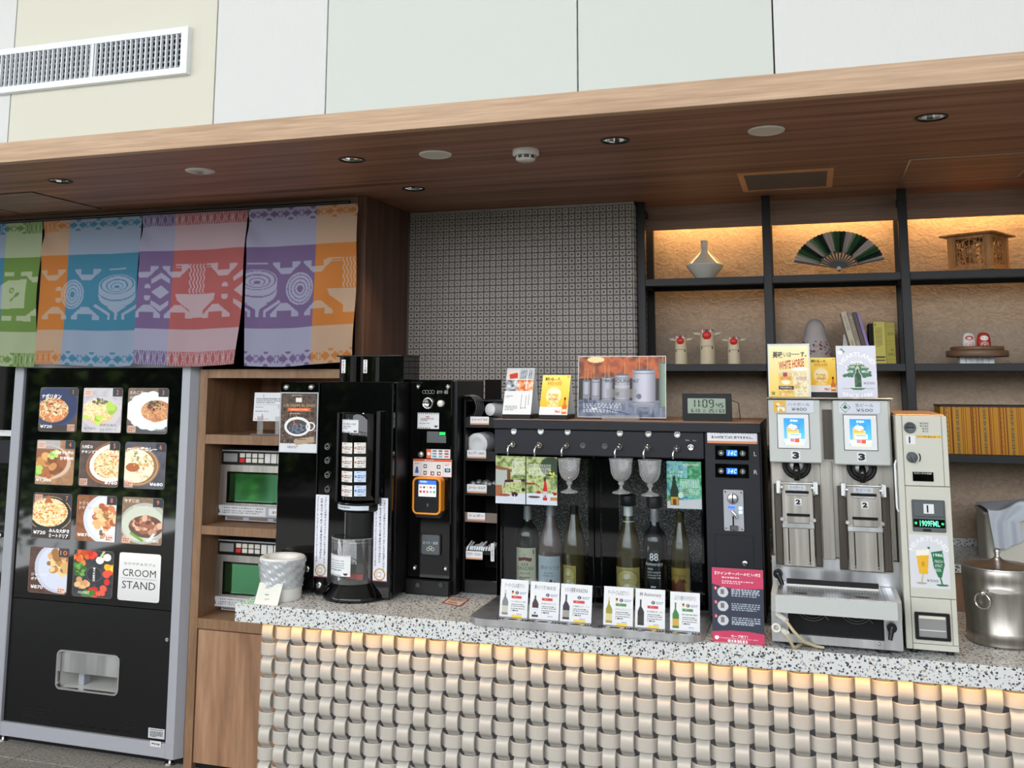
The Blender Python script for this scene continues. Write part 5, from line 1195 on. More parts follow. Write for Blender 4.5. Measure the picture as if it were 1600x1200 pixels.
# edge sheen: bevel for the strap outline
# back counter
zb = zbc
bc = thing('back_counter', (1.2, fy, 0), 'speckled stone back counter with a low splashback under the shelf rack', 'counter')
m = MB(); m.box(-.6, 2.4, fy, YP-.022, zb-.03, zb, 'terrazzo', .001); m.build('worktop', bc)
m = MB(); m.box(-.6, 2.4, YP-.022, YP-.001, zb, zb+.032, 'terrazzo', .001); m.build('splashback', bc)
for k in range(5):
    m = MB(); m.box(-.6+k*.6+.002, k*.6-.002, fy+.02, YF-.0 if False else YP-.03, .05, zb-.031, 'door_wood', .001); m.build('door', bc)
print('back counter', round(zb, 3), round(fy, 3))
# ================================================================ WHITE BIN, CARD
Y = 2.92; zc_ = ZT0c
q = atZ(441, 925, zc_); cx = atY(440.5, 900, 2.92).x; u = pxm(441, 900, 2.92); R1, R0 = 31*u, 27*u; Hh = atY(441, 868, 2.92).z-zc_
t = thing('waste_bin', (cx, 2.92, zc_), 'small white bin lined with a clear bag at the left end of the counter', 'bin')
m = MB(); m.lathe((cx, 2.92, zc_), [(0, 0), (R0*.97, 0), (R0, .003), (R0*1.05, Hh*.5), (R1*.98, Hh*.88), (R1, Hh*.93), (R1*.97, Hh*.99), (R1*.9, Hh), (R1*.66, Hh-.006), (R1*.62, Hh-.02), (R0*.8, .03), (0, .03)], 48, 'white_plastic'); m.build('body', t)
m = MB(); rnd = random.Random(4); seg, rw = 120, 44; vs = []
for j in range(rw):
    f = j/(rw-1); z = Hh*(.30+.66*f)
    for i in range(seg):
        a = 2*PI*i/seg; rr = np.interp(z/Hh, [0, .5, .9, 1], [R0, R0*1.05, R1, R1])+.0025+.0008*math.sin(9*f*3+a*5)+.0012*math.sin(a*9-f*17)+.0009*math.sin(a*23+f*34)+.0006*math.sin(a*41-f*60)
        vs.append((cx+math.cos(a)*rr, 2.92+math.sin(a)*rr, zc_+z))
m.add(vs, [(j*seg+i, j*seg+(i+1) % seg, (j+1)*seg+(i+1) % seg, (j+1)*seg+i) for j in range(rw-1) for i in range(seg)], 'film_bag', True); m.build('bag', t, label='creased clear bag')
x0 = atY(401, 925, 2.838).x; x1 = atY(437.5, 925, 2.838).x
cv = CV(60, 60, (226, 225, 216)); cv.ell(.5, .13, .025, (60, 60, 60)); cv.dashes(.3, .22, .7, .27, 1, (60, 60, 60)); cv.dashes(.36, .52, .66, .60, 1, (90, 90, 90), wmin=.05, wmax=.08); cv.dashes(.4, .72, .6, .82, 2, (120, 120, 120))
tag(card('menu_card', (x0, x1, ZT0c, ZT0c+.062), 2.825, cv, [], tilt=.45, t=.0015, back=(226, 225, 216)), 'small cream card leaning against the white bin', 'card')

# ================================================================ COFFEE MACHINE
Yc = 3.0; cm_l = atY(433.5, 765, Yc).x; cm_m = atY(497, 765, Yc).x; cm_r = atY(613, 765, Yc).x; zt = atY(530, 597, Yc).z
cm = thing('coffee_machine', ((cm_l+cm_r)/2, Yc, ZT0c), 'glossy black self-service coffee machine with a tall lit window and side drink buttons', 'coffee machine')
m = MB(); m.box(cm_l, cm_r+.004, Yc+.02, 3.40, ZT0c+.012, zt, 'black_satin', .002); m.build('body', cm)
zsplit = atY(465, 815, Yc).z
m = MB(); m.box(cm_l, cm_m-.004, Yc-.004, Yc+.02, ZT0c+.012, zt, 'black_gloss', .003); lm = m.build('side_panel', cm)
m = MB(); m.box(cm_l+.004, cm_m-.008, Yc-.005, Yc-.003, zsplit-.001, zsplit+.001, 'dark_void'); m.build('panel_seam', lm)
m = MB(); m.box(cm_m, cm_r, Yc-.006, Yc+.02, ZT0c+.005, zt, 'black_gloss', .004); m.build('front_panel', cm)
for (px, py) in ((447, 605), (486, 605)):
    q = atY(px, py, Yc-.006); m = MB(); m.lathe((q.x, Yc-.004, q.z), [(.0105, 0), (.0105, .003), (.008, .007), (0, .009)], 18, 'chrome', axis=(0, -1, 0)); m.build('bolt', lm)
for (px, py) in ((479, 889), (498, 914)):
    q = atY(px, py, Yc-.006); m = MB(); m.lathe((q.x, Yc-.004, q.z), [(.011, 0), (.011, .004), (.006, .005), (0, .005)], 18, 'chrome', axis=(0, -1, 0)); m.build('lock', cm)
# coffee poster
x0, x1, z0, z1 = RC(Yc-.009, 438.5, 614.5, 495, 706); 
cv = CV(110, 176, (70, 58, 54)); full = cv.U >= 0; cv.noise(full, [(62, 52, 50), (96, 80, 70), (50, 42, 42)], 12); 
for k in range(260):
    a = random.random(); b2 = .38+random.random()*.5; cv.ell(a, b2, .022, [(70, 50, 40), (120, 92, 70), (44, 34, 32), (150, 122, 96)][k % 4], ry=.009, rot=random.random()*3)
cv.rect(0, .86, 1, 1, (214, 216, 220)); cv.rect(.41, .075, .57, .15, (226, 224, 214)); cv.poly([(.18, .255), (.85, .255), (.80, .28), (.85, .305), (.18, .305), (.22, .28)], (232, 112, 60))
cv.ell(.47, .57, .36, (228, 230, 232), ry=.165); cv.ell(.47, .575, .29, (48, 34, 30), ry=.125); cv.ell(.47, .55, .29, (176, 172, 160), ry=.10, al=.25); cv.noise(cv.mell(.47, .60, .24, .085) <= 1, [(40, 34, 38), (150, 164, 190), (50, 44, 46), (70, 80, 100)], 4)
cv.ring(.83, .565, .13, .035, (232, 234, 236), ry=.075, rot=-.5); cv.line([(.37, .47), (.385, .54)], .03, (190, 110, 60)); cv.poly([(.38, .82), (.42, .78), (.93, .735), (.95, .83), (.44, .89)], (176, 152, 130)); cv.dashes(.46, .78, .9, .80, 1, (70, 50, 40), wmin=.1, wmax=.2); cv.dashes(.3, .21, .7, .23, 1, (190, 160, 130)); cv.dashes(.25, .34, .8, .37, 1, (200, 180, 160)); cv.dashes(.22, .90, .5, .95, 2, (120, 120, 126), wmin=.02, wmax=.05); cv.dashes(.3, .03, .75, .05, 1, (200, 190, 176))
card('coffee_poster', (x0, x1, z0, z1), Yc-.0095, cv, [T('CROOM BLEND', .07, .185, .88, .05, (196, 160, 110)), T('SPECIALTY COFFEE', .28, .268, .46, .025, (250, 230, 214))], m='print_gloss', t=.003, parent=cm, rim=.003, back=(190, 196, 204))
# central column
ccx = atY(563, 700, Yc).x; u = pxm(563, 700, Yc); cr = 33.5*u
zct, zcb = atY(563, 645, Yc-.02).z, atY(563, 786, Yc-.02).z
m = MB(); m.lathe((ccx+.0, Yc+.03, 0), [(0, zct), (cr*.97, zct), (cr, zct-.004), (cr, zcb), (cr*.9, zcb-.003), (0, zcb-.003)], 40, 'black_gloss', a0=PI, a1=2*PI); m.build('display_column', cm)
m = MB(); m.box(ccx-cr-.001, ccx-cr+.009, Yc-.02, Yc+.01, zcb, zct, 'black_satin', .002); m.box(ccx+cr-.009, ccx+cr+.006, Yc-.03, Yc+.01, zcb, zct+.006, 'black_satin', .002); m.build('column_edge', cm)
# drink labels on a curved surface
def curve(cx, cy, R, xa, xb_, za, zb_):
    def S(u_, v_, n_):
        x = xa+u_*(xb_-xa); s_ = np.clip((x-cx)/R, -.98, .98); y = cy-np.sqrt(1-s_**2)*R; nx, ny = s_, -np.sqrt(1-s_**2)
        return np.stack([x+nx*(n_), y+ny*(n_), zb_+(1-v_)*(za-zb_)], -1)
    return S
def clabel(px0, py0, px1, py1, cvf, name, texts=(), cx=ccx, cy=Yc+.03, R=cr+.0008, par=cm, mm='print', lbl=None):
    yy = cy-R*.9; x0, x1, z0, z1 = RC(yy, px0, py0, px1, py1); S = curve(cx, cy, R, x0, x1, z1, z0); mb = MB(); paint(mb, S, cvf, mm, 0); A = (z1-z0)/(x1-x0)
    for a in texts:
        a = dict(a); write(mb, S, a.pop('s'), a.pop('x'), a.pop('y'), a.pop('w'), a.pop('h'), a.pop('c'), A, mm, lift=.0004, **a)
    return mb.build(name, par, label=lbl)
cv = CV(60, 40, (222, 224, 228)); 
for k in range(12): cv.rect(.04+k*.08, .02, .075+k*.08, .07, (60, 60, 64)); cv.rect(.04+k*.05, .92, .07+k*.05, .98, (60, 60, 64)) if k < 11 else None
cv.dashes(.1, .5, .6, .78, 2, (110, 110, 118)); cv.ell(.84, .85, .09, (60, 44, 40), ry=.1); cv.rect(.74, .72, .95, .84, (222, 224, 228))
clabel(532, 655.5, 561.5, 676, cv, 'instruction_label', [T('CUP > MENU > START', .08, .28, .80, .14, (50, 50, 54))])
pr_ = [('¥150', '¥100'), ('¥180', '¥150'), ('¥200', '¥250'), ('¥200', '¥250')]
for r_ in range(4):
    for c_ in range(2):
        blue = r_ >= 2 and c_ == 1; cv = CV(34, 30, (206, 222, 246) if blue else (232, 226, 220))
        cc = (90, 130, 200) if blue else (150, 120, 110)
        cv.dashes(.22, .08, .95, .22, 1, cc); cv.ell(.13, .5, .1, (206, 104, 60) if not blue else (70, 110, 190)); cv.dashes(.3, .36, .95, .72, 2, (90, 90, 100) if not blue else (60, 90, 160), fill=.5); cv.rect(0, .78, 1, .80, (180, 180, 190))
        x0 = (532, 555)[c_]; y0 = 691.5+r_*22.3
        clabel(x0, y0, x0+(20, 16)[c_], y0+17, cv, 'price_label', [T(pr_[r_][c_], .35, .83, .32, .14, (70, 70, 80))])
cv = CV(80, 8, (206, 214, 222)); cv.dashes(.05, .25, .95, .7, 1, (60, 66, 74), fill=1, wmin=.01, wmax=.03)
clabel(521, 790, 574, 797, cv, 'notice_strip', cx=ccx-.0, R=cr+.004)
m = MB(); m.lathe((ccx, Yc+.03, 0), [(cr+.003, zcb+.002), (cr+.003, zcb-.022), (cr*.9, zcb-.03), (0, zcb-.03)], 40, 'black_gloss', a0=PI, a1=2*PI); m.build('column_foot', cm)
# chrome spout in the gap, cup niche and clear door
z8, z9 = atY(548, 801, Yc-.01).z, atY(548, 846, Yc-.01).z; xs_ = atY(545, 820, Yc-.01).x
m = MB(); m.cyl((xs_, Yc-.012, z9), (xs_, Yc-.012, z8+.01), 5.6*u, 5.6*u, 20, 'chrome'); m.build('spout', cm)
m = MB(); m.cyl((ccx, Yc+.02, z9-.01), (ccx, Yc+.02, zcb-.02), cr*.72, cr*.72, 30, 'black_satin'); m.build('mixer_housing', cm)
zd1, zd0 = atY(548, 841, Yc-.03).z, atY(548, 911, Yc-.03).z; cd = atY(549, 876, Yc-.01).x; rd = 31.5*u
m = MB(); m.lathe((cd, Yc+.01, 0), [(rd, zd0), (rd, zd1), (rd*.97, zd1+.003), (rd*.97, zd0)], 40, 'glass_clear', a0=PI, a1=2*PI); dr_ = m.build('cup_door', cm, label='clear curved cup door')
m = MB(); m.tube([(cd+math.cos(a)*rd, Yc+.01+math.sin(a)*rd, zd1-.0) for a in [PI+PI*k/20 for k in range(21)]], .0016, 6, 'glass_goblet')
for q_ in (.86, .72): m.tube([(cd+math.cos(a)*rd*q_, Yc+.0+math.sin(a)*rd*q_, zd1-.012) for a in [PI+PI*k/20 for k in range(21)]], .0013, 6, 'capsule_grey')
m.tube([(cd-rd+.002, Yc+.01, zd0), (cd-rd+.002, Yc+.01, zd1)], .002, 6, 'glass_goblet'); m.tube([(cd+rd-.002, Yc+.01, zd0), (cd+rd-.002, Yc+.01, zd1)], .003, 6, 'glass_goblet'); m.build('door_rim', dr_)
cv = CV(60, 50, (226, 228, 230)); 
for k in range(11): cv.rect(.04+k*.09, .02, .08+k*.09, .06, (60, 60, 64))
for k in range(7): cv.rect(.04+k*.09, .93, .08+k*.09, .98, (60, 60, 64))
cv.dashes(.06, .26, .75, .80, 5, (110, 112, 118), fill=.4); cv.poly([(.70, .84), (.92, .84), (.86, .95), (.76, .95)], (60, 40, 36))
x0, x1, z0, z1 = RC(Yc-.024, 519.5, 864, 556, 896.5); S = curve(cd, Yc+.01, rd+.001, x0, x1, z1, z0); mb = MB(); paint(mb, S, cv, 'print', 0); mb.build('door_label', dr_)
x0, x1, z0, z1 = RC(Yc-.02, 539, 897.5, 565, 907); m = MB(); m.box(x0, x1, Yc-.012, Yc-.004, z0, z1, 'red_paint', .001); m.build('cup_sign', cm, label='small orange-red sign inside the cup bay')
# flared base
zb1 = atY(548, 909, Yc-.05).z
m = MB(); m.lathe((cd+.004, Yc+.03, 0), [(0, zb1), (rd*1.02, zb1), (rd*1.04, zb1-.004), (rd*1.48, ZT0c+.016), (rd*1.52, ZT0c+.008), (rd*1.5, ZT0c), (0, ZT0c)], 44, 'black_gloss', a0=PI, a1=2*PI); m.build('flared_base', cm)
for (px, side) in ((512.5, 0), (592.5, 1)):
    for py in ((698, 719.5, 742, 764.5) if side == 0 else (699.5, 721, 744, 767)):
        q = atY(px, py, Yc-.006); m = MB(); m.lathe((q.x, Yc-.006, q.z), [(.0125, 0), (.0125, .004), (.0105, .006), (.0100, .002), (0, .002)], 22, 'black_gloss', axis=(0, -1, 0)); o = m.build('drink_button', cm)
        m = MB(); m.tube([(q.x+math.cos(a)*.0085, Yc-.0122, q.z+math.sin(a)*.0085) for a in [k*PI/10 for k in range(20)]], .0008, 5, 'capsule_grey', closed=True); m.tube([(q.x, Yc-.0125, q.z+.009), (q.x+.004, Yc-.0125, q.z+.013)], .0009, 5, 'capsule_grey'); m.build('ring_mark', o)
for (a, b_, c_, d) in ((490.5, 773, 514, 902), (582, 778, 606.5, 909)):
    x0, x1, z0, z1 = RC(Yc-.008, a+1.3, b_, c_-1.2, d); cv = CV(30, 120, (224, 226, 236)); cv.rect(0, 0, .03, 1, (120, 40, 90)); cv.rect(0, .99, 1, 1, (120, 40, 90))
    cv.put((cv.mell(.5, .915, .40, .075) <= 1) & (cv.mell(.5, .915, .31, .058) > 1), (186, 146, 60)); cv.rect(.3, .885, .62, .945, (186, 146, 60)); cv.rect(.34, .893, .58, .937, (230, 232, 238))
    card('instruction_strip', (x0, x1, z0, z1), Yc-.0085, cv, [T('フタにカップを奥まで入れてカバーをしっかりお閉めください', .68, .02, .16, .84, (50, 50, 60), rot=90, bold=.02), T('컵을 끝까지 밀어 넣고 커버를 확실히 닫아 주십시오', .40, .04, .15, .74, (50, 50, 60), rot=90, bold=.02), T('Please put the cup all the way in and close the cover tightly', .12, .02, .12, .80, (50, 50, 60), rot=90, bold=.02)], m='print', parent=cm, t=.001)
# bean hoppers on top
Yh = Yc+.10; x0 = atY(530.5, 575, Yh).x; x1 = atY(631, 575, Yh).x; zh = atY(575, 557, Yh).z; xm1 = x0+(x1-x0)*.27; xm2 = x0+(x1-x0)*.63
for a, b_, f in ((x0, xm1, .22), (xm1, xm2, .0), (xm2, x1, -.04)):
    m = MB(); pts = [(a+.001, Yh+.14)]+[(a+.001+(b_-a-.002)*k/8, Yh-.02*math.sin(PI*k/8)*(1 if f >= 0 else 0)-.0) for k in range(9)]+[(b_-.001, Yh+.14)]
    m.prism(pts, zt-.001, zh, 'black_gloss', 'xy'); m.build('bean_hopper', cm)
m = MB(); m.box(x0-.001, x1+.001, Yh-.022, Yh+.145, zh-.001, zh+.004, 'black_satin', .001); m.build('hopper_lid', cm)
for px, s_ in ((537, 'デカフェ'), (571, 'アイス用')):
    a, b_, z0, z1 = RC(Yh-.018, px-2.8, 562, px+3.2, 583); card('hopper_label', (a, b_, z0, z1), Yh-.0205, None, [T(s_, .2, .06, .6, .88, vert=True, bold=.02)], t=.0008, parent=cm)

# ================================================================ PAYMENT TOWER
Yp = 3.13; x0 = atY(635.5, 760, Yp).x; x1 = atY(697, 760, Yp+.02).x; xk1 = atY(614, 760, 3.24).x
pz = atY(668, 594, Yp).z
x0 = atY(639.5, 760, Yp).x; x1 = atY(705.5, 760, Yp).x
pt = thing('payment_tower', ((x0+x1)/2, Yp, ZT0c), 'narrow glossy black payment tower with an orange-rimmed card reader', 'payment terminal')
m = MB(); m.box(x0-.004, x1+.015, Yp+.012, 3.42, ZT0c, pz-.002, 'black_satin', .002); m.build('body', pt)
xw = atY(759, 620, 3.43).x; zw = atY(740, 593, 3.43).z; m = MB(); m.box(x1+.016, xw, 3.43, 3.62, ZT0c, zw, 'black_matte', .002); m.build('side_cabinet', pt)
zf = atY(668, 903, Yp).z
m = MB(); m.box(x0, x1, Yp-.006, Yp+.012, zf, pz, 'black_gloss', .003); m.build('front_panel', pt)
m = MB(); m.box(x0-.002, x1+.002, Yp-.02, Yp+.012, ZT0c, zf-.002, 'black_satin', .003)
for px in (656, 692): 
    q = atY(px-3, 914, Yp-.02); m.cyl((q.x, Yp-.023, q.z), (q.x, Yp-.019, q.z), .008, .008, 16, 'black_gloss')
m.build('plinth', pt)
for px, py in ((653, 604), (700, 604.5), (647.5, 887), (696, 888.5)):
    q = atY(px, py, Yp-.006); m = MB(); m.lathe((q.x, Yp-.006, q.z), [(.009, 0), (.009, .003), (.007, .007), (0, .009)], 16, 'chrome', axis=(0, -1, 0)); m.build('bolt', pt)
for k in range(4):
    q = atY(662.5+k*4.6, 612.5, Yp-.007); m = MB(); m.tube([(q.x+math.cos(a)*.006, Yp-.007, q.z+math.sin(a)*.006) for a in [j*PI/8 for j in range(16)]], .0008, 5, 'capsule_grey', closed=True); m.build('coin_mark', pt)
def ptxt(s, a, b_, c_, d, col, name='lettering', yy=Yp-.0065, par=pt, mm='print', bold=.0):
    X0_, X1_, Z0_, Z1_ = RC(yy, a, b_, c_, d); mb = MB(); sf = flat((X0_, yy, Z0_), UX, UZ, X1_-X0_, Z1_-Z0_); write(mb, sf, s, 0, 0, 1, 1, col, (Z1_-Z0_)/(X1_-X0_), mm, lift=.0003, bold=bold); return mb.build(name, par)
ptxt('おつり・返却', 683, 609.5, 700, 615.5, (190, 190, 194))
q = atY(669, 630, Yp-.006); m = MB(); m.lathe((q.x, Yp-.006, q.z), [(.0205, 0), (.0205, .006), (.0165, .010), (.0160, .004), (0, .006)], 30, 'chrome', axis=(0, -1, 0)); m.box(q.x-.012, q.x+.012, Yp-.0145, Yp-.0115, q.z-.0012, q.z+.0012, 'dark_void'); m.build('coin_slot', pt)
q = atY(689.5, 630.5, Yp-.006); m = MB(); m.lathe((q.x, Yp-.006, q.z), [(.0115, 0), (.0115, .010), (.0095, .014), (0, .015)], 24, 'white_plastic', axis=(0, -1, 0)); m.build('return_button', pt)
cv = CV(60, 44, (222, 224, 228)); 
for k in range(10): cv.rect(.04+k*.1, .02, .09+k*.1, .07, (60, 60, 64))
for k in range(6): cv.rect(.04+k*.1, .93, .09+k*.1, .98, (60, 60, 64))
cv.dashes(.14, .34, .75, .54, 2, (110, 110, 118)); cv.dashes(.1, .64, .9, .72, 1, (90, 90, 96)); cv.rect(.38, .22, .55, .28, (206, 90, 60)); cv.ell(.86, .84, .08, (60, 44, 40), ry=.07)
card('notice_label', RC(Yp-.0075, 652.5, 645, 686, 670), Yp-.008, cv, parent=pt, t=.0008)
a, b_, z0, z1 = RC(Yp-.0075, 667, 674.5, 697, 692); m = MB(); m.box(a, b_, Yp-.0085, Yp-.006, z0, z1, 'grey_plastic', .0005); o = m.build('amount_display', pt)
a, b_, z0, z1 = RC(Yp-.009, 685.5, 674.5, 697, 680.5); m = MB(); m.box(a, b_, Yp-.0095, Yp-.0083, z0, z1, 'black_matte'); m.build('digit_window', o)
mb = MB(); sf = flat((a, Yp-.0098, z0), UX, UZ, b_-a, z1-z0); write(mb, sf, '500', .1, .1, .8, .8, (20, 240, 80), (z1-z0)/(b_-a), 'led_green', lift=.0003, bold=.05); mb.build('digits', o)
q = atY(658, 710, Yp-.006); m = MB(); m.lathe((q.x, Yp-.006, q.z), [(.010, 0), (.010, .004), (.005, .006), (0, .006)], 18, 'silver_trim', axis=(0, -1, 0)); m.build('lock', pt)
cv = CV(70, 28, (224, 224, 226)); cv.rect(0, 0, .19, 1, (220, 110, 70)); cv.ell(.1, .5, .07, (240, 236, 230)); 
for k, c_ in enumerate([(90, 90, 96), (60, 60, 66), (200, 40, 70), (60, 150, 170), (200, 50, 60), (70, 70, 76), (60, 130, 200), (90, 170, 180), (210, 60, 60)]): x = .26+(k % 3)*.25; y = .1+(k//3)*.3; cv.rect(x, y, x+.17, y+.18, c_, .8)
card('payment_sticker', RC(Yp-.0075, 666.5, 702, 703.5, 716.5), Yp-.008, cv, parent=pt, t=.0008)
cv = CV(120, 56, (224, 224, 226)); cv.rect(0, 0, 1, .14, (214, 96, 56)); cv.rect(0, 0, .008, 1, (214, 96, 56)); cv.rect(.99, 0, 1, 1, (214, 96, 56)); cv.rect(0, .98, 1, 1, (214, 96, 56)); cv.rect(.21, .14, .218, 1, (214, 140, 110)); cv.rect(.78, .14, .788, 1, (214, 140, 110))
for x, y in ((.27, .3), (.62, .32), (.27, .68), (.46, .70), (.63, .70)): cv.rect(x, y, x+.09, y+.22, (40, 40, 44)); cv.rect(x+.02, y+.05, x+.07, y+.16, (224, 224, 226))
cv.rect(.82, .5, .96, .72, (30, 40, 60)); cv.rect(.85, .54, .94, .66, (120, 190, 230)); cv.poly([(.08, .45), (.13, .45), (.15, .8), (.05, .8)], (60, 90, 150)); cv.dashes(.05, .2, .19, .32, 2, (200, 120, 90)); cv.dashes(.3, .04, .72, .11, 1, (250, 240, 230)); cv.dashes(.83, .22, .96, .38, 2, (200, 100, 80))
card('guide_sticker', RC(Yp-.0075, 645.5, 717.5, 706, 745), Yp-.008, cv, parent=pt, t=.0008)
# card reader
a, b_, z0, z1 = RC(Yp-.04, 644.5, 746, 689, 804); rd_ = thing  # reader is a part
m = MB(); m.prism(rrect(a, b_, z0, z1, .016), Yp-.040, Yp-.006, 'orange_plastic'); m.tube([(x, Yp-.040, z) for x, z in rrect(a+.003, b_-.003, z0+.003, z1-.003, .015)], .004, 6, 'orange_plastic', closed=True); rdr = m.build('card_reader', pt, label='orange-rimmed card reader')
m = MB(); m.prism(rrect(a+.008, b_-.008, z0+.007, z1-.007, .011), Yp-.0425, Yp-.039, 'black_satin'); m.build('face', rdr)
h = z1-z0; w_ = b_-a; cv = CV(50, 40, (222, 228, 236)); cv.rect(0, 0, 1, .26, (60, 110, 200)); cv.dashes(.1, .05, .8, .2, 1, (200, 220, 250))
for k in range(5): cv.rect(.06+k*.19, .36, .19+k*.19, .5, [(210, 120, 60), (60, 60, 70), (240, 190, 60), (200, 60, 60), (80, 140, 200)][k]); cv.rect(.06+k*.19, .62, .19+k*.19, .78, [(200, 60, 50), (180, 60, 60), (200, 100, 60), (150, 160, 170), (80, 160, 90)][k])
sx0, sx1, sz0, sz1 = RC(Yp-.043, 654, 750.5, 681.5, 776); mb = MB(); paint(mb, flat((sx0, Yp-.0430, sz0), UX, UZ, sx1-sx0, sz1-sz0), cv, 'print_screen', .0003); mb.build('screen', rdr)
m = MB(); m.prism(rrect(sx0-.002, sx1+.004, z0+.016, sz0-.012, .003), Yp-.0435, Yp-.042, 'black_matte'); cx_ = (sx0+sx1)/2; cz_ = (z0+.016+sz0-.012)/2
for r__ in (.004, .007): m.tube([(cx_-.003+math.cos(a_)*r__, Yp-.044, cz_+math.sin(a_)*r__) for a_ in [-.9+1.8*k/6 for k in range(7)]], .0007, 5, 'capsule_grey')
m.build('touch_pad', rdr)
m = MB(); m.prism([(a-.002, z0+.01), (b_+.004, z0+.01), (b_-.006, z0-.012), (a+.01, z0-.012)], Yp-.03, Yp-.006, 'black_satin'); m.build('reader_bracket', pt)
a, b_, z0, z1 = RC(Yp-.01, 656, 833, 689, 869); m = MB(); m.ringprism(rrect(a, b_, z0, z1, .01), rrect(a+.005, b_-.005, z0+.005, z1-.005, .006), Yp-.012, Yp-.004, 'black_satin'); o = m.build('return_cup', pt)
m = MB(); m.prism(rrect(a+.004, b_-.004, z0+.004, z1-.004, .006), Yp-.0085, Yp-.0065, 'grey_plastic'); 
for k, (ex, ez) in enumerate(((.0, .0), (-.008, -.005), (.008, -.005))): m.tube([((a+b_)/2+ex+math.cos(t_)*.006, Yp-.0095, z0+.028+ez+math.sin(t_)*.005) for t_ in [j*PI/8 for j in range(16)]], .0009, 5, 'cream_plastic', closed=True)
m.build('flap', o); ptxt('おつり・返却', 661, 846, 684, 850.5, (220, 220, 224), yy=Yp-.0105, par=o)

# ================================================================ CUP AND LID RACK
Yk = 3.19; xa, xb_ = max(atY(713, 770, Yk).x, x1+.022), -1.022; print('rack', xa, x1, 'coffee r', cm_r, 'pay x0', x0)
kr = thing('supply_rack', ((xa+xb_)/2, Yk, ZT0c), 'black five-tier rack of cups, lids, milk pots and stirrers beside the wine dispenser', 'rack')
zt_ = atY(745, 625, Yk).z
m = MB(); m.box(xa, xa+.006, Yk, 3.42, ZT0c, zt_, 'black_satin'); m.build('side_panel', kr)
m = MB(); m.box(xb_-.006, xb_, Yk, 3.42, ZT0c, zt_, 'black_satin'); m.build('side_panel', kr)
m = MB(); m.box(xa+.006, xb_-.006, 3.41, 3.42, ZT0c, zt_, 'black_matte'); m.build('back_panel', kr)
m = MB(); m.box(xa, xb_, Yk, 3.42, ZT0c, ZT0c+.045, 'black_satin', .002); m.build('plinth', kr)
tiers = [(652, 668, 'コーヒーカップ（HOT）', 735, 764, 651, 663.5), (704.5, 720, 'カップ蓋（HOT）', 730, 759.5, 703.5, 716), (758, 774, 'コーヒーミルク', 730, 760.5, 757, 770.5), (801, 816, 'シュガー', 730.5, 758, 801, 813.5), (855, 866, 'マドラー・ストロー', 728, 754, 861, 874)]
TZ = []
for k, (ya, yb2, s_, la, lb_, lc, ld) in enumerate(tiers):
    zs_ = atY(745, ya, Yk).z; zb_ = atY(745, yb2, Yk).z; TZ.append(zs_)
    m = MB(); m.box(xa+.006, xb_-.006, Yk+.002, 3.41, zb_, zb_+.004, 'black_satin'); m.box(xa+.006, xb_-.006, Yk, Yk+.004, zb_, zs_, 'vent_grey' if k == 3 else 'black_satin'); m.build('tray', kr)
    card('tier_label', RC(Yk-.002, la, lc, lb_, ld), Yk-.0025, (lambda c: (c.rect(0, .82, 1, 1, (206, 150, 110)), c)[1])(CV(30, 14, (226, 226, 228))), [T(s_, .08, .2, .84, .34, bold=.02)], t=.001, parent=kr)
for z_ in (zt_-.002,): m = MB(); m.box(xa, xb_, Yk+.02, 3.42, z_-.003, z_, 'black_satin'); m.build('top_panel', kr)
# cup stack lying on its side (top), lid stack (2nd)
def stack(px, py, rpx, Yq, L, n, col, name, lb, z_floor, cat, grp=None):
    q = atY(px, py, Yq); r = rpx*pxm(px, py, Yq); z = z_floor+r*1.0
    t = thing(name, (q.x, Yq, z_floor), lb, cat, grp)
    for k in range(n):
        m = MB(); y = Yq+k*L/n; prof = [(r*.55, .000), (r*.80, .0), (r*.84, -.003), (r*.93, -.001), (r, -.004), (r*1.0, -.010)]
        if k == 0: prof = [(0, -.002), (r*.52, -.002)]+prof
        m.lathe((q.x, y, z), [(a_, -b2) for a_, b2 in prof], 32, col, axis=(0, 1, 0)); m.build('lid', t)
    return t
stack(745, 686, 16.2, Yk+.03, .12, 9, 'paper_white', 'lid_stack', 'stack of white cup lids lying on their side on the second tier of the rack', TZ[1]-.018, 'lids')
q = atY(763, 641, Yk+.05); z_ = atY(745, 652, Yk).z-.012
t = thing('cup_stack', (q.x, Yk+.05, z_), 'white paper cups lying on their side on the top tier of the rack', 'cups')
rc_ = .034
for k in range(6):
    m = MB(); x = q.x+.012; y = Yk+.03+k*.014; m.lathe((x, y, z_+rc_+.004), [(0, .002), (rc_*.62, 0), (rc_*.64, .004), (rc_*.98, .085), (rc_*1.03, .087), (rc_*.94, .083)], 30, 'paper_white', axis=(.35, 1, 0)); m.build('cup', t)
q = atY(733, 640, Yk+.03)
t = thing('dark_lid_stack', (q.x, Yk+.03, z_), 'stack of dark plastic lids at the left of the rack top tier', 'lids')
for k in range(5):
    m = MB(); m.lathe((q.x-.004+k*.004, Yk+.02+k*.008, z_+.045), [(.030, 0), (.036, .002), (.038, .004)], 28, 'black_satin', axis=(0, -1, 0)); m.tube([(q.x-.004+k*.004+math.cos(a_)*.037, Yk+.016+k*.008, z_+.045+math.sin(a_)*.043) for a_ in [j*PI/12 for j in range(24)]], .0008, 4, 'capsule_grey', closed=True); m.build('lid', t)
rnd = random.Random(8)
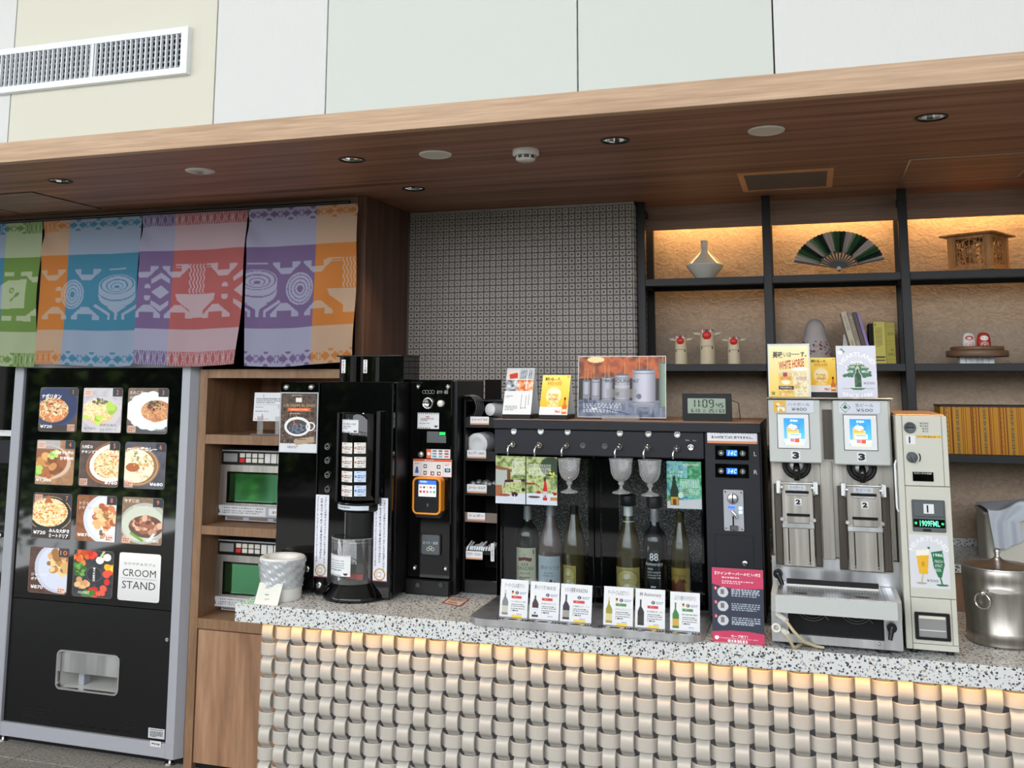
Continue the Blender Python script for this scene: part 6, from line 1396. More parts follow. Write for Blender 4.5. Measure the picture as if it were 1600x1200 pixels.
for k in range(7):
    z_ = atY(745, 759, Yk).z-.010; x = xa+.028+k*.0155; y = Yk+.02+rnd.uniform(0, .03); m = MB(); r = .011
    m.lathe((0, 0, 0), [(0, -.004), (r*.75, -.004), (r, .008), (r*1.15, .0085), (0, .0095)], 18, 'glass_goblet'); m.xform(Matrix.Translation((x, y, z_+.010+.004*(k % 2))) @ Matrix.Rotation(rnd.uniform(.4, 1.3), 4, 'X') @ Matrix.Rotation(rnd.uniform(-.5, .5), 4, 'Y'))
    m.lathe((x, y, z_+.012), [(0, 0), (r*.6, 0), (r*.6, .006), (0, .006)], 12, 'paper_white')
    tag(m.build('milk_pot'), ['leftmost milk portion pot on the third rack tier', 'second milk portion pot from the left on the rack', 'third milk portion pot from the left on the rack', 'middle milk portion pot of the row on the rack', 'third milk portion pot from the right on the rack', 'second milk portion pot from the right on the rack', 'rightmost milk portion pot on the third rack tier'][k], 'milk pot', 'milk portions on the third tier')
for k in range(12):
    x = xa+.018+k*.0085; y = Yk-.006+rnd.uniform(-.004, .004); z_ = atY(745, 857, Yk).z; a_ = rnd.uniform(-.4, .4); m = MB()
    m.tube([(x, y+.0, z_-.004), (x+.004, y-.003, z_+.006), (x+.004+math.sin(a_)*.02, y+.05, z_+.010+.006*math.cos(k*1.3))], .0034, 5, 'white_paint', smooth=False)
    tag(m.build('wrapped_straw'), 'white paper-wrapped straw, one of a loose bunch on the fifth tier of the rack', 'straw', 'wrapped straws on the fifth tier')
a, b_, z0, z1 = RC(Yk-.01, 767, 849, 772.5, 877); card('side_note', (a, b_, z0, z1), Yk-.012, None, [T('ご自由に', .3, .1, .4, .8, vert=True)], t=.001, parent=kr)
# orange-printed slip flat on the counter
p = [atZ(*c_, ZT0c+.0006) for c_ in ((690, 942), (719, 948), (732, 935), (706, 931))]
o_ = p[0]; U = (p[1]-p[0]); V = (p[3]-p[0]); mb = MB(); n1, n2 = 40, 40
cv = CV(40, 40, (214, 206, 196)); cv.put((cv.U < .08) | (cv.U > .92) | (cv.V < .08) | (cv.V > .92), (150, 70, 50)); cv.dashes(.15, .2, .85, .6, 3, (110, 70, 60), wmin=.05, wmax=.2); cv.rect(.2, .68, .7, .82, (200, 90, 60))
Un, Vn = U.normalized(), (V-U*(V.dot(U)/U.dot(U))).normalized(); paint(mb, lambda u_, v_, n_: np.array(o_)+np.multiply.outer(u_, np.array(U))+np.multiply.outer(1-v_, np.array(V))+np.multiply.outer(n_, np.array((0, 0, 1))), cv, 'print', 0.0004)
mb.add([tuple(o_), tuple(o_+U), tuple(o_+U+V), tuple(o_+V)], [(0, 1, 2, 3)], 'print', col=lincol((214, 206, 196)))
tag(mb.build('paper_slip'), 'printed slip lying flat on the counter in front of the supply rack', 'paper')
# ================================================================ WINE DISPENSER
Yw = 3.05
x0 = atY(774.5, 800, Yw).x; x1 = atY(1103.5, 800, Yw).x; x2 = atY(1189, 830, Yw).x
x0 = atY(772.5, 700, Yw).x; print('wine x0', x0); x1 = atY(1101, 700, Yw).x; x2 = atY(1188, 730, Yw).x
zt = atY(980, 658.5, Yw).z; zt2 = atY(980, 662, Yw).z; zb = ZT0c+.02
wd = thing('wine_dispenser', ((x0+x2)/2, Yw, ZT0c), 'wide charcoal wine dispenser with six small taps over glass cooler doors', 'wine dispenser')
yb = Yw+.40
m = MB(); m.box(x0-.004, x2+.006, Yw-.008, yb, zt-.030, zt, 'charcoal', .003); m.build('top_cover', wd)
m = MB(); m.box(x0-.002, x2+.004, Yw-.006, yb-.01, zt, zt+.0015, 'portal_wood'); m.build('top_board', wd)
zp = atY(940, 713, Yw).z    # bottom of the tap panel
m = MB(); m.box(x0, x1-.002, Yw, Yw+.03, zp, zt-.031, 'charcoal', .002); tpn = m.build('tap_panel', wd)
m = MB(); m.box(x0, x0+.012, Yw+.03, yb, zb, zt-.03, 'charcoal'); m.box(x1-.012, x1, Yw+.03, yb, zb, zt-.03, 'black_satin'); m.box(x0, x1, yb-.012, yb, zb, zt-.03, 'black_satin'); m.box(x0, x1, Yw+.03, yb, zp-.01, zp+.004, 'black_satin')
xmid = atY(930, 850, Yw+.04).x; m.box(xmid-.012, xmid+.012, Yw+.05, yb-.01, zb, zp, 'black_matte'); m.build('cabinet_shell', wd)
m = MB(); m.box(x0+.012, x1-.012, Yw+.03, yb-.012, zb, zb+.02, 'black_satin'); m.build('cooler_floor', wd)
for a, b_ in ((x0+.014, xmid-.014), (xmid+.014, x1-.014)):
    m = MB(); m.box(a, b_, yb-.03, yb-.026, zb+.02, zp-.01, 'reflected_speckle'); m.build('cooler_lining', wd, label='grey back lining with a speckled reflection painted on')
for a, b_ in ((x0+.001, xmid-.002), (xmid+.002, x1-.001)):
    fr = .018; o_ = [(a, zb+.005), (b_, zb+.005), (b_, zp-.004), (a, zp-.004)]; i_ = [(a+fr, zb+.005+fr), (b_-fr, zb+.005+fr), (b_-fr, zp-.004-fr*.5), (a+fr, zp-.004-fr*.5)]
    m = MB(); m.ringprism(o_, i_, Yw+.030, Yw+.052, 'black_gloss'); d = m.build('cooler_door', wd)
    m = MB(); m.box(a+fr, b_-fr, Yw+.036, Yw+.040, zb+.005+fr, zp-.004-fr*.5, 'glass_pane'); m.build('door_glass', d)
# right-hand module
m = MB(); m.box(x1, x2, Yw, yb, ZT0c+.012, zt-.031, 'charcoal', .002); rm = m.build('control_module', wd)
m = MB(); m.box(x2, x2+.004, Yw+.003, yb, ZT0c+.012, zt-.031, 'black_matte'); m.build('side_skin', rm)
# taps
for k, (bx, by, tx, ty) in enumerate(((803.5, 674, 801.5, 694), (845.5, 674, 843, 695.5), (887.5, 675, 885, 696), (969, 677, 967.5, 698), (1013.5, 678, 1012, 699), (1058.5, 679, 1057.5, 700.5))):
    q = atY(bx, by, Yw); m = MB(); m.lathe((q.x, Yw, q.z), [(.0105, 0), (.0105, .003), (.0085, .006), (.008, .004), (0, .0045)], 24, 'steel_smooth', axis=(0, -1, 0)); m.build('push_button', tpn)
    q = atY(tx, ty, Yw); m = MB(); m.lathe((q.x, Yw, q.z), [(.0105, 0), (.0105, .004), (.0095, .007)], 6, 'chrome', axis=(0, -1, 0), smooth=False); m.lathe((q.x, Yw-.007, q.z), [(.0095, 0), (.006, .003), (.006, .014), (0, .015)], 16, 'chrome', axis=(0, -1, 0))
    zl = atY(tx-4, ty+17, Yw-.03).z
    m.tube([(q.x, Yw-.010, q.z), (q.x-.002, Yw-.022, q.z-.001), (q.x-.006, Yw-.030, q.z-.006), (q.x-.008, Yw-.032, q.z-.014), (q.x-.008, Yw-.032, zl)], .0030, 8, 'chrome'); m.build('tap', tpn)
for px, py in ((911, 696.5), (945, 697.5)):
    q = atY(px, py, Yw); m = MB(); m.lathe((q.x, Yw, q.z), [(.0095, 0), (.0095, .002), (.006, .004), (.006, .001), (0, .001)], 20, 'grey_plastic', axis=(0, -1, 0)); m.build('blank_plug', tpn)
q = atY(1079.5, 699, Yw); m = MB(); m.lathe((q.x, Yw, q.z), [(.0105, 0), (.0105, .003), (.008, .006), (.006, .003), (0, .006)], 24, 'chrome', axis=(0, -1, 0)); m.build('key_switch', tpn)
ptxt('Clean', 1071, 686.5, 1077, 689, (200, 200, 204), yy=Yw-.001, par=tpn); ptxt('Serve', 1082.5, 687, 1087.5, 689.5, (200, 200, 204), yy=Yw-.001, par=tpn)
# control module fittings
cv = CV(100, 30, (226, 228, 234)); cv.rect(0, .84, 1, 1, (224, 140, 90))
card('price_notice', RC(Yw-.002, 1105, 669, 1183, 693), Yw-.003, cv, [T('ワインはどれでも５００円です。', .07, .20, .86, .20, (40, 40, 46), bold=.02), T('新500円硬貨は使用できません。', .09, .50, .82, .20, (40, 40, 46), bold=.03)], parent=rm, t=.001)
for (ya, yb2, s_) in ((696.5, 718.5, 'L'), (725, 746.5, 'R')):
    a, b_, z0, z1 = RC(Yw-.002, 1117.5, ya, 1170, yb2); m = MB(); m.box(a, b_, Yw-.004, Yw, z0, z1, 'black_gloss', .001); o = m.build('thermostat', rm)
    h = z1-z0; w_ = b_-a
    sa, sb = a+w_*.34, a+w_*.66; m = MB(); m.box(sa, sb, Yw-.0055, Yw-.003, z0+h*.27, z0+h*.70, 'led_blue', .0004); m.build('display', o)
    mb = MB(); sf = flat((sa, Yw-.0057, z0+h*.27), UX, UZ, sb-sa, h*.43); write(mb, sf, '1', .16, .16, .05, .68, (150, 200, 255), h*.43/(sb-sa), 'led_ice', lift=.0003, skew=.12); write(mb, sf, '4', .34, .16, .22, .68, (150, 200, 255), h*.43/(sb-sa), 'led_ice', lift=.0003, skew=.12); write(mb, sf, 'C', .66, .16, .22, .68, (150, 200, 255), h*.43/(sb-sa), 'led_ice', lift=.0003, skew=.12); mb.build('digits', o)
    for f_ in (.18, .82):
        m = MB(); m.lathe((a+w_*f_, Yw-.004, z0+h*.48), [(h*.20, 0), (h*.21, .0015), (h*.18, .002), (h*.17, .0005), (0, .0005)], 22, 'grey_plastic', axis=(0, -1, 0))
        if f_ < .5: m.prism([(a+w_*f_-h*.10, z0+h*.42), (a+w_*f_+h*.10, z0+h*.42), (a+w_*f_, z0+h*.58)], Yw-.0058, Yw-.0045, 'cream_plastic')
        else: m.box(a+w_*f_-h*.03, a+w_*f_+h*.03, Yw-.0058, Yw-.0045, z0+h*.38, z0+h*.6, 'cream_plastic')
        m.build('key', o)
    ptxt(s_, 1178, ya+9.5, 1183.5 if s_ == 'R' else 1182, ya+16, (206, 210, 214), yy=Yw-.001, par=rm)
a, b_, z0, z1 = RC(Yw-.003, 1131, 765.5, 1162, 829.5); m = MB(); m.prism(rrect(a, b_, z0, z1, .004), Yw-.005, Yw, 'silver_paint'); cp = m.build('coin_acceptor', rm, label='silver coin slot plate')
w_, h = b_-a, z1-z0
for fx, fz in ((.1, .95), (.9, .94), (.1, .06), (.9, .05)): m = MB(); m.cyl((a+w_*fx, Yw-.0065, z0+h*fz), (a+w_*fx, Yw-.004, z0+h*fz), .0024, .0024, 12, 'chrome'); m.build('screw', cp)
m = MB(); m.lathe((a+w_*.47, Yw-.005, z0+h*.79), [(.0165, 0), (.0165, .003), (.013, .006), (0, .007)], 28, 'steel_smooth', axis=(0, -1, 0)); m.box(a+w_*.47-.0016, a+w_*.47+.0016, Yw-.0135, Yw-.0108, z0+h*.70, z0+h*.90, 'dark_void'); m.build('coin_slot', cp)
m = MB(); m.prism([(a+w_*.22, z0+h*.55), (a+w_*.56, z0+h*.55), (a+w_*.56, z0+h*.60), (a+w_*.22, z0+h*.60)], Yw-.0062, Yw-.0045, 'led_blue'); m.build('blue_tag', cp)
m = MB(); m.tube([(a+w_*.42, Yw-.010, z0+h*.50), (a+w_*.55, Yw-.013, z0+h*.42), (a+w_*.66, Yw-.011, z0+h*.32)], [.003, .005, .0035], 8, 'chrome'); m.build('reject_lever', cp)
for fz in (.56, .46): m = MB(); m.box(a+w_*.76, a+w_*.93, Yw-.0065, Yw-.0045, z0+h*fz-.004, z0+h*fz+.004, 'led_ice', .001); m.build('indicator', cp)
m = MB(); m.box(a+w_*.43, a+w_*.50, Yw-.0062, Yw-.0045, z0+h*.12, z0+h*.36, 'dark_void'); m.box(a+w_*.30, a+w_*.70, Yw-.014, Yw-.004, z0+h*.02, z0+h*.14, 'chrome', .002); m.build('return_slot', cp)
a, b_, z0, z1 = RC(Yw-.001, 1117.5, 836, 1178, 905); m = MB(); m.ringprism([(a, z0), (b_, z0), (b_, z1), (a, z1)], [(a+.0012, z0+.0012), (b_-.0012, z0+.0012), (b_-.0012, z1-.0012), (a+.0012, z1-.0012)], Yw-.001, Yw+.001, 'black_matte'); m.build('cash_door_gap', rm)
q = atY(1164, 880, Yw); m = MB(); m.lathe((q.x, Yw, q.z), [(.009, 0), (.009, .003), (.006, .005), (0, .005)], 18, 'chrome', axis=(0, -1, 0)); m.build('lock', rm)
# drip tray
fl, fr_ = atZ(778, 972, zb+.001), atZ(1110, 998, zb+.001)
ta, tb, ty0, ty1 = x0-.0, x1+.008, 2.79, Yw+.06
def rr2(a, b_, c, d, r):  # rounded only at the front
    return [(b_, d), (a, d)]+[(a+r-r*math.cos(t), c+r-r*math.sin(t)) for t in [PI/2*k/6 for k in range(7)]]+[(b_-r+r*math.sin(t), c+r-r*math.cos(t)) for t in [PI/2*k/6 for k in range(7)]]
m = MB(); m.prism(rr2(ta, tb, ty0, ty1, .05), ZT0c+.001, zb, 'steel_smooth', 'xy'); tr = m.build('drip_tray', wd, label='polished drip tray')
cardpx = [(803.5, 943), (850.5, 948), (901, 953), (963, 959), (1013, 964), (1068.5, 970)]
for (px, py) in cardpx:
    q = atY(px, py+20, 2.815); cx_ = q.x-.004; m = MB(); cy_ = 2.812
    m.prism([(cx_+.016*math.cos(a_), cy_+.005*math.sin(a_)) for a_ in [k*PI/8 for k in range(16)]], zb, zb+.0006, 'dark_void', 'xy')
    for s_ in (-1, 1):
        for j in (1, 2, 3):
            xx = cx_+s_*(.017+j*.008); m.prism([(xx, cy_-.010), (xx+s_*.004, cy_-.010), (xx+s_*.009, cy_), (xx+s_*.004, cy_+.010), (xx, cy_+.010), (xx+s_*.005, cy_)], zb, zb+.0006, 'dark_void', 'xy')
    m.build('drain_slots', tr)
# bottles in the cooler
def bottle(px, pxtop, ytop, wpx, Yq, gm, cap, caph, kind, lab, name_lb, texts=(), m0='print', stopper=False, ybot=None):
    z0 = zb+.0205; x = atY(px, 880, Yq).x; u = pxm(px, 870, Yq); r = wpx*u/2; H = atY(pxtop, ytop, Yq).z-z0
    t = thing('wine_bottle', (x, Yq, z0), name_lb, 'wine bottle', 'wine bottles in the dispenser cooler')
    if kind == 'bordeaux': prof = [(0, .004), (r*.9, 0), (r, .006), (r, H*.60), (r*.96, H*.66), (r*.80, H*.72), (r*.50, H*.77), (r*.37, H*.81), (r*.34, H*.98), (r*.38, H), (0, H)]
    elif kind == 'burgundy': prof = [(0, .004), (r*.9, 0), (r, .006), (r, H*.46), (r*.96, H*.52), (r*.84, H*.61), (r*.62, H*.72), (r*.42, H*.82), (r*.33, H*.90), (r*.32, H*.98), (0, H)]
    else: prof = [(0, .004), (r*.9, 0), (r, .006), (r, H*.42), (r*.95, H*.52), (r*.80, H*.64), (r*.58, H*.76), (r*.40, H*.86), (r*.31, H*.93), (r*.30, H*.98), (0, H)]
    m = MB(); m.lathe((x, Yq, z0), prof, 32, gm); m.build('glass', t)
    m = MB(); rn = np.interp(1-caph, [p[1]/H for p in prof[1:]], [p[0] for p in prof[1:]]); m.lathe((x, Yq, z0), [(rn*1.03, H*(1-caph)), (r*.37, H*(1-caph*.8)), (r*.36, H*.99), (r*.33, H+.002), (0, H+.002)], 24, cap); m.build('capsule', t)
    if stopper: m = MB(); m.lathe((x, Yq, z0), [(0, H+.001), (r*.62, H+.001), (r*.64, H+.004), (r*.64, H+.032), (r*.58, H+.036), (0, H+.036)], 24, 'black_satin'); m.build('pour_stopper', t)
    cvl, va, vb, A0_, A1_ = lab; za, zb_ = H*vb, H*va; ang0, ang1 = -PI/2-A0_, -PI/2+A1_
    def S(u_, v_, n_):
        a = ang0+u_*(ang1-ang0); rr = r+.0006+n_; return np.stack([x+np.cos(a)*rr, Yq+np.sin(a)*rr, z0+zb_+(1-v_)*(za-zb_)], -1)
    mb = MB()
    if cvl is not None: paint(mb, S, cvl, m0, 0)
    Aasp = (za-zb_)/(r*(ang1-ang0))
    for a in texts:
        a = dict(a); write(mb, S, a.pop('s'), a.pop('x'), a.pop('y'), a.pop('w'), a.pop('h'), a.pop('c'), Aasp, m0, lift=.0004, **a)
    mb.build('label', t)
Yb = Yw+.11
cv = CV(60, 90, (206, 206, 176)); cv.rect(.0, .93, 1, 1, (60, 66, 60)); cv.poly([(0, .93), (.1, .88), (.2, .92), (.35, .87), (.5, .91), (.65, .86), (.8, .9), (1, .87), (1, 1), (0, 1)], (70, 76, 66)); cv.poly([(.18, .25), (.5, .22), (.82, .25), (.78, .33), (.5, .30), (.22, .33)], (110, 30, 34)); cv.rect(.85, .05, .9, .15, (80, 80, 70)); cv.dashes(.25, .70, .75, .80, 2, (90, 96, 84))
bottle(824.5, 826, 788, 34, Yb, 'bottle_dark', 'capsule_grey', .18, 'bordeaux', (cv, .0, .49, 1.05, 1.05), 'dark red wine bottle with a large cream label, leftmost in the cooler', [T('654', .36, .36, .28, .07, (60, 56, 46)), T('NUKAZUKA', .12, .45, .76, .09, (60, 56, 46)), T('HIRASARI', .30, .59, .42, .05, (90, 86, 70)), T('RED', .44, .15, .12, .03, (90, 86, 70))])
cv = CV(60, 66, (196, 206, 214)); cv.dashes(.1, .05, .95, .25, 4, (170, 182, 196), fill=.3, wmin=.01, wmax=.02); cv.ell(.62, .84, .11, (60, 20, 34), ry=.10); cv.line([(.48, .74), (.76, .94)], .04, (60, 20, 34)); cv.line([(.48, .94), (.76, .74)], .04, (60, 20, 34)); cv.ell(.62, .72, .05, (60, 20, 34), ry=.05); cv.rect(0, .98, 1, 1, (90, 100, 110)); cv.line([(.1, .88), (.4, .84)], .01, (120, 130, 140))
bottle(860.5, 861, 787, 37, Yb, 'bottle_rose', 'capsule_grey', .14, 'burgundy', (cv, .0, .40, 1.1, 1.1), 'pale rosé bottle with a blue-white label showing a dark turtle', [T('夢のつづき', .22, .27, .72, .12, (90, 96, 104)), T('VIN ROSE', .36, .46, .34, .05, (110, 116, 124)), T('CAMPBELL EARLY', .28, .54, .5, .045, (110, 116, 124))])
cv = CV(60, 70, (176, 158, 84)); cv.ell(.5, .42, .42, (196, 180, 110), ry=.34); cv.ring(.5, .42, .43, .03, (120, 104, 50), ry=.35); cv.blobs(.5, .72, .34, .12, [(214, 210, 196), (190, 186, 160)], 16, .05, .09, 2); cv.poly([(.42, .24), (.6, .2), (.62, .34), (.5, .42), (.4, .36)], (214, 208, 180)); cv.line([(.3, .44), (.7, .42)], .02, (120, 90, 40))
ts_ = [T('Duper', .42, .12, .25, .06, (220, 214, 180)), T('Tradition', .36, .48, .32, .05, (110, 84, 40))]
bottle(897.5, 899, 790, 36, Yb+.02, 'bottle_olive', 'black_satin', .0001+.1, 'flute', (cv, .0, .30, 1.0, .35), 'olive wine bottle third from the left, its gold label half hidden by the frame', ts_)
cv2 = CV(60, 70, (184, 166, 96)); cv2.ell(.5, .42, .42, (200, 184, 116), ry=.34); cv2.ring(.5, .42, .43, .03, (120, 104, 50), ry=.35); cv2.blobs(.5, .72, .34, .12, [(218, 214, 200), (190, 186, 160)], 16, .05, .09, 2); cv2.poly([(.42, .24), (.6, .2), (.62, .34), (.5, .42), (.4, .36)], (224, 218, 196)); cv2.line([(.3, .44), (.7, .42)], .02, (120, 90, 40))
bottle(982.5, 981, 790, 39, Yb, 'bottle_olive', 'white_plastic', .18, 'flute', (cv2, .0, .32, 1.15, 1.15), 'white wine bottle with a gold label of a rider in an oval, black stopper', ts_, stopper=True)
bottle(1024, 1022, 793, 38, Yb, 'bottle_black', 'capsule_grey', .16, 'bordeaux', (None, .0, .56, 1.0, 1.0), 'black bottle printed with a white figure 88, black stopper', [T('88', .34, .10, .36, .16, WH, bold=.02), T('Anniversary', .14, .28, .74, .10, WH, skew=.15), T('RED', .26, .40, .22, .04, WH), T('FLEURY VIGNERON', .24, .47, .54, .035, WH), T('EXTRA BRUT 88', .24, .53, .54, .03, WH), T('DOMAINE 1988', .24, .58, .54, .03, WH), T('BUDOUNOKI', .26, .82, .48, .05, WH), T('■■■', .38, .76, .2, .03, WH)], stopper=True)
cv = CV(50, 70, (166, 140, 62)); cv.rect(0, 0, 1, .04, (90, 70, 30)); cv.poly([(.0, .5), (.2, .42), (.3, .55), (.5, .35), (.7, .5), (.75, 1), (0, 1)], (110, 56, 34)); cv.poly([(.5, .5), (.66, .36), (.8, .5)], (80, 40, 26)); cv.rect(.05, .62, .25, 1, (90, 36, 24))
bottle(1064, 1064, 800, 31, Yb+.02, 'bottle_olive', 'bottle_olive', .12, 'flute', (cv, .0, .36, 1.1, 1.1), 'wine bottle with a brown-gold picture label, rightmost in the cooler', [T('Original', .16, .22, .62, .12, (100, 50, 30))])
# goblets hanging on the glass doors
def goblet(px, yt_, yb_, wpx, lb):
    Yq = Yw-.012; x = atY(px, 745, Yq).x; u = pxm(px, 740, Yq); r = wpx*u/2; zt_, zb__ = atY(px, yt_, Yq).z, atY(px, yb_, Yq).z; H = zt_-zb__
    t = thing('plastic_goblet', (x, Yq, zb__), lb, 'goblet', 'clear goblets fixed to the cooler doors')
    pf = [(r, 1), (r*1.0, .995), (r*.94, .86), (r*.90, .72), (r*.82, .58), (r*.62, .45), (r*.34, .38), (r*.20, .345), (r*.30, .31), (r*.22, .27), (r*.12, .22), (r*.14, .16), (r*.30, .11), (r*.72, .06), (r*.76, .035), (r*.74, .02), (r*.3, .05), (0, .06)]
    m = MB(); m.lathe((x, Yq, zb__), [(a, b_*H) for a, b_ in pf], 36, 'glass_goblet'); m.build('bowl_and_stem', t)
    m = MB(); m.tube([(x+math.cos(a)*r, Yq+math.sin(a)*r, zt_) for a in [k*PI/16 for k in range(32)]], .0011, 5, 'glass_goblet', closed=True)
    for k in range(12):
        a = k*PI/6; m.tube([(x+math.cos(a)*r*f_, Yq+math.sin(a)*r*f_, zb__+H*g_) for f_, g_ in ((.90, .72), (.82, .58), (.62, .45), (.34, .38))], .0009, 4, 'glass_goblet')
    m.build('rim_and_ribs', t)
goblet(889.5, 717, 771, 35, 'clear plastic goblet on the left cooler door, right of the two photo sheets')
goblet(970.5, 717, 772, 37, 'clear plastic goblet on the right cooler door, further from the green bottle sheet')
goblet(1015.5, 719, 776, 37, 'clear plastic goblet on the right cooler door, next to the green bottle sheet')
# photo sheets on the doors
def scene_cv(k):
    cv = CV(80, 130, (150, 160, 130)); full = cv.U >= 0
    cv.noise(full, [(96, 116, 70), (160, 176, 110), (200, 206, 150), (120, 140, 90)], 11)
    if k == 0:
        cv.poly([(0, .2), (.55, .28), (.55, .33), (0, .28)], (130, 90, 66)); cv.rect(0, .3, .38, .62, (176, 182, 176)); cv.rect(.38, .3, .5, .55, (110, 70, 46))
        cv.rect(0, .78, 1, 1, (206, 212, 224)); cv.poly([(0, .62), (.2, .62), (.25, .85), (0, .85)], (160, 100, 66)); cv.line([(.35, .53), (.95, .5)], .09, (52, 24, 34)); cv.rect(.6, .49, .85, .55, (200, 190, 180)); cv.line([(.32, .53), (.28, .68)], .03, (90, 30, 40))
        cv.ell(.64, .80, .11, (60, 26, 40), ry=.05); cv.line([(.64, .82), (.64, .95)], .015, (220, 226, 230)); cv.ell(.3, .82, .2, (150, 80, 50), ry=.03); cv.ell(.93, .70, .06, (40, 30, 36), ry=.04); cv.dashes(.55, .1, .95, .4, 10, (226, 230, 220), seed=3, wmin=.02, wmax=.06, al=.8)
    else:
        cv.ell(.8, .2, .35, (52, 72, 50), ry=.2); cv.rect(0, .76, 1, 1, (212, 218, 230)); cv.line([(.0, .57), (.25, .56)], .06, (150, 36, 50)); cv.line([(.25, .56), (.42, .62)], .02, (120, 30, 40)); cv.ell(.40, .74, .08, (176, 50, 66), ry=.03)
        cv.poly([(.58, .5), (.64, .5), (.66, .58), (.68, .68), (.68, .9), (.54, .9), (.54, .68), (.57, .58)], (200, 32, 40)); cv.rect(.575, .42, .64, .5, (50, 30, 30)); cv.rect(.54, .72, .68, .84, (200, 196, 200)); cv.ell(.61, .82, .025, (50, 30, 40))
        cv.poly([(.82, .72), (1, .74), (1, .78), (.9, .80)], (160, 30, 50)); cv.line([(.92, .8), (.92, .92)], .02, (206, 212, 220)); cv.rect(.78, .83, 1, .9, (190, 140, 70)); cv.ell(.25, .84, .2, (90, 70, 60), ry=.025); cv.blobs(.8, .35, .12, .08, [(226, 220, 90)], 9, .02, .04, 3); cv.rect(.8, .55, .86, .68, (120, 130, 140))
        cv.dashes(.08, .16, .8, .4, 7, (226, 230, 220), seed=5, wmin=.02, wmax=.07, al=.8)
    return cv
Yg = Yw+.026
for k, (a, b_, c, d) in enumerate(((774.5, 712.5, 821, 787), (822.5, 714, 870.5, 789))):
    o = card('photo_sheet', RC(Yg, a, b_, c, d), Yg, scene_cv(k), [T('BUDOUNOKI WINE', .45, .04, .5, .035, (230, 232, 226))] if k == 0 else [], m='print_gloss', t=.001)
    tag(o, ['garden table photo sheet with a dark bottle pouring, leftmost on the cooler door', 'garden table photo sheet with a bright red rosé bottle, left of the first goblet'][k], 'poster', 'photo sheets on the cooler doors')
cv = CV(70, 110, (60, 130, 90)); full = cv.U >= 0; cv.noise(full, [(40, 96, 70), (70, 150, 100), (120, 190, 170), (60, 120, 150)], 12); cv.noise((cv.V < .35) & (cv.U < .6), [(60, 120, 150), (130, 190, 190), (70, 150, 120)], 9); cv.poly([(0, .85), (1, .78), (1, 1), (0, 1)], (190, 194, 200)); cv.poly([(.17, .36), (.25, .36), (.28, .5), (.34, .62), (.34, .93), (.10, .93), (.10, .62), (.15, .5)], (24, 46, 34)); cv.rect(.11, .76, .33, .92, (190, 150, 50)); cv.rect(.17, .80, .27, .92, (110, 50, 30)); cv.rect(.17, .30, .25, .42, (20, 30, 24)); cv.ell(.40, .72, .08, (190, 214, 200), ry=.06); cv.dashes(.38, .38, .95, .72, 9, (210, 226, 220), seed=4, wmin=.02, wmax=.06, al=.8)
o = card('photo_sheet', RC(Yg, 1042, 721, 1096, 795), Yg, cv, [T('BUDOUNOKI', .48, .05, .46, .04, (236, 240, 236)), T('ぶどうの樹', .08, .2, .38, .06, (220, 236, 240)), T('オリジナル', .08, .28, .38, .05, (220, 236, 240))], m='print_gloss', t=.001)
tag(o, 'green garden photo sheet with a dark green bottle, on the right cooler door', 'poster', 'photo sheets on the cooler doors')
# wine cards on the tray
WN = [('テーパーさんの赤ワイン', 1, 0, (120, 124, 130), (196, 188, 170), 1, 'wine card with a glaring grey bottle picture, leftmost on the drip tray'),
      ('夢のつづき VIN ROSE', 0, 0, (64, 34, 44), (214, 216, 224), 0, 'wine card with a pale-labelled rosé bottle, second from the left'),
      ('６５４額塚 NUKAZUKA', 0, 0, (40, 28, 50), (150, 148, 140), 1, 'wine card with a slim dark bottle, third from the left'),
      ('テーパーさんの白ワイン', 1, 1, (150, 140, 40), (206, 196, 140), 1, 'wine card with a yellow wine bottle and green tag'),
      ('88 Anniversary', 0, 0, (24, 20, 22), (40, 36, 38), 1, 'wine card with an all black bottle and red tag'),
      ('ぶどうの樹オリジナルワイン', 1, 1, (50, 120, 50), (200, 160, 60), 0, 'wine card with a bright green bottle, rightmost on the drip tray')]
WB = ['やさしい渋味とほどよい酸味', '香り豊かなロゼワインです。', '100%糠塚産のぶどう。チーズ', 'ミネラルたっぷりのシーフード', '豊かな果実味と香り、上品な', '甘味と適度な酸味の絶妙な']
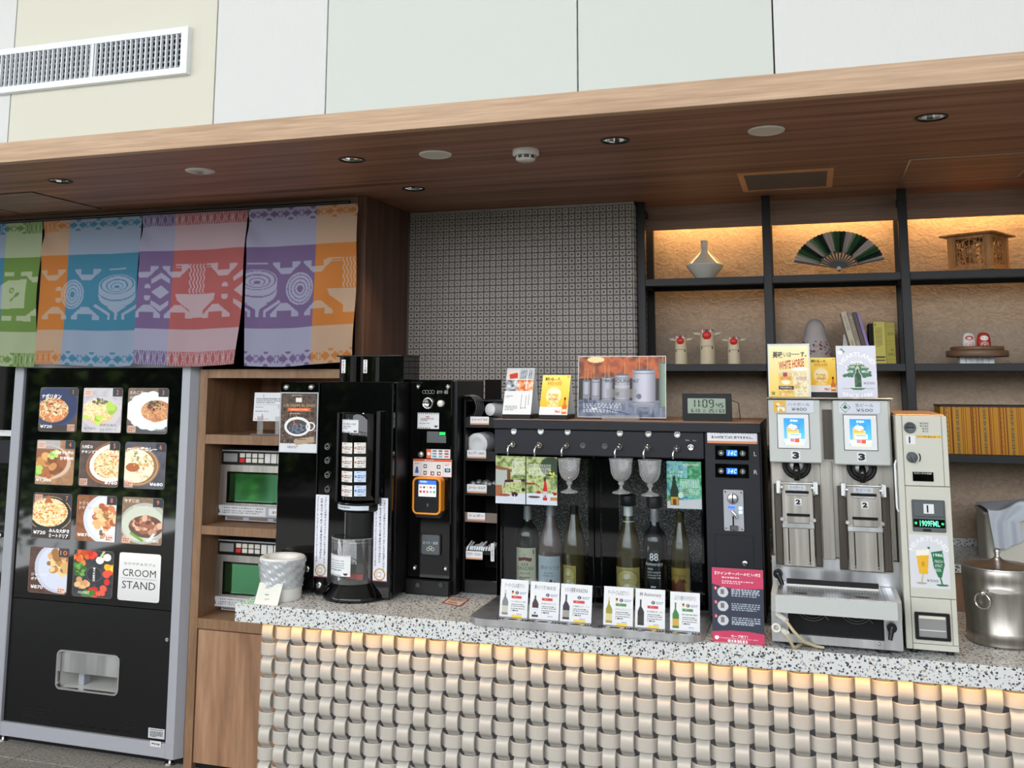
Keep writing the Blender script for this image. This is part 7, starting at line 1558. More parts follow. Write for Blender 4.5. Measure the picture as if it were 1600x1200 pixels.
for k, ((px, py), (ttl, flag, green, bc_, lc, ylw, lb)) in enumerate(zip(cardpx, WN)):
    Yq = 2.845+.0; xx0 = atY((782, 828.5, 876, 943.5, 993, 1047.5)[k], py, Yq).x; xx1 = atY((825, 874, 925, 989.5, 1039.5, 1094)[k], py, Yq).x
    ztop = atY(px, (904.5, 908, 912, 915.5, 919, 924)[k], Yq+.02).z; zbt = zb+.001
    cv = CV(56, 84, (222, 224, 228), 1.35)
    cv.poly([(.16, .36), (.20, .36), (.21, .46), (.29, .58), (.30, .62), (.30, .95), (.08, .95), (.08, .62), (.09, .58), (.15, .46)], bc_); cv.rect(.08, .70, .30, .88, lc); cv.rect(.155, .28, .205, .38, lc if k in (0, 1, 3) else bc_)
    if k == 1: cv.ell(.19, .84, .03, (60, 20, 40))
    if flag: cv.rect(.40, .30, .49, .33, (20, 20, 20)); cv.rect(.40, .33, .49, .36, (200, 40, 40)); cv.rect(.40, .36, .49, .39, (230, 190, 60))
    cv.ell(.60, .345, .06, (36, 40, 50), ry=.045); cv.dashes(.70, .32, .95, .40, 2, (130, 140, 170), wmin=.04, wmax=.1); cv.rect(.40, .43, .78, .50, (70, 130, 60) if green else (196, 50, 50)); cv.dashes(.5, .45, .7, .48, 1, (230, 220, 220))
    cv.dashes(.40, .64, .90, .86, 4, (60, 60, 66), fill=.5, wmin=.03, wmax=.05)
    if ylw: cv.rect(.45, .93, .80, .995, (240, 200, 50)); 
    cv.dashes(.62, .90, .92, .93, 1, (100, 130, 190))
    o = card('wine_card', (xx0, xx1, zbt, ztop), Yq-.012, cv, [T(ttl, .14, .09, .72, .13, (40, 40, 44), skew=.05), T('B', .58, .32, .035, .05, (230, 230, 234)), T(WB[k], .40, .555, .52, .05, (50, 50, 56))], tilt=.20, t=.0012, m='print_gloss')
    tag(o, lb, 'wine card', 'wine cards standing on the drip tray')
# instruction board
Yi = 2.845; xx0, xx1 = atY(1113, 945, Yi).x, atY(1193.5, 945, Yi).x
zz1 = atY(1152, 886.5, Yi+.03).z
cv = CV(100, 150, (48, 54, 72)); cv.put(cv.V < .22+.06*cv.U+.03*np.sin(cv.U*4), (196, 60, 96)); cv.put(cv.V > .87-.03*np.sin(cv.U*3), (196, 60, 96))
for k, v in enumerate((.33, .52, .71)):
    cv.ell(.21, v, .105, (196, 200, 206)); cv.ell(.07, v-.05, .035, (196, 50, 76)); cv.rect(.17, v-.04, .24, v+.03, (120, 110, 116)); cv.dashes(.38, v-.05, .92, v+.06, 4, (190, 200, 214), seed=k+2, wmin=.02, wmax=.06)
cv.dashes(.2, .12, .8, .15, 1, (236, 226, 230), wmin=.02, wmax=.05); cv.dashes(.2, .17, .8, .22, 2, (236, 226, 230), wmin=.02, wmax=.05); cv.blobs(.07, .945, .04, .01, [(240, 240, 240)], 4, .02, .04); cv.dashes(.3, .965, .98, 1, 1, (236, 232, 236), fill=1, wmin=.03, wmax=.05)
o = card('instruction_board', (xx0, xx1, ZT0c+.001, zz1), Yi-.015, cv, [T('【ワインサーバーの使い方】', .06, .05, .88, .045, WH, bold=.02), T('サーブ完了！', .36, .895, .32, .04, WH, bold=.02), T('Complete! Now enjoy your sake!', .14, .935, .74, .025, (240, 220, 228)), T('1', .06, .265, .02, .03, WH), T('2', .06, .455, .025, .03, WH), T('3', .06, .645, .025, .03, WH)], m='print_gloss', tilt=.12, t=.003)
tag(o, 'glossy navy and crimson instruction board leaning on the dispenser right front corner', 'sign')

# things on top of the dispenser
zt0 = zt+.002
def tent(name, a, b_, yt_, yb_, Yq, cv, texts, lb, foot='black_satin', zbase=None, grp='table tent cards'):
    zb0 = zt0 if zbase is None else zbase; x0_, x1_ = atY(a, (yt_+yb_)/2, Yq).x, atY(b_, (yt_+yb_)/2, Yq).x; z1_ = atY((a+b_)/2, yt_, Yq+.02).z
    t = thing(name, ((x0_+x1_)/2, Yq, zb0), lb, 'table card', grp); h = z1_-zb0; d = .055; th = math.atan2(d, h-.014); w_ = x1_-x0_
    V = (0, math.sin(th), math.cos(th)); V2 = (0, -math.sin(th), math.cos(th)); L = (h-.014)/math.cos(th)
    mb = MB(); P0 = (x0_, Yq-.0, zb0+.014); slab(mb, P0, UX, V, w_, L, .0012, 'print', col=lincol((224, 226, 228))); sf = flat(P0, UX, V, w_, L); paint(mb, sf, cv, 'print_gloss', .0004)
    for q_ in texts: q_ = dict(q_); write(mb, sf, q_.pop('s'), q_.pop('x'), q_.pop('y'), q_.pop('w'), q_.pop('h'), q_.pop('c'), L/w_, 'print_gloss', lift=.0009, **q_)
    mb.build('front_leaf', t)
    mb = MB(); slab(mb, (x1_, Yq+2*d, zb0+.014), (-1, 0, 0), V2, w_, L, .0012, 'print', col=lincol((226, 228, 230))); mb.build('back_leaf', t)
    # side fold
    m = MB(); m.box(x0_, x1_, Yq-.001, Yq+2*d+.001, zb0, zb0+.014, foot, .001); m.build('foot', t)
cv = CV(70, 110, (222, 226, 230)); cv.rect(0, 0, 1, .5, (190, 200, 206)); cv.rect(.02, .04, .45, .25, (214, 206, 200)); cv.poly([(.1, .14), (.4, .10), (.42, .22), (.14, .24)], (190, 60, 44)); cv.rect(.48, .02, 1, .24, (176, 186, 196)); 
for k in range(6): cv.line([(.55+k*.07, .05), (.53+k*.07, .23)], .02, (70, 74, 84))
cv.noise((cv.V > .26) & (cv.V < .5) & (cv.U < .4), [(70, 80, 96), (150, 160, 170), (226, 228, 228)], 6); cv.noise((cv.V > .26) & (cv.V < .5) & (cv.U > .42), [(200, 90, 50), (226, 150, 100), (220, 214, 206)], 6); cv.line([(.78, .05), (.74, .45)], .03, (230, 232, 232)); cv.line([(0, .255), (1, .255)], .012, (226, 228, 230))
for (a, b_, c, d) in ((.55, .62, .95, .62), (.55, .72, .95, .72), (.62, .58, .62, .88), (.78, .6, .78, .86), (.88, .58, .88, .8), (.6, .86, .82, .86)): cv.line([(a, b_), (c, d)], .012, (90, 92, 98))
cv.dashes(.06, .82, .5, .93, 3, (110, 112, 118), seed=4, wmin=.03, wmax=.08); cv.dashes(.06, .60, .3, .66, 2, (120, 120, 126))
tent('tent_card', 785, 829, 575, 650, Yw+.035, cv, [], 'tent card with shop photos above a small street map, left on the dispenser')
def whisky_cv(nx=80, ny=110):
    cv = CV(nx, ny, (236, 206, 60)); cv.grad((246, 226, 120), (232, 176, 40)); cv.rect(0, .8, 1, 1, (226, 228, 232)); cv.ell(.45, .52, .27, (240, 226, 170), ry=.22); cv.rect(.27, .5, .64, .79, (226, 200, 120)); cv.noise((cv.U > .27) & (cv.U < .64) & (cv.V > .45) & (cv.V < .79), [(206, 160, 60), (246, 232, 180), (226, 190, 100)], 6)
    cv.ell(.45, .42, .24, (240, 234, 210), ry=.06); cv.poly([(.84, .6), (.9, .6), (.91, .72), (.97, .78), (.97, .98), (.79, .98), (.79, .78), (.84, .72)], (206, 120, 40)); cv.rect(.84, .56, .905, .63, (50, 30, 20)); cv.rect(.80, .86, .96, .92, (236, 220, 180)); cv.rect(.55, .86, .75, .96, (236, 226, 228)); cv.rect(.88, .02, .97, .07, (230, 180, 60)); return cv
WT = [T('美味いほ——す。', .10, .06, .55, .09, (60, 44, 30), bold=.02), T('WHITE HORSE', .18, .17, .52, .09, (206, 100, 60), skew=.2), T('WHITE HORSE', .28, .58, .34, .06, (180, 80, 70), skew=.2), T('No1', .56, .88, .18, .07, (190, 40, 70), bold=.03)]
tent('tent_card', 842, 886, 586, 649, Yw+.035, whisky_cv(), WT, 'yellow tent card advertising whisky highball, standing right of the map card on the dispenser')
# tank photo poster
Yq = Yw+.09; a, b_, z0_, z1_ = RC(Yq, 903, 557, 1039, 648); z0_ = zt0+.008
cv = CV(150, 104, (90, 80, 76)); full = cv.U >= 0; cv.grad((150, 84, 50), (190, 110, 60), y1=.35); cv.noise(cv.V < .36, [(120, 66, 40), (196, 120, 66), (160, 90, 50)], 16); cv.ell(.2, .05, .1, (240, 214, 170), ry=.05); cv.rect(0, .36, 1, .72, (44, 36, 36)); cv.rect(0, .72, 1, 1, (104, 116, 140)); cv.noise(cv.V > .72, [(88, 100, 126), (140, 150, 168), (110, 120, 144)], 14)
def tank(x, w_, y0_, y1_, c=(186, 190, 204)):
    for k in range(16): f = k/15; sh = .62+.38*math.sin(PI*(.12+f*.80)); cv.rect(x-w_/2+w_*f-.001, y0_, x-w_/2+w_*(f+1/15), y1_, tuple(int(v*sh) for v in c))
    cv.ell(x, y0_, w_/2, (110, 112, 122), ry=.02); cv.line([(x-w_*.48, y0_+.06), (x+w_*.48, y0_+.06)], .004, (90, 92, 104)); cv.line([(x-w_*.48, y1_-.04), (x+w_*.48, y1_-.04)], .004, (90, 92, 104)); cv.ell(x, y1_, w_/2, tuple(int(v*.8) for v in c), ry=.03)
    for s_ in (-.36, .36): cv.poly([(x+s_*w_-w_*.08, y1_), (x+s_*w_+w_*.08, y1_), (x+s_*w_+w_*.03, y1_+.14), (x+s_*w_-w_*.03, y1_+.14)], (150, 156, 176))
    for s_ in (-.2, .2): cv.line([(x+s_*w_, y0_-.2), (x+s_*w_, y0_)], .006, (196, 160, 110))
for x, w_, y0_, y1_ in ((.09, .08, .40, .68), (.20, .09, .37, .70), (.33, .12, .34, .74), (.505, .16, .30, .76)): tank(x, w_, y0_, y1_)
tank(.75, .24, .22, .80, (200, 204, 220)); tank(1.0, .14, .1, .85, (150, 170, 160)); cv.ell(.70, .66, .03, (120, 124, 140)); cv.ell(.45, .62, .025, (90, 96, 110)); cv.dashes(.06, .78, .5, .94, 5, (220, 226, 236), seed=3, wmin=.01, wmax=.03, al=.8); cv.rect(.16, .86, .22, .88, (230, 230, 236)); cv.line([(.3, .86), (.6, .96)], .01, (60, 80, 140))
cv.p = (np.clip(cv.p, 0, 255)/255)**1.35*255
t = thing('winery_poster', ((a+b_)/2, Yq, zt0), 'landscape photo poster of steel wine tanks standing on the dispenser', 'poster')
card('print_sheet', (a, b_, z0_, z1_), Yq, cv, [T("'BUDOUNOKI'", .30, .375, .40, .06, (50, 44, 50), bold=.01), T('WINERY', .42, .48, .18, .05, (200, 190, 190))], m='print_gloss', t=.0025, parent=t, tilt=.10, rim=.002, back=(206, 212, 216))
m = MB(); xm = (a+b_)/2; m.box(xm-.062, xm+.062, Yq-.018, Yq+.03, zt0, zt0+.004, 'glass_goblet', .001); m.box(xm-.062, xm+.062, Yq-.016, Yq-.012, zt0+.004, zt0+.014, 'glass_goblet'); m.box(xm-.05, xm+.05, Yq+.006, Yq+.010, zt0+.004, zt0+.10, 'glass_goblet'); m.build('acrylic_foot', t)
# clock
Yq = Yw+.06; a, b_, z0_, z1_ = RC(Yq, 1066, 615, 1142, 653); z0_ = zt0
t = thing('digital_clock', ((a+b_)/2, Yq, zt0), 'black digital desk clock reading 11:09 on top of the dispenser', 'clock')
m = MB(); m.prism(rrect(a, b_, z0_, z1_, .005), Yq, Yq+.04, 'black_satin'); m.build('case', t)
sx0, sx1, sz0, sz1 = RC(Yq-.001, 1074.5, 622.5, 1133.5, 646); 
mb = MB(); slab(mb, (sx0, Yq-.0012, sz0), UX, UZ, sx1-sx0, sz1-sz0, .001, 'print_gloss', col=lincol((146, 164, 150))); sf = flat((sx0, Yq-.0012, sz0), UX, UZ, sx1-sx0, sz1-sz0); A = (sz1-sz0)/(sx1-sx0); dk = (26, 30, 28)
SEG = {'0': 'abcdef', '1': 'bc', '2': 'abged', '3': 'abgcd', '4': 'fgbc', '5': 'afgcd', '6': 'afgecd', '7': 'abc', '8': 'abcdefg', '9': 'abcfgd'}
def seg7(ch, x, y, w_, h_, s=.016, mm='print', lf=.0004, fn=None, mb_=None, col=dk):
    sf_ = fn or sf; mb2 = mb_ or mb; q = s
    R_ = {'a': (0, 0, 1, 0), 'd': (0, 1, 1, 1), 'g': (0, .5, 1, .5), 'f': (0, 0, 0, .5), 'e': (0, .5, 0, 1), 'b': (1, 0, 1, .5), 'c': (1, .5, 1, 1)}
    for k in SEG[ch]:
        x0_, y0_, x1_, y1_ = R_[k]; X0_, X1_, Y0_, Y1_ = x+x0_*w_, x+x1_*w_, y+y0_*h_, y+y1_*h_
        if y0_ == y1_: u_ = [X0_+q*.3, X1_-q*.3, X1_-q*.3, X0_+q*.3]; v_ = [Y0_+q, Y0_+q, Y0_-q, Y0_-q]
        else: u_ = [X0_-q*.55, X0_+q*.55, X0_+q*.55, X0_-q*.55]; v_ = [Y1_-q*.5, Y1_-q*.5, Y0_+q*.5, Y0_+q*.5]
        P = sf_(np.array(u_), np.array(v_), np.full(4, lf)); mb2.add([tuple(p) for p in P], [(0, 1, 2, 3)], mm, col=lincol(col))
for ch, x in (('1', .09), ('1', .20), ('0', .41), ('9', .58)): seg7(ch, x, .10, .10, .48, .030)
for v in (.24, .44): P = sf(np.array([.335, .36, .36, .335]), np.array([v+.05, v+.05, v, v]), np.full(4, .0004)); mb.add([tuple(p) for p in P], [(0, 1, 2, 3)], 'print', col=lincol(dk))
for ch, x in (('4', .76), ('5', .87)): seg7(ch, x, .32, .07, .26, .022)
for ch, x in (('6', .10), ('1', .18), ('3', .26), ('2', .57), ('5', .64), ('1', .71), ('6', .84), ('3', .91)): seg7(ch, x, .72, .05, .20, .018)
write(mb, sf, '火', .40, .70, .08, .24, dk, A, 'print', lift=.0004); write(mb, sf, '/', .205, .70, .025, .22, dk, A, 'print', lift=.0004)
mb.build('display', t, label='grey-green liquid crystal display')
m = MB(); m.tube([(b_-.003, Yq+.035, z1_-.02), (b_+.02, Yq+.05, z1_-.03), (b_+.024, Yq+.06, zt0+.004)], .0014, 5, 'rubber'); m.build('cord', t)
# ================================================================ BEER SERVER
Yb_ = 2.95          # plane of the upper housings' front
Yf = 2.835          # base front
bs = thing('beer_server', (.04, Yf, ZT0c), 'grey and stainless two-tap drink server with touch screens and tilting cup holders', 'drink dispenser')
zlo = ZT0c+.012
def RB(a, b_, c, d, Y=Yb_): return RC(Y, a, b_, c, d)
xL = atY(1204, 700, Yb_+.03).x; xR = atY(1391, 700, Yb_+.03).x; xLb = atY(1207, 990, Yf).x; xRb = atY(1411, 990, Yf).x
ztop = atY(1300, 623, Yb_+.03).z
xL = atY(1206, 800, Yb_+.03).x; xR = atY(1400, 800, Yb_+.03).x
m = MB(); m.box(xL, xR, Yb_+.03, 3.30, atY(1300, 872, Yb_+.03).z, ztop, 'steel', .003); m.build('cabinet', bs)
m = MB(); zsp = atY(1300, 872, Yb_+.03).z; ztb0 = atY(1310, 963.5, 2.775).z; m.box(xLb, xRb, Yf+.05, 3.30, zlo, ztb0, 'steel_smooth', .003)
m.box(xL-.004, xR+.006, Yb_+.022, 3.30, ztb0, zsp, 'steel_smooth'); m.build('base', bs)
m = MB(); m.box(xL-.002, xR+.002, Yb_-.03, 3.31, ztop, ztop+.004, 'steel', .001); m.build('top_plate', bs)
def unit(k):
    a, b_ = ((1201.5, 1283), (1302.5, 1390.5))[k]; y0_, y1_ = ((625, 723), (626, 727))[k]
    ym = (y0_+y1_)/2; x0_, x1_, z0_, z1_ = RC(Yb_-.03, a, y0_, b_, y1_)
    m = MB(); m.box(x0_, x1_, Yb_-.03, Yb_+.03, z0_, z1_, 'grey_machine', .003); hd_ = m.build('tap_housing', bs)
    pa, pb, pc, pd = ((1214.5, 646.5, 1265, 701), (1318, 648, 1371, 704))[k]; sx0, sx1, sz0, sz1 = RC(Yb_-.031, pa, pb, pc, pd)
    m = MB(); m.ringprism([(sx0, sz0), (sx1, sz0), (sx1, sz1), (sx0, sz1)], [(sx0+.0015, sz0+.0015), (sx1-.0015, sz0+.0015), (sx1-.0015, sz1-.0015), (sx0+.0015, sz1-.0015)], Yb_-.0318, Yb_-.0295, 'black_satin'); m.box(sx0+.0015, sx1-.0015, Yb_-.0312, Yb_-.0295, sz0+.0015, sz1-.0015, 'paper_white'); bz = m.build('screen_frame', hd_)
    pa, pb, pc, pd = ((1225, 653.5, 1257, 695), (1328, 655, 1361.5, 697))[k]; tx0, tx1, tz0, tz1 = RC(Yb_-.032, pa, pb, pc, pd)
    cv = CV(60, 80, (50, 150, 230)); cv.grad((40, 140, 226), (110, 196, 240)); cv.rect(.14, .32, .62, .75, (236, 190, 90)); cv.blobs(.36, .32, .22, .06, [(246, 248, 250)], 10, .06, .11, 2); cv.rect(.62, .42, .72, .62, (230, 196, 120)); cv.dashes(.2, .22, .8, .52, 4, (70, 90, 120), seed=2, wmin=.03, wmax=.06, fill=.4); cv.rect(.22, .56, .82, .74, (206, 232, 240)); cv.rect(.30, .60, .76, .63, (60, 120, 120)); cv.rect(0, .78, 1, .90, (220, 236, 244)); cv.rect(.06, .78, .24, .89, (244, 244, 244)); cv.rect(.30, .78, .5, .89, (206, 120, 130)); cv.rect(.52, .77, .74, .9, (226, 84, 40)); cv.rect(.80, .78, .97, .89, (236, 240, 244)); cv.rect(.04, .92, .98, 1, (244, 230, 190))
    mb = MB(); sf = flat((tx0, Yb_-.0318, tz0), UX, UZ, tx1-tx0, tz1-tz0); paint(mb, sf, cv, 'print_screen', .0003); write(mb, sf, '販売中', .32, .05, .36, .09, (250, 252, 255), (tz1-tz0)/(tx1-tx0), 'print_screen', lift=.0007, bold=.03); mb.build('touch_screen', hd_)
    pa, pb, pc, pd = ((1209, 626, 1271.5, 644.5), (1311, 628, 1375, 646))[k]; cv = CV(90, 28, (206, 212, 224))
    if k == 0:
        cv.rect(0, 0, .31, 1, (226, 178, 50)); cv.poly([(.06, .25), (.12, .2), (.16, .4), (.27, .45), (.27, .9), (.22, .9), (.21, .68), (.14, .68), (.13, .92), (.09, .92), (.09, .5)], (236, 236, 226)); tx = [T('ハイボール', .36, .18, .54, .26, (50, 50, 56)), T('¥400', .44, .58, .38, .28, (50, 50, 56)), T('WHITE HORSE', .05, .42, .22, .15, (150, 40, 60), bold=.02)]
    else:
        cv.poly([(.02, .5), (.15, .04), (.28, .5), (.15, .96)], (60, 110, 80)); cv.poly([(.04, .5), (.15, .10), (.26, .5), (.15, .90)], (210, 216, 226)); cv.poly([(.08, .58), (.15, .22), (.22, .58)], (30, 90, 50)); cv.rect(.14, .55, .16, .68, (30, 90, 50)); tx = [T('生ビール', .40, .14, .44, .30, (50, 50, 56)), T('¥500', .42, .58, .40, .28, (50, 50, 56))]
    card('price_label', RC(Yb_-.031, pa, pb, pc, pd), Yb_-.0318, cv, tx, parent=hd_, t=.0008)
    px, py = ((1243.5, 711.5), (1346.5, 714))[k]; a2, b2, c2, d2 = RC(Yb_-.031, px-7, py-7, px+7, py+7); card('number_three', (a2, b2, c2, d2), Yb_-.0315, None, [T('3', .12, .10, .76, .80, (16, 16, 18), bold=.06)], parent=hd_, t=.0006, back=(220, 224, 228))
    # lever
    q = atY(*((1244.5, 727), (1347, 731))[k], Yb_); r = .041
    m = MB(); m.lathe((q.x, Yb_+.028, q.z), [(r*1.0, 0), (r*1.0, .012), (r*.82, .016), (r*.80, .012), (r*.55, .012)], 30, 'black_satin', axis=(0, -1, 0), a0=0, a1=2*PI); m.lathe((q.x, Yb_+.028, q.z), [(r*.55, .008), (r*.42, .02), (0, .022)], 24, 'steel_smooth', axis=(0, -1, 0)); tp_ = m.build('tap_collar', bs)
    zl = atY(*((1245.5, 750), (1348, 753.5))[k], Yb_-.02).z; m = MB(); m.tube([(q.x, Yb_+.005, q.z+.006), (q.x, Yb_-.014, q.z-.004), (q.x, Yb_-.016, (q.z+zl)/2), (q.x, Yb_-.010, zl)], [.0075, .0095, .0095, .0085], 12, 'black_gloss'); m.build('tap_lever', bs)
    # holder column
    ca, cb = ((1205.5, 1283), (1303.5, 1389))[k]
    pts = ((1223, 756, 1272, 885), (1325, 760, 1379, 893))[k]; x3, x4, z3, z4 = RC(Yb_-.01, *pts)
    wa, wb = ((1211.5, 1283.5), (1311, 1392))[k]; xa_, xb2_, zz0, zz1 = RC(Yb_+.012, wa, pts[1]+12, wb, pts[3]-2)
    m = MB(); m.box(xa_, x3-.002, Yb_+.012, Yb_+.03, zz0, zz1+.02, 'steel_dark', .001); m.box(x4+.002, xb2_, Yb_+.012, Yb_+.03, zz0, zz1+.02, 'steel_dark', .001); m.box(xa_, xb2_, Yb_+.004, Yb_+.03, zz0-.004, zz0, 'steel', .001); m.box(xa_-.002, xa_, Yb_+.0, Yb_+.03, zz0, zz1+.02, 'steel', .0006); m.box(xb2_, xb2_+.002, Yb_+.0, Yb_+.03, zz0, zz1+.02, 'steel', .0006); m.build('guide_channel', bs)
    h = z4-z3; w_ = x4-x3
    m = MB(); m.box(x3, x4, Yb_-.012, Yb_+.012, z3, z4, 'steel', .0015); hp = m.build('cup_holder_plate', bs)
    m = MB(); m.box(x3+w_*.12, x4-w_*.13, Yb_-.0135, Yb_-.011, z4-h*.115, z4-h*.085, 'dark_void'); m.box(x3+w_*.15, x4-w_*.16, Yb_-.016, Yb_-.012, z4-h*.14, z4-h*.115, 'steel_smooth', .001); m.build('upper_slot', hp)
    zs2 = z3+h*.62; m = MB(); m.box(x3+w_*.14, x4-w_*.12, Yb_-.0135, Yb_-.011, zs2-.003, zs2+.004, 'dark_void'); m.box(x3+w_*.16, x4-w_*.14, Yb_-.018, Yb_-.012, zs2-.022, zs2-.003, 'steel', .001); m.box(x3-.001, x4+.001, Yb_-.020, Yb_-.012, zs2-.036, zs2-.022, 'steel_smooth', .001)
    for sx in (x3-.001, x4+.001): m.cyl((sx, Yb_-.02, zs2-.012), (sx, Yb_+.004, zs2-.012), .005, .005, 12, 'steel_smooth')
    m.build('latch', hp)
    for f_ in (.18, .84): m = MB(); m.box(x3+w_*f_-.0016, x3+w_*f_+.0016, Yb_-.0135, Yb_-.011, z3+h*.06, zs2-.038, 'dark_void'); m.cyl((x3+w_*f_, Yb_-.0138, z3+h*.04), (x3+w_*f_, Yb_-.011, z3+h*.04), .002, .002, 10, 'black_matte'); m.build('slot', hp)
    for j in range(18): pass
    mb = MB()
    for j in range(22):
        for sx in (x3+w_*.06, x4-w_*.075): mb.box(sx, sx+w_*(.045 if j % 5 == 0 else .03), Yb_-.0124, Yb_-.0119, z3+h*(.08+.021*j), z3+h*(.08+.021*j)+.0005, 'black_matte')
    mb.build('scale_marks', hp)
    # brackets either side of the hinge
    for sgn, sx in ((-1, x3), (1, x4)):
        m = MB(); m.box(sx+sgn*.001, sx+sgn*.014, Yb_-.016, Yb_+.02, z4-.028, z4+.006, 'white_paint', .001); m.cyl((sx-sgn*.004, Yb_-.018, z4-.010), (sx+sgn*.002, Yb_-.018, z4-.010), .007, .007, 12, 'chrome'); m.build('hinge_bracket', bs)
    m = MB(); m.tube([(x3-.004, Yb_-.018, z4-.03), (x3-.003, Yb_-.018, z4+.002), (x4+.003, Yb_-.018, z4+.002), (x4+.004, Yb_-.018, z4-.03)], .0022, 8, 'chrome'); m.build('hinge_wire', bs)
    card('tap_label', (x3+w_*.20, x4-w_*.22, z4-h*.075, z4-h*.012), Yb_-.0125, None, [T(['ハイボール', '生ビール'][k], .12, .22, .76, .56, (70, 70, 76))], parent=hp, t=.0005, back=(196, 202, 212))
    cxn = x3+w_*.52; zn = z4-h*.22; s_ = .0095; card('number_two', (cxn-s_, cxn+s_, zn-s_, zn+s_), Yb_-.0128, None, [T('2', .14, .12, .72, .76, (16, 16, 18), bold=.06)], parent=hp, t=.0006, back=(220, 224, 228))
unit(0); unit(1)
m = MB(); a, b_, z0_, z1_ = RC(Yb_+.02, 1284, 720, 1303, 874); m.box(a, b_, Yb_+.018, Yb_+.031, z0_, z1_, 'steel', .001); m.build('centre_post', bs)
m = MB(); a, b_, z0_, z1_ = RC(Yb_+.02, 1286, 640, 1301, 718); m.box(a, b_, Yb_+.025, Yb_+.031, z0_, z1_, 'steel_dark'); m.build('gap_panel', bs)
# drip tray: box with perforated lid
zt1 = atY(1310, 961, 2.79).z; 
ya = 2.775
xa_, xb2_ = atY(1207, 945, ya).x, atY(1408, 960, ya).x; zta = atY(1310, 937, ya).z; ztb = atY(1310, 963.5, ya).z; yz = min(atZ(1304, 901, zta).y, Yb_+.02); ybar = atZ(1303, 921, zta).y; print('tray back', atZ(1304, 901, zta).y, ybar, zta, ztb)
m = MB(); m.prism([(xa_+.008, ya), (xb2_-.008, ya), (xb2_+.004, ya+.02), (xb2_+.004, yz), (xa_-.004, yz), (xa_-.004, ya+.02)], ztb, zta, 'grey_machine', 'xy'); dt = m.build('drip_tray', bs)
m = MB(); m.box(xa_+.012, xb2_-.010, ya+.008, yz-.004, zta, zta+.0015, 'steel_smooth'); m.build('drip_plate', dt)
mk = MB(); tw_, td = .0155, .0125
for j in range(int((yz-ya-.02)/.0125)):
    for i in range(18):
        x = xa_+.03+i*tw_+(tw_/2 if j % 2 else 0); y = ya+.014+j*td
        if x+tw_*.8 > xb2_-.02: continue
        mk.ringprism([(x, y), (x+tw_*.86, y), (x+tw_*.86, y+td*.8), (x, y+td*.8)], [(x+.0011, y+.0011), (x+tw_*.86-.0011, y+.0011), (x+tw_*.86-.0011, y+td*.8-.0011), (x+.0011, y+td*.8-.0011)], zta+.0015, zta+.0019, 'grey_plastic', 'xy')
for fx in (.22, .72):
    for j in (0, 1): mk.prism([(xa_+(xb2_-xa_)*fx+.02*math.cos(t_), ya+.035+j*.012+.0028*math.sin(t_)) for t_ in [k*PI/8 for k in range(16)]], zta+.0016, zta+.0022, 'dark_void', 'xy')
o = mk.build('perforations', dt); o['kind'] = 'stuff'
m = MB(); za_ = zta+.006; m.box(xa_+.035, xb2_-.045, ybar+.002, ybar+.008, zta+.001, zta+.022, 'black_satin', .001); m.box(xa_+.035, xb2_-.045, ybar-.002, ybar+.002, zta+.0015, zta+.008, 'white_plastic', .001); m.build('splash_bar', dt)
# front panel below the tray with radiator opening
fx0, fx1, fz0, fz1 = RC(Yf, 1206, 980, 1411, 1010); fz0 = zlo; fz1 = ztb+.004
gx0, gx1 = atY(1232, 985, Yf).x, atY(1382, 995, Yf).x; gz0 = zlo+.024
m = MB()
for bx in ((fx0, gx0, fz0, fz1), (gx1, fx1, fz0, fz1), (gx0, gx1, fz0, gz0)): m.box(bx[0], bx[1], Yf, Yf+.05, bx[2], bx[3], 'steel_smooth', .001)
m.build('front_panel', bs)
m = MB(); m.box(gx0, gx1, Yf+.012, Yf+.02, gz0, fz1, 'black_matte'); 
for k in range(60): x = gx0+(gx1-gx0)*k/59; m.box(x-.0006, x+.0006, Yf+.009, Yf+.012, gz0, fz1, 'black_steel')
m.build('condenser_grille', bs)
for cx_ in (gx0+(gx1-gx0)*.26, gx0+(gx1-gx0)*.72):
    for r in (.030, .038, .045): m = MB(); m.tube([(cx_+math.cos(a)*r, Yf+.006, fz1+.010+math.sin(a)*r) for a in [PI+PI*k/16 for k in range(17)]], .001, 5, 'grey_plastic'); m.build('fan_guard_ring', bs)
    m = MB(); m.tube([(cx_+.015, Yf+.005, fz1), (cx_+.042, Yf+.005, fz1-.030)], .0016, 5, 'grey_plastic'); m.build('guard_arm', bs)
for (px, py, Yq, dx, dz) in ((1391, 980, Yf-.002, -.006, -.030), (1213.5, 896, Yb_-.01, .016, -.036)):
    q = atY(px+2, py-.5, Yq); m = MB(); m.cyl((q.x, Yq, q.z), (q.x, Yq-.014, q.z), .013, .013, 20, 'black_satin'); m.tube([(q.x, Yq-.012, q.z), (q.x+dx, Yq-.020, q.z+dz)], [.0075, .0055], 10, 'black_satin'); m.cyl((q.x, Yq-.015, q.z), (q.x, Yq-.0165, q.z), .003, .003, 10, 'chrome'); m.build('lever_knob', bs)
q = atY(1374, 1006, Yf); m = MB(); m.lathe((q.x, Yf, q.z), [(.0045, 0), (.0045, .002), (0, .0035)], 12, 'chrome', axis=(0, -1, 0)); m.build('screw', bs)
for x in (fx0+.05, fx1-.05): m = MB(); m.cyl((x, Yf+.03, ZT0c), (x, Yf+.03, zlo), .018, .018, 18, 'rubber'); m.build('foot', bs)
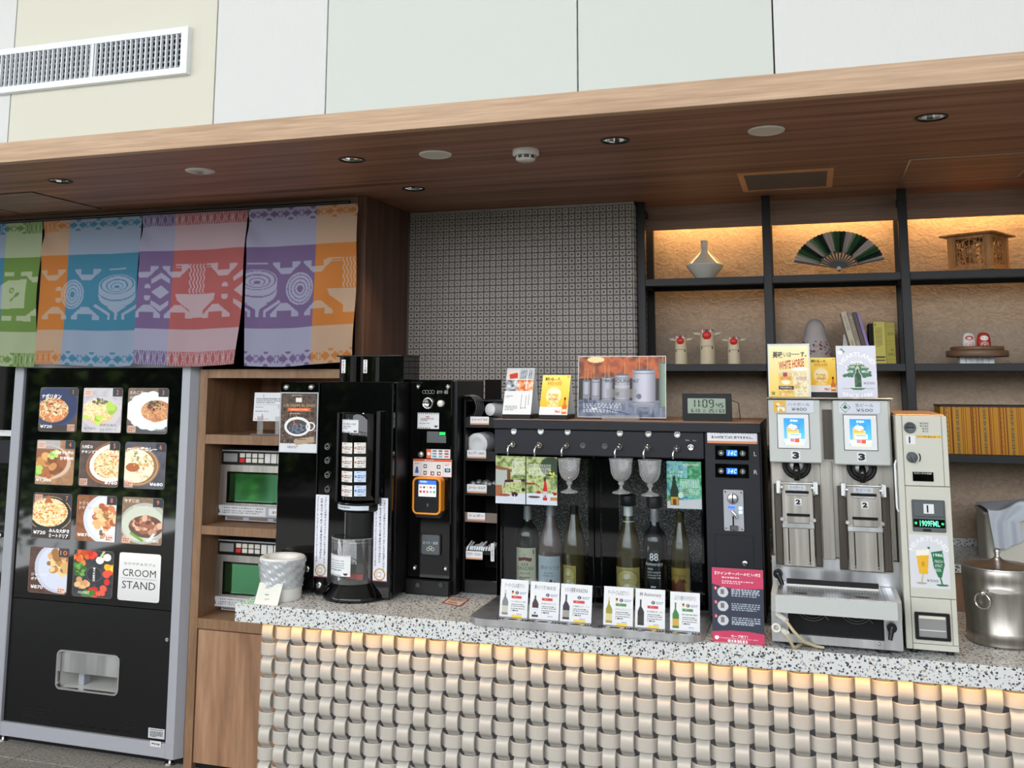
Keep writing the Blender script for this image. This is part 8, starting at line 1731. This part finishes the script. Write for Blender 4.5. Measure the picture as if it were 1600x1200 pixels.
# hose fittings
q1 = atY(1222, 966, 2.80); q2 = atY(1219, 985, 2.80)
m = MB(); m.cyl((q1.x-.012, 2.83, q1.z+.004), (q1.x+.012, 2.80, q1.z-.006), .009, .007, 14, 'fitting'); m.cyl((q2.x-.006, 2.83, q2.z), (q2.x+.018, 2.79, q2.z-.004), .0085, .008, 14, 'fitting'); m.tube([(q2.x-.010+.010*math.cos(a), 2.80, q2.z+.006+.010*math.sin(a)) for a in [k*PI/8 for k in range(16)]], .0035, 8, 'fitting', closed=True); m.build('hose_fitting', bs)
g = ZT0c+.006; e1, e2 = atZ(1288, 1012, g), atZ(1270, 1007, g)
m = MB(); m.tube([(q1.x+.010, 2.80, q1.z-.006), (q1.x+.03, 2.79, q1.z-.030), (q1.x+.055, 2.80, g+.02), (e1.x-.02, e1.y+.005, g), (e1.x, e1.y, g)], [.0045]*4+[.0035], 10, 'hose'); tag(m.build('drain_hose'), 'upper milky drain hose running from the server onto the counter', 'hose', 'drain hoses of the beer server')
m = MB(); m.tube([(q2.x+.016, 2.79, q2.z-.006), (q2.x+.035, 2.79, g+.004), (e2.x-.03, e2.y, g), (e2.x+.01, e2.y-.0, g)], [.0045]*4, 10, 'hose'); tag(m.build('drain_hose'), 'lower milky drain hose lying along the foot of the server', 'hose', 'drain hoses of the beer server')
# cards on top of the server
zt3 = ztop+.0045
def sheet(a, b_, c, d, Yq, cv, texts, lb, rim=.003, tilt=.10, back=(206, 212, 216)):
    x0_, x1_, _, z1_ = RC(Yq, a, b_, c, d); o = card('ad_sheet', (x0_, x1_, zt3, z1_), Yq, cv, texts, m='print_gloss', t=.0015, rim=0, tilt=tilt, back=back); return tag(o, lb, 'sign', 'advertising sheets on the beer server')
cv = CV(90, 120, (240, 224, 150)); cv.grad((244, 238, 196), (236, 200, 90)); cv.rect(0, 0, 1, .035, (206, 212, 208)); cv.rect(0, 0, .03, 1, (206, 212, 208)); cv.rect(.965, 0, 1, 1, (206, 212, 208)); cv.rect(.24, .55, .59, .98, (232, 192, 90)); cv.rect(.25, .52, .58, .56, (206, 206, 196)); cv.rect(.35, .54, .46, .62, (170, 40, 40)); cv.rect(.24, .79, .60, .86, (40, 30, 28)); cv.noise((cv.U > .24) & (cv.U < .59) & (cv.V > .86) & (cv.V < .98), [(214, 160, 60), (240, 226, 170)], 6); cv.ell(.42, .72, .1, (240, 230, 190), ry=.05)
cv.poly([(.56, .5), (.97, .46), (.95, 1), (.62, 1)], (228, 214, 170)); cv.noise(cv.mpoly([(.57, .54), (.96, .5), (.94, .99), (.63, .99)]), [(206, 180, 110), (240, 232, 206), (224, 204, 150)], 7); cv.ell(.76, .48, .2, (244, 240, 226), ry=.035); cv.rect(.07, .90, .15, .96, (120, 130, 60))
sheet(1200, 537, 1266, 622, Yb_+.01, cv, [T('美味', .12, .14, .24, .13, (50, 40, 30), bold=.03), T('いほ', .38, .16, .18, .09, (60, 50, 40), bold=.01), T('——', .56, .19, .20, .012, (60, 50, 40)), T('す。', .78, .15, .14, .10, (50, 40, 30), bold=.02), T('WHITE HORSE', .26, .27, .60, .16, (196, 50, 40), bold=.02, wave=lambda a: .07*(1-a)), T('WHITE HORSE', .28, .62, .26, .07, (170, 50, 80), skew=.1), T('HIGHBALL', .28, .805, .28, .035, (230, 220, 200)), T('WHITE HORSE', .65, .62, .26, .07, (160, 70, 90), skew=.1)], 'tall pale yellow whisky poster with a can and an iced glass, leftmost on the server')
tent('tent_card', 1264, 1307, 558.5, 622, Yb_+.08, whisky_cv(), WT, 'small yellow tent card between the two posters on the beer server', zbase=zt3)
cv = CV(90, 130, (206, 208, 222)); cv.poly([(.04, .12), (.14, .04), (.24, .12), (.14, .16)], (120, 150, 130)); cv.ell(.1, .13, .07, (236, 238, 244), ry=.04)
for k in range(60):
    a_ = random.Random(k).uniform(0, PI); rr = random.Random(k+100).uniform(.1, .32); cv.ell(.52+1.02*rr*math.cos(a_), .60-.75*rr*math.sin(a_), .055, (40, 104, 70), ry=.03)
cv.ell(.52, .45, .22, (46, 110, 76), ry=.12); cv.poly([(.30, .82), (.74, .82), (.60, .86), (.42, .86)], (40, 104, 70)); cv.poly([(.485, .42), (.565, .42), (.575, .52), (.635, .58), (.635, .81), (.42, .81), (.42, .58), (.475, .52)], (206, 214, 222)); cv.poly([(.50, .42), (.55, .42), (.56, .52), (.615, .58), (.615, .80), (.44, .80), (.44, .58), (.49, .52)], (20, 62, 30)); cv.rect(.465, .60, .49, .76, (80, 140, 80)); cv.rect(.47, .66, .60, .72, (40, 90, 60)); cv.rect(.495, .39, .555, .45, (206, 190, 130)); cv.line([(.12, .83), (.3, .83)], .008, (80, 90, 90)); cv.line([(.74, .83), (.92, .83)], .008, (80, 90, 90))
sheet(1307.5, 540, 1370, 624, Yb_+.01, cv, [T('HEARTLAND', 0, 0, 1, .085, (240, 242, 248), arc=(.52, .50, .40, 155, 25), bold=.02), T('BEER', .37, .30, .30, .07, (236, 240, 238), bold=.02), T('MALT HOPS', .22, .39, .24, .045, (230, 236, 234), bold=.02), T('GOLD', .62, .39, .18, .045, (230, 236, 234), bold=.02), T('WATER', .22, .48, .2, .045, (230, 236, 234), bold=.02), T('MILD', .63, .48, .18, .045, (230, 236, 234), bold=.02), T('¥500', .66, .70, .28, .05, (90, 90, 100)), T('SINCE 1986', .12, .89, .76, .08, (240, 242, 248), bold=.02, wave=lambda a: .04*np.sin(PI*a))], 'tall lilac-grey beer poster with a green bottle before a tree, rightmost on the server')

# ================================================================ COIN AND TICKET MACHINE
Yt = 2.872; tx0, tx1 = max(atY(1407.5, 830, Yt).x, xRb+.004, xb2_+.008), atY(1488.5, 830, Yt).x; print('coin', atY(1407.5, 830, Yt).x, xRb, xb2_); zt4 = atY(1440, 649, Yt).z; z04 = ZT0c+.012
tm_ = thing('coin_machine', ((tx0+tx1)/2, Yt, ZT0c), 'tall narrow ivory coin machine with knob, display and beer sticker', 'ticket machine')
m = MB(); m.box(tx0, tx1, Yt+.012, 3.24, z04, zt4-.002, 'ivory_machine', .003); m.build('body', tm_)
m = MB(); m.box(tx0+.002, tx1-.004, Yt+.008, 3.235, zt4-.002, zt4+.002, 'copper_trim', .001)
for k in range(6): m.cyl((tx0+.012+(tx1-tx0-.03)*k/5, Yt+.016, zt4+.001), (tx0+.012+(tx1-tx0-.03)*k/5, Yt+.016, zt4+.004), .002, .002, 8, 'chrome')
m.build('top_plate', tm_)
dv = atY(1410, 830, Yt).x
xs1, xs2 = atY(1411+7, 830, Yt).x, atY(1478, 830, Yt).x
def PT(a, b_, c, d, Y=Yt): return RC(Y, a, b_, c, d)
zA, zB2 = atY(1452, 760, Yt).z, atY(1460, 935, Yt).z
m = MB(); m.box(tx0, tx0+.016, Yt, Yt+.012, z04, zt4-.002, 'ivory_machine', .0012); m.build('edge_strip', tm_)
m = MB(); m.box(tx0+.017, tx1-.014, Yt-.001, Yt+.012, zA+.0008, zt4-.002, 'ivory_machine', .001); m.build('upper_door', tm_)
m = MB(); m.box(tx1-.0132, tx1, Yt, Yt+.012, zA+.0008, zt4-.002, 'ivory_machine', .001); m.build('edge_strip', tm_)
m = MB(); m.box(tx0+.017, tx1, Yt-.001, Yt+.012, zB2+.0008, zA-.0008, 'ivory_machine', .001); m.build('middle_door', tm_)
m = MB(); m.box(tx0+.017, tx1-.014, Yt-.001, Yt+.012, z04+.016, zB2-.0008, 'ivory_machine', .001); m.build('lower_door', tm_)
m = MB(); m.box(tx1-.0132, tx1, Yt, Yt+.012, z04+.016, zB2-.0008, 'ivory_machine', .001); m.build('edge_strip', tm_)
m = MB(); m.box(tx0+.017, tx1, Yt-.002, Yt+.012, z04, z04+.015, 'ivory_machine', .001); m.build('sill', tm_)
q = atY(1421.5, 668, Yt); m = MB(); m.lathe((q.x, Yt-.001, q.z), [(.0155, 0), (.0155, .004), (.013, .006), (.012, .003), (0, .003)], 28, 'grey_plastic', axis=(0, -1, 0)); m.box(q.x-.010, q.x+.010, Yt-.0055, Yt-.003, q.z-.0012, q.z+.0012, 'dark_void'); m.build('coin_slot', tm_)
for k, s_ in enumerate(('¥500', '¥100', '¥50', '¥10')): ptxt(s_, (1436.5, 1437, 1440.5, 1441)[k], 660+4.2*k, 1450.5, 663+4.2*k, (60, 60, 66), yy=Yt-.0012, par=tm_, bold=.01)
mb = MB(); a, b_, z0_, z1_ = PT(1432, 680.5, 1470, 684.5); slab(mb, (a, Yt-.0014, z0_), UX, UZ, b_-a, z1_-z0_, .0004, 'print', col=lincol((232, 184, 50))); sf = flat((a, Yt-.0014, z0_), UX, UZ, b_-a, z1_-z0_); write(mb, sf, '５００円硬貨は１枚ずつ', .03, .15, .94, .7, (90, 70, 20), (z1_-z0_)/(b_-a), 'print', lift=.0003, bold=.02); mb.build('warning_strip', tm_)
a, b_, z0_, z1_ = PT(1415.5, 680.5, 1430, 694); card('number_one', (a, b_, z0_, z1_), Yt-.0018, None, [T('1', .30, .12, None, .76, (16, 16, 18), bold=.03)], parent=tm_, t=.0006)
q = atY(1425, 714.5, Yt); m = MB(); m.lathe((q.x, Yt-.001, q.z), [(.0145, 0), (.0145, .003), (.0125, .006), (0, .006)], 28, 'grey_plastic', axis=(0, -1, 0)); U = Vector((.45, 0, -.9)).normalized(); Vv = Vector((U.z, 0, -U.x))*-1
p = Vector((q.x, Yt-.007, q.z)); m.add([tuple(p+U*a_+Vv*b2+Vector((0, -c2, 0))) for a_, b2, c2 in ((-.016, -.003, 0), (.016, -.003, 0), (.016, .003, 0), (-.016, .003, 0), (-.015, -.002, .009), (.015, -.002, .009), (.015, .002, .009), (-.015, .002, .009))], [(0, 1, 5, 4), (1, 2, 6, 5), (2, 3, 7, 6), (3, 0, 4, 7), (4, 5, 6, 7)], 'grey_plastic'); m.build('return_knob', tm_)
m = MB(); m.tube([(q.x+.021*math.cos(a_), Yt-.0018, q.z+.021*math.sin(a_)) for a_ in [-.6+1.2*k/6 for k in range(7)]], [.0008]+[.0016]*5+[.0006], 6, 'black_matte'); m.build('turn_arrow', tm_)
a, b_, z0_, z1_ = PT(1426, 737.5, 1458.5, 752); m = MB(); m.box(a, b_, Yt-.003, Yt-.001, z0_, z1_, 'black_gloss', .0006); dsp = m.build('credit_display', tm_); ptxt('ただいまの金額', 1428.5, 738.2, 1455.5, 741.2, (220, 220, 224), yy=Yt-.0034, par=dsp)
a, b_, z0_, z1_ = PT(1425, 781, 1477, 831); m = MB(); m.box(a, b_, Yt-.006, Yt-.001, z0_, z1_, 'grey_plastic', .002); pb_ = m.build('pour_button', tm_, label='grey button panel with a green readout')
h = z1_-z0_; w_ = b_-a; m = MB(); m.box(a+.004, b_-.004, Yt-.009, Yt-.006, z0_+h*.48, z1_-.004, 'grey_plastic', .0015); m.build('push_plate', pb_)
card('number_one', (a+w_*.35, a+w_*.66, z0_+h*.58, z0_+h*.88), Yt-.0098, None, [T('1', .30, .12, None, .76, (16, 16, 18), bold=.03)], parent=pb_, t=.0006)
m = MB(); m.box(a+w_*.03, b_-w_*.03, Yt-.0068, Yt-.006, z0_+h*.14, z0_+h*.40, 'black_gloss'); m.build('readout', pb_)
mb = MB(); sf = flat((a+w_*.22, Yt-.0072, z0_+h*.18), UX, UZ, w_*.60, h*.18)
write(mb, sf, '1909FML', 0, 0, 1, 1, (120, 240, 190), h*.18/(w_*.60), 'led_mint', lift=.0003, bold=.01); mb.build('digits', pb_)
for f_ in (.10, .90): m = MB(); m.cyl((a+w_*f_, Yt-.0078, z0_+h*.27), (a+w_*f_, Yt-.0066, z0_+h*.27), .0032, .0032, 12, 'led_green'); m.build('led', pb_)
m = MB(); m.box(a+w_*.30, a+w_*.55, Yt-.009, Yt-.006, z0_+h*.03, z0_+h*.09, 'black_satin', .001); m.build('grip', pb_)
cv = CV(80, 110, (214, 216, 222)); cv.poly([(.16, .32), (.50, .29), (.44, .74), (.22, .74)], (230, 180, 50)); cv.grad((238, 196, 70), (214, 150, 30), .0, 0, .0001, 0.0001); cv.poly([(.15, .30), (.50, .27), (.49, .38), (.17, .40)], (240, 238, 226)); cv.ell(.33, .55, .05, (206, 150, 50), ry=.05); cv.line([(.32, .74), (.27, .90)], .035, (190, 180, 150)); cv.ell(.27, .91, .14, (170, 166, 150), ry=.02)
cv.poly([(.55, .32), (.84, .28), (.88, .55), (.80, .78), (.70, .78), (.60, .60)], (34, 110, 72)); cv.line([(.75, .78), (.80, .92)], .04, (34, 110, 72)); cv.ell(.80, .93, .16, (34, 110, 72), ry=.02); cv.ell(.50, .24, .03, (34, 110, 72)); cv.line([(.45, .22), (.49, .27)], .01, (34, 110, 72))
a, b_, z0_, z1_ = PT(1422, 836, 1483, 919)
card('beer_sticker', (a, b_, z0_, z1_), Yt-.0018, cv, [T('HEARTLAND', 0, 0, 1, .09, (236, 238, 242), arc=(.5, .42, .44, 160, 20), bold=.03), T('1986', .60, .34, .24, .06, (220, 232, 226), bold=.02), T('FRESH\nSPIRIT\nBEER', .63, .46, .2, .22, (210, 226, 220)), T('¥500', .40, .83, .30, .05, (80, 80, 86))], m='print_gloss', parent=tm_, t=.0008, back=(214, 216, 222))
a, b_, z0_, z1_ = PT(1429.5, 957, 1484.5, 999.5); m = MB(); m.ringprism(rrect(a, b_, z0_, z1_, .003), rrect(a+.009, b_-.009, z0_+.007, z1_-.007, .002), Yt-.008, Yt+.002, 'black_satin'); rt = m.build('return_tray', tm_)
m = MB(); m.box(a+.009, b_-.009, Yt-.004, Yt-.0025, z0_+.007, z1_-.007, 'capsule_grey'); m.box(a+.011, b_-.011, Yt-.005, Yt-.004, z0_+(z1_-z0_)*.33, z0_+(z1_-z0_)*.36, 'white_plastic'); m.box(a+.011, b_-.011, Yt-.006, Yt-.004, z1_-.016, z1_-.009, 'cream_plastic'); m.build('tray_flap', rt)
for x in (tx0+.02, tx1-.02): m = MB(); m.cyl((x, Yt+.02, ZT0c), (x, Yt+.02, z04), .010, .010, 14, 'rubber'); m.build('foot', tm_)
m = MB(); xx_ = tx0-.002; za, zb5 = atY(1399, 720, Yt).z, atY(1401, 800, Yt).z; m.tube([(xx_, Yt+.015, za), (xx_-.004, Yt+.012, za-.01), (xx_-.004, Yt+.012, zb5+.01), (xx_, Yt+.015, zb5)], .003, 8, 'white_paint'); m.build('side_handle', tm_)

# ================================================================ STEEL BUCKET
Yk2 = 3.075; cx_ = atY(1563, 950, Yk2).x; u = pxm(1563, 950, Yk2); R = atY(1563, 950, Yk2).x-atY(1505.5, 950, Yk2).x; R = R*1.0
zt5 = atY(1563, 884, Yk2).z
bk = thing('steel_bucket', (cx_, Yk2, ZT0c), 'round brushed steel ice bucket with a domed lid and ring handle at the right edge', 'bucket')
Hb = zt5-ZT0c
m = MB(); pf = [(0, 0), (R*.93, 0), (R*.94, .006), (R*.93, Hb*.10), (R*.96, Hb*.11), (R*.955, Hb*.19), (R*.94, Hb*.20), (R*.985, Hb*.68), (R*1.0, Hb*.70), (R*1.0, Hb*.75), (R*.985, Hb*.76), (R*.99, Hb*.86), (R*1.0, Hb*.88), (R*1.0, Hb*.97), (R*.97, Hb*1.0)]
m.lathe((cx_, Yk2, ZT0c), pf, 72, 'steel'); m.build('body', bk)
m = MB(); m.lathe((cx_, Yk2, ZT0c), [(R*.985, Hb*.995), (R*.99, Hb*1.01), (R*.95, Hb*1.015), (R*.6, Hb*1.03), (R*.3, Hb*1.055), (R*.16, Hb*1.085), (R*.08, Hb*1.12), (R*.065, Hb*1.15), (R*.09, Hb*1.17), (R*.095, Hb*1.20), (R*.07, Hb*1.225), (0, Hb*1.23)], 64, 'steel_smooth'); m.build('lid', bk)
a_ = -PI/2-.60; hx, hy = cx_+math.cos(a_)*R*1.0, Yk2+math.sin(a_)*R*1.0; hz = ZT0c+Hb*.70; tang = Vector((-math.sin(a_), math.cos(a_), 0)); nrm = Vector((math.cos(a_), math.sin(a_), 0)); rr = .021
m = MB(); c_ = Vector((hx, hy, hz-rr))+nrm*.006; m.tube([c_+tang*math.cos(t_)*rr+Vector((0, 0, 1))*math.sin(t_)*rr for t_ in [k*PI/14 for k in range(28)]], .0026, 8, 'chrome', closed=True); m.build('ring_handle', bk)
m = MB(); m.lathe((hx, hy, hz), [(.008, -.002), (.008, .005), (.004, .009), (0, .010)], 16, 'chrome', axis=tuple(nrm)); m.build('handle_boss', bk)
m = MB(); n = 14; vs = []
for i in range(n+1):
    t_ = -PI/2-.62+1.0*i/n; k = .5-.5*math.cos(2*PI*i/n)
    for dz in (-.006*k-.0005, .006*k+.0005): vs.append((cx_+math.cos(t_)*(R*1.004+.003), Yk2+math.sin(t_)*(R*1.004+.003), ZT0c+Hb*.745+dz))
m.add(vs, [(2*i, 2*i+2, 2*i+3, 2*i+1) for i in range(n)], 'chrome', True); m.build('rim_band', bk, label='bright polished band')

# ================================================================ ON THE BACK COUNTER
Yq = fy+.06; xq = atY(1541, 830, Yq).x; zq0 = zbc; zq1 = atY(1560, 799, Yq).z
t = thing('serving_crate', (xq+.2, Yq, zbc), 'cream plastic crate half covered by a white cloth on the back counter', 'crate')
m = MB(); m.ringprism(rrect(xq, xq+.42, Yq, Yq+.24, .03), rrect(xq+.006, xq+.414, Yq+.006, Yq+.234, .025), zbc, zq1-.01, 'cream_plastic', 'xy'); m.ringprism(rrect(xq-.006, xq+.426, Yq-.006, Yq+.246, .034), rrect(xq+.004, xq+.416, Yq+.004, Yq+.236, .026), zq1-.014, zq1-.006, 'cream_plastic', 'xy'); m.prism(rrect(xq+.004, xq+.416, Yq+.004, Yq+.236, .026), zbc, zbc+.004, 'cream_plastic', 'xy'); m.build('crate_body', t)
for k in range(4):
    x = xq+.15+k*.075; z_ = zbc+.004; m = MB(); m.lathe((x, Yq+.055+.02*(k % 2), z_), [(.022, 0), (.022, .004), (.027, .05), (.033, zq1-z_+.01), (.032, zq1-z_+.01), (.026, .05), (.020, .006), (0, .006)], 24, 'glass_goblet')
    tag(m.build('drinking_glass'), ['clear glass in the cream crate, nearest its left end under the cloth', 'second clear glass from the left in the cream crate', 'third clear glass from the left in the cream crate', 'fourth clear glass in the cream crate, at the picture edge'][k], 'glass', 'glasses in the cream crate')
m = MB(); nu, nv = 44, 40; vs = []
for j in range(nv):
    for i in range(nu):
        u_, v_ = i/(nu-1), j/(nv-1)
        x = xq-.008+u_*(.10+.30*(1-min(1, v_*1.5)))+v_*.03; 
        if v_ < .45: y = Yq+.20-(.22*v_/.45); z = zq1+.006+.010*math.sin(u_*9+v_*6)*.5+.03*math.exp(-((u_-.55)**2)/.06)
        else: y = Yq-.022-.006*math.sin(u_*14+v_*3); z = zq1+.004+.03*math.exp(-((u_-.55)**2)/.06)*(1-(v_-.45)/.55)-(v_-.45)/.55*(.115+.02*math.sin(u_*3+1))*(1 if u_ > .0 else 1)
        vs.append((x, y, z))
m.add(vs, [(j*nu+i, j*nu+i+1, (j+1)*nu+i+1, (j+1)*nu+i) for j in range(nv-1) for i in range(nu-1)], 'cloth_white', True); tag(m.build('white_cloth'), 'folded white cloth draped over the left end of the cream crate', 'cloth')
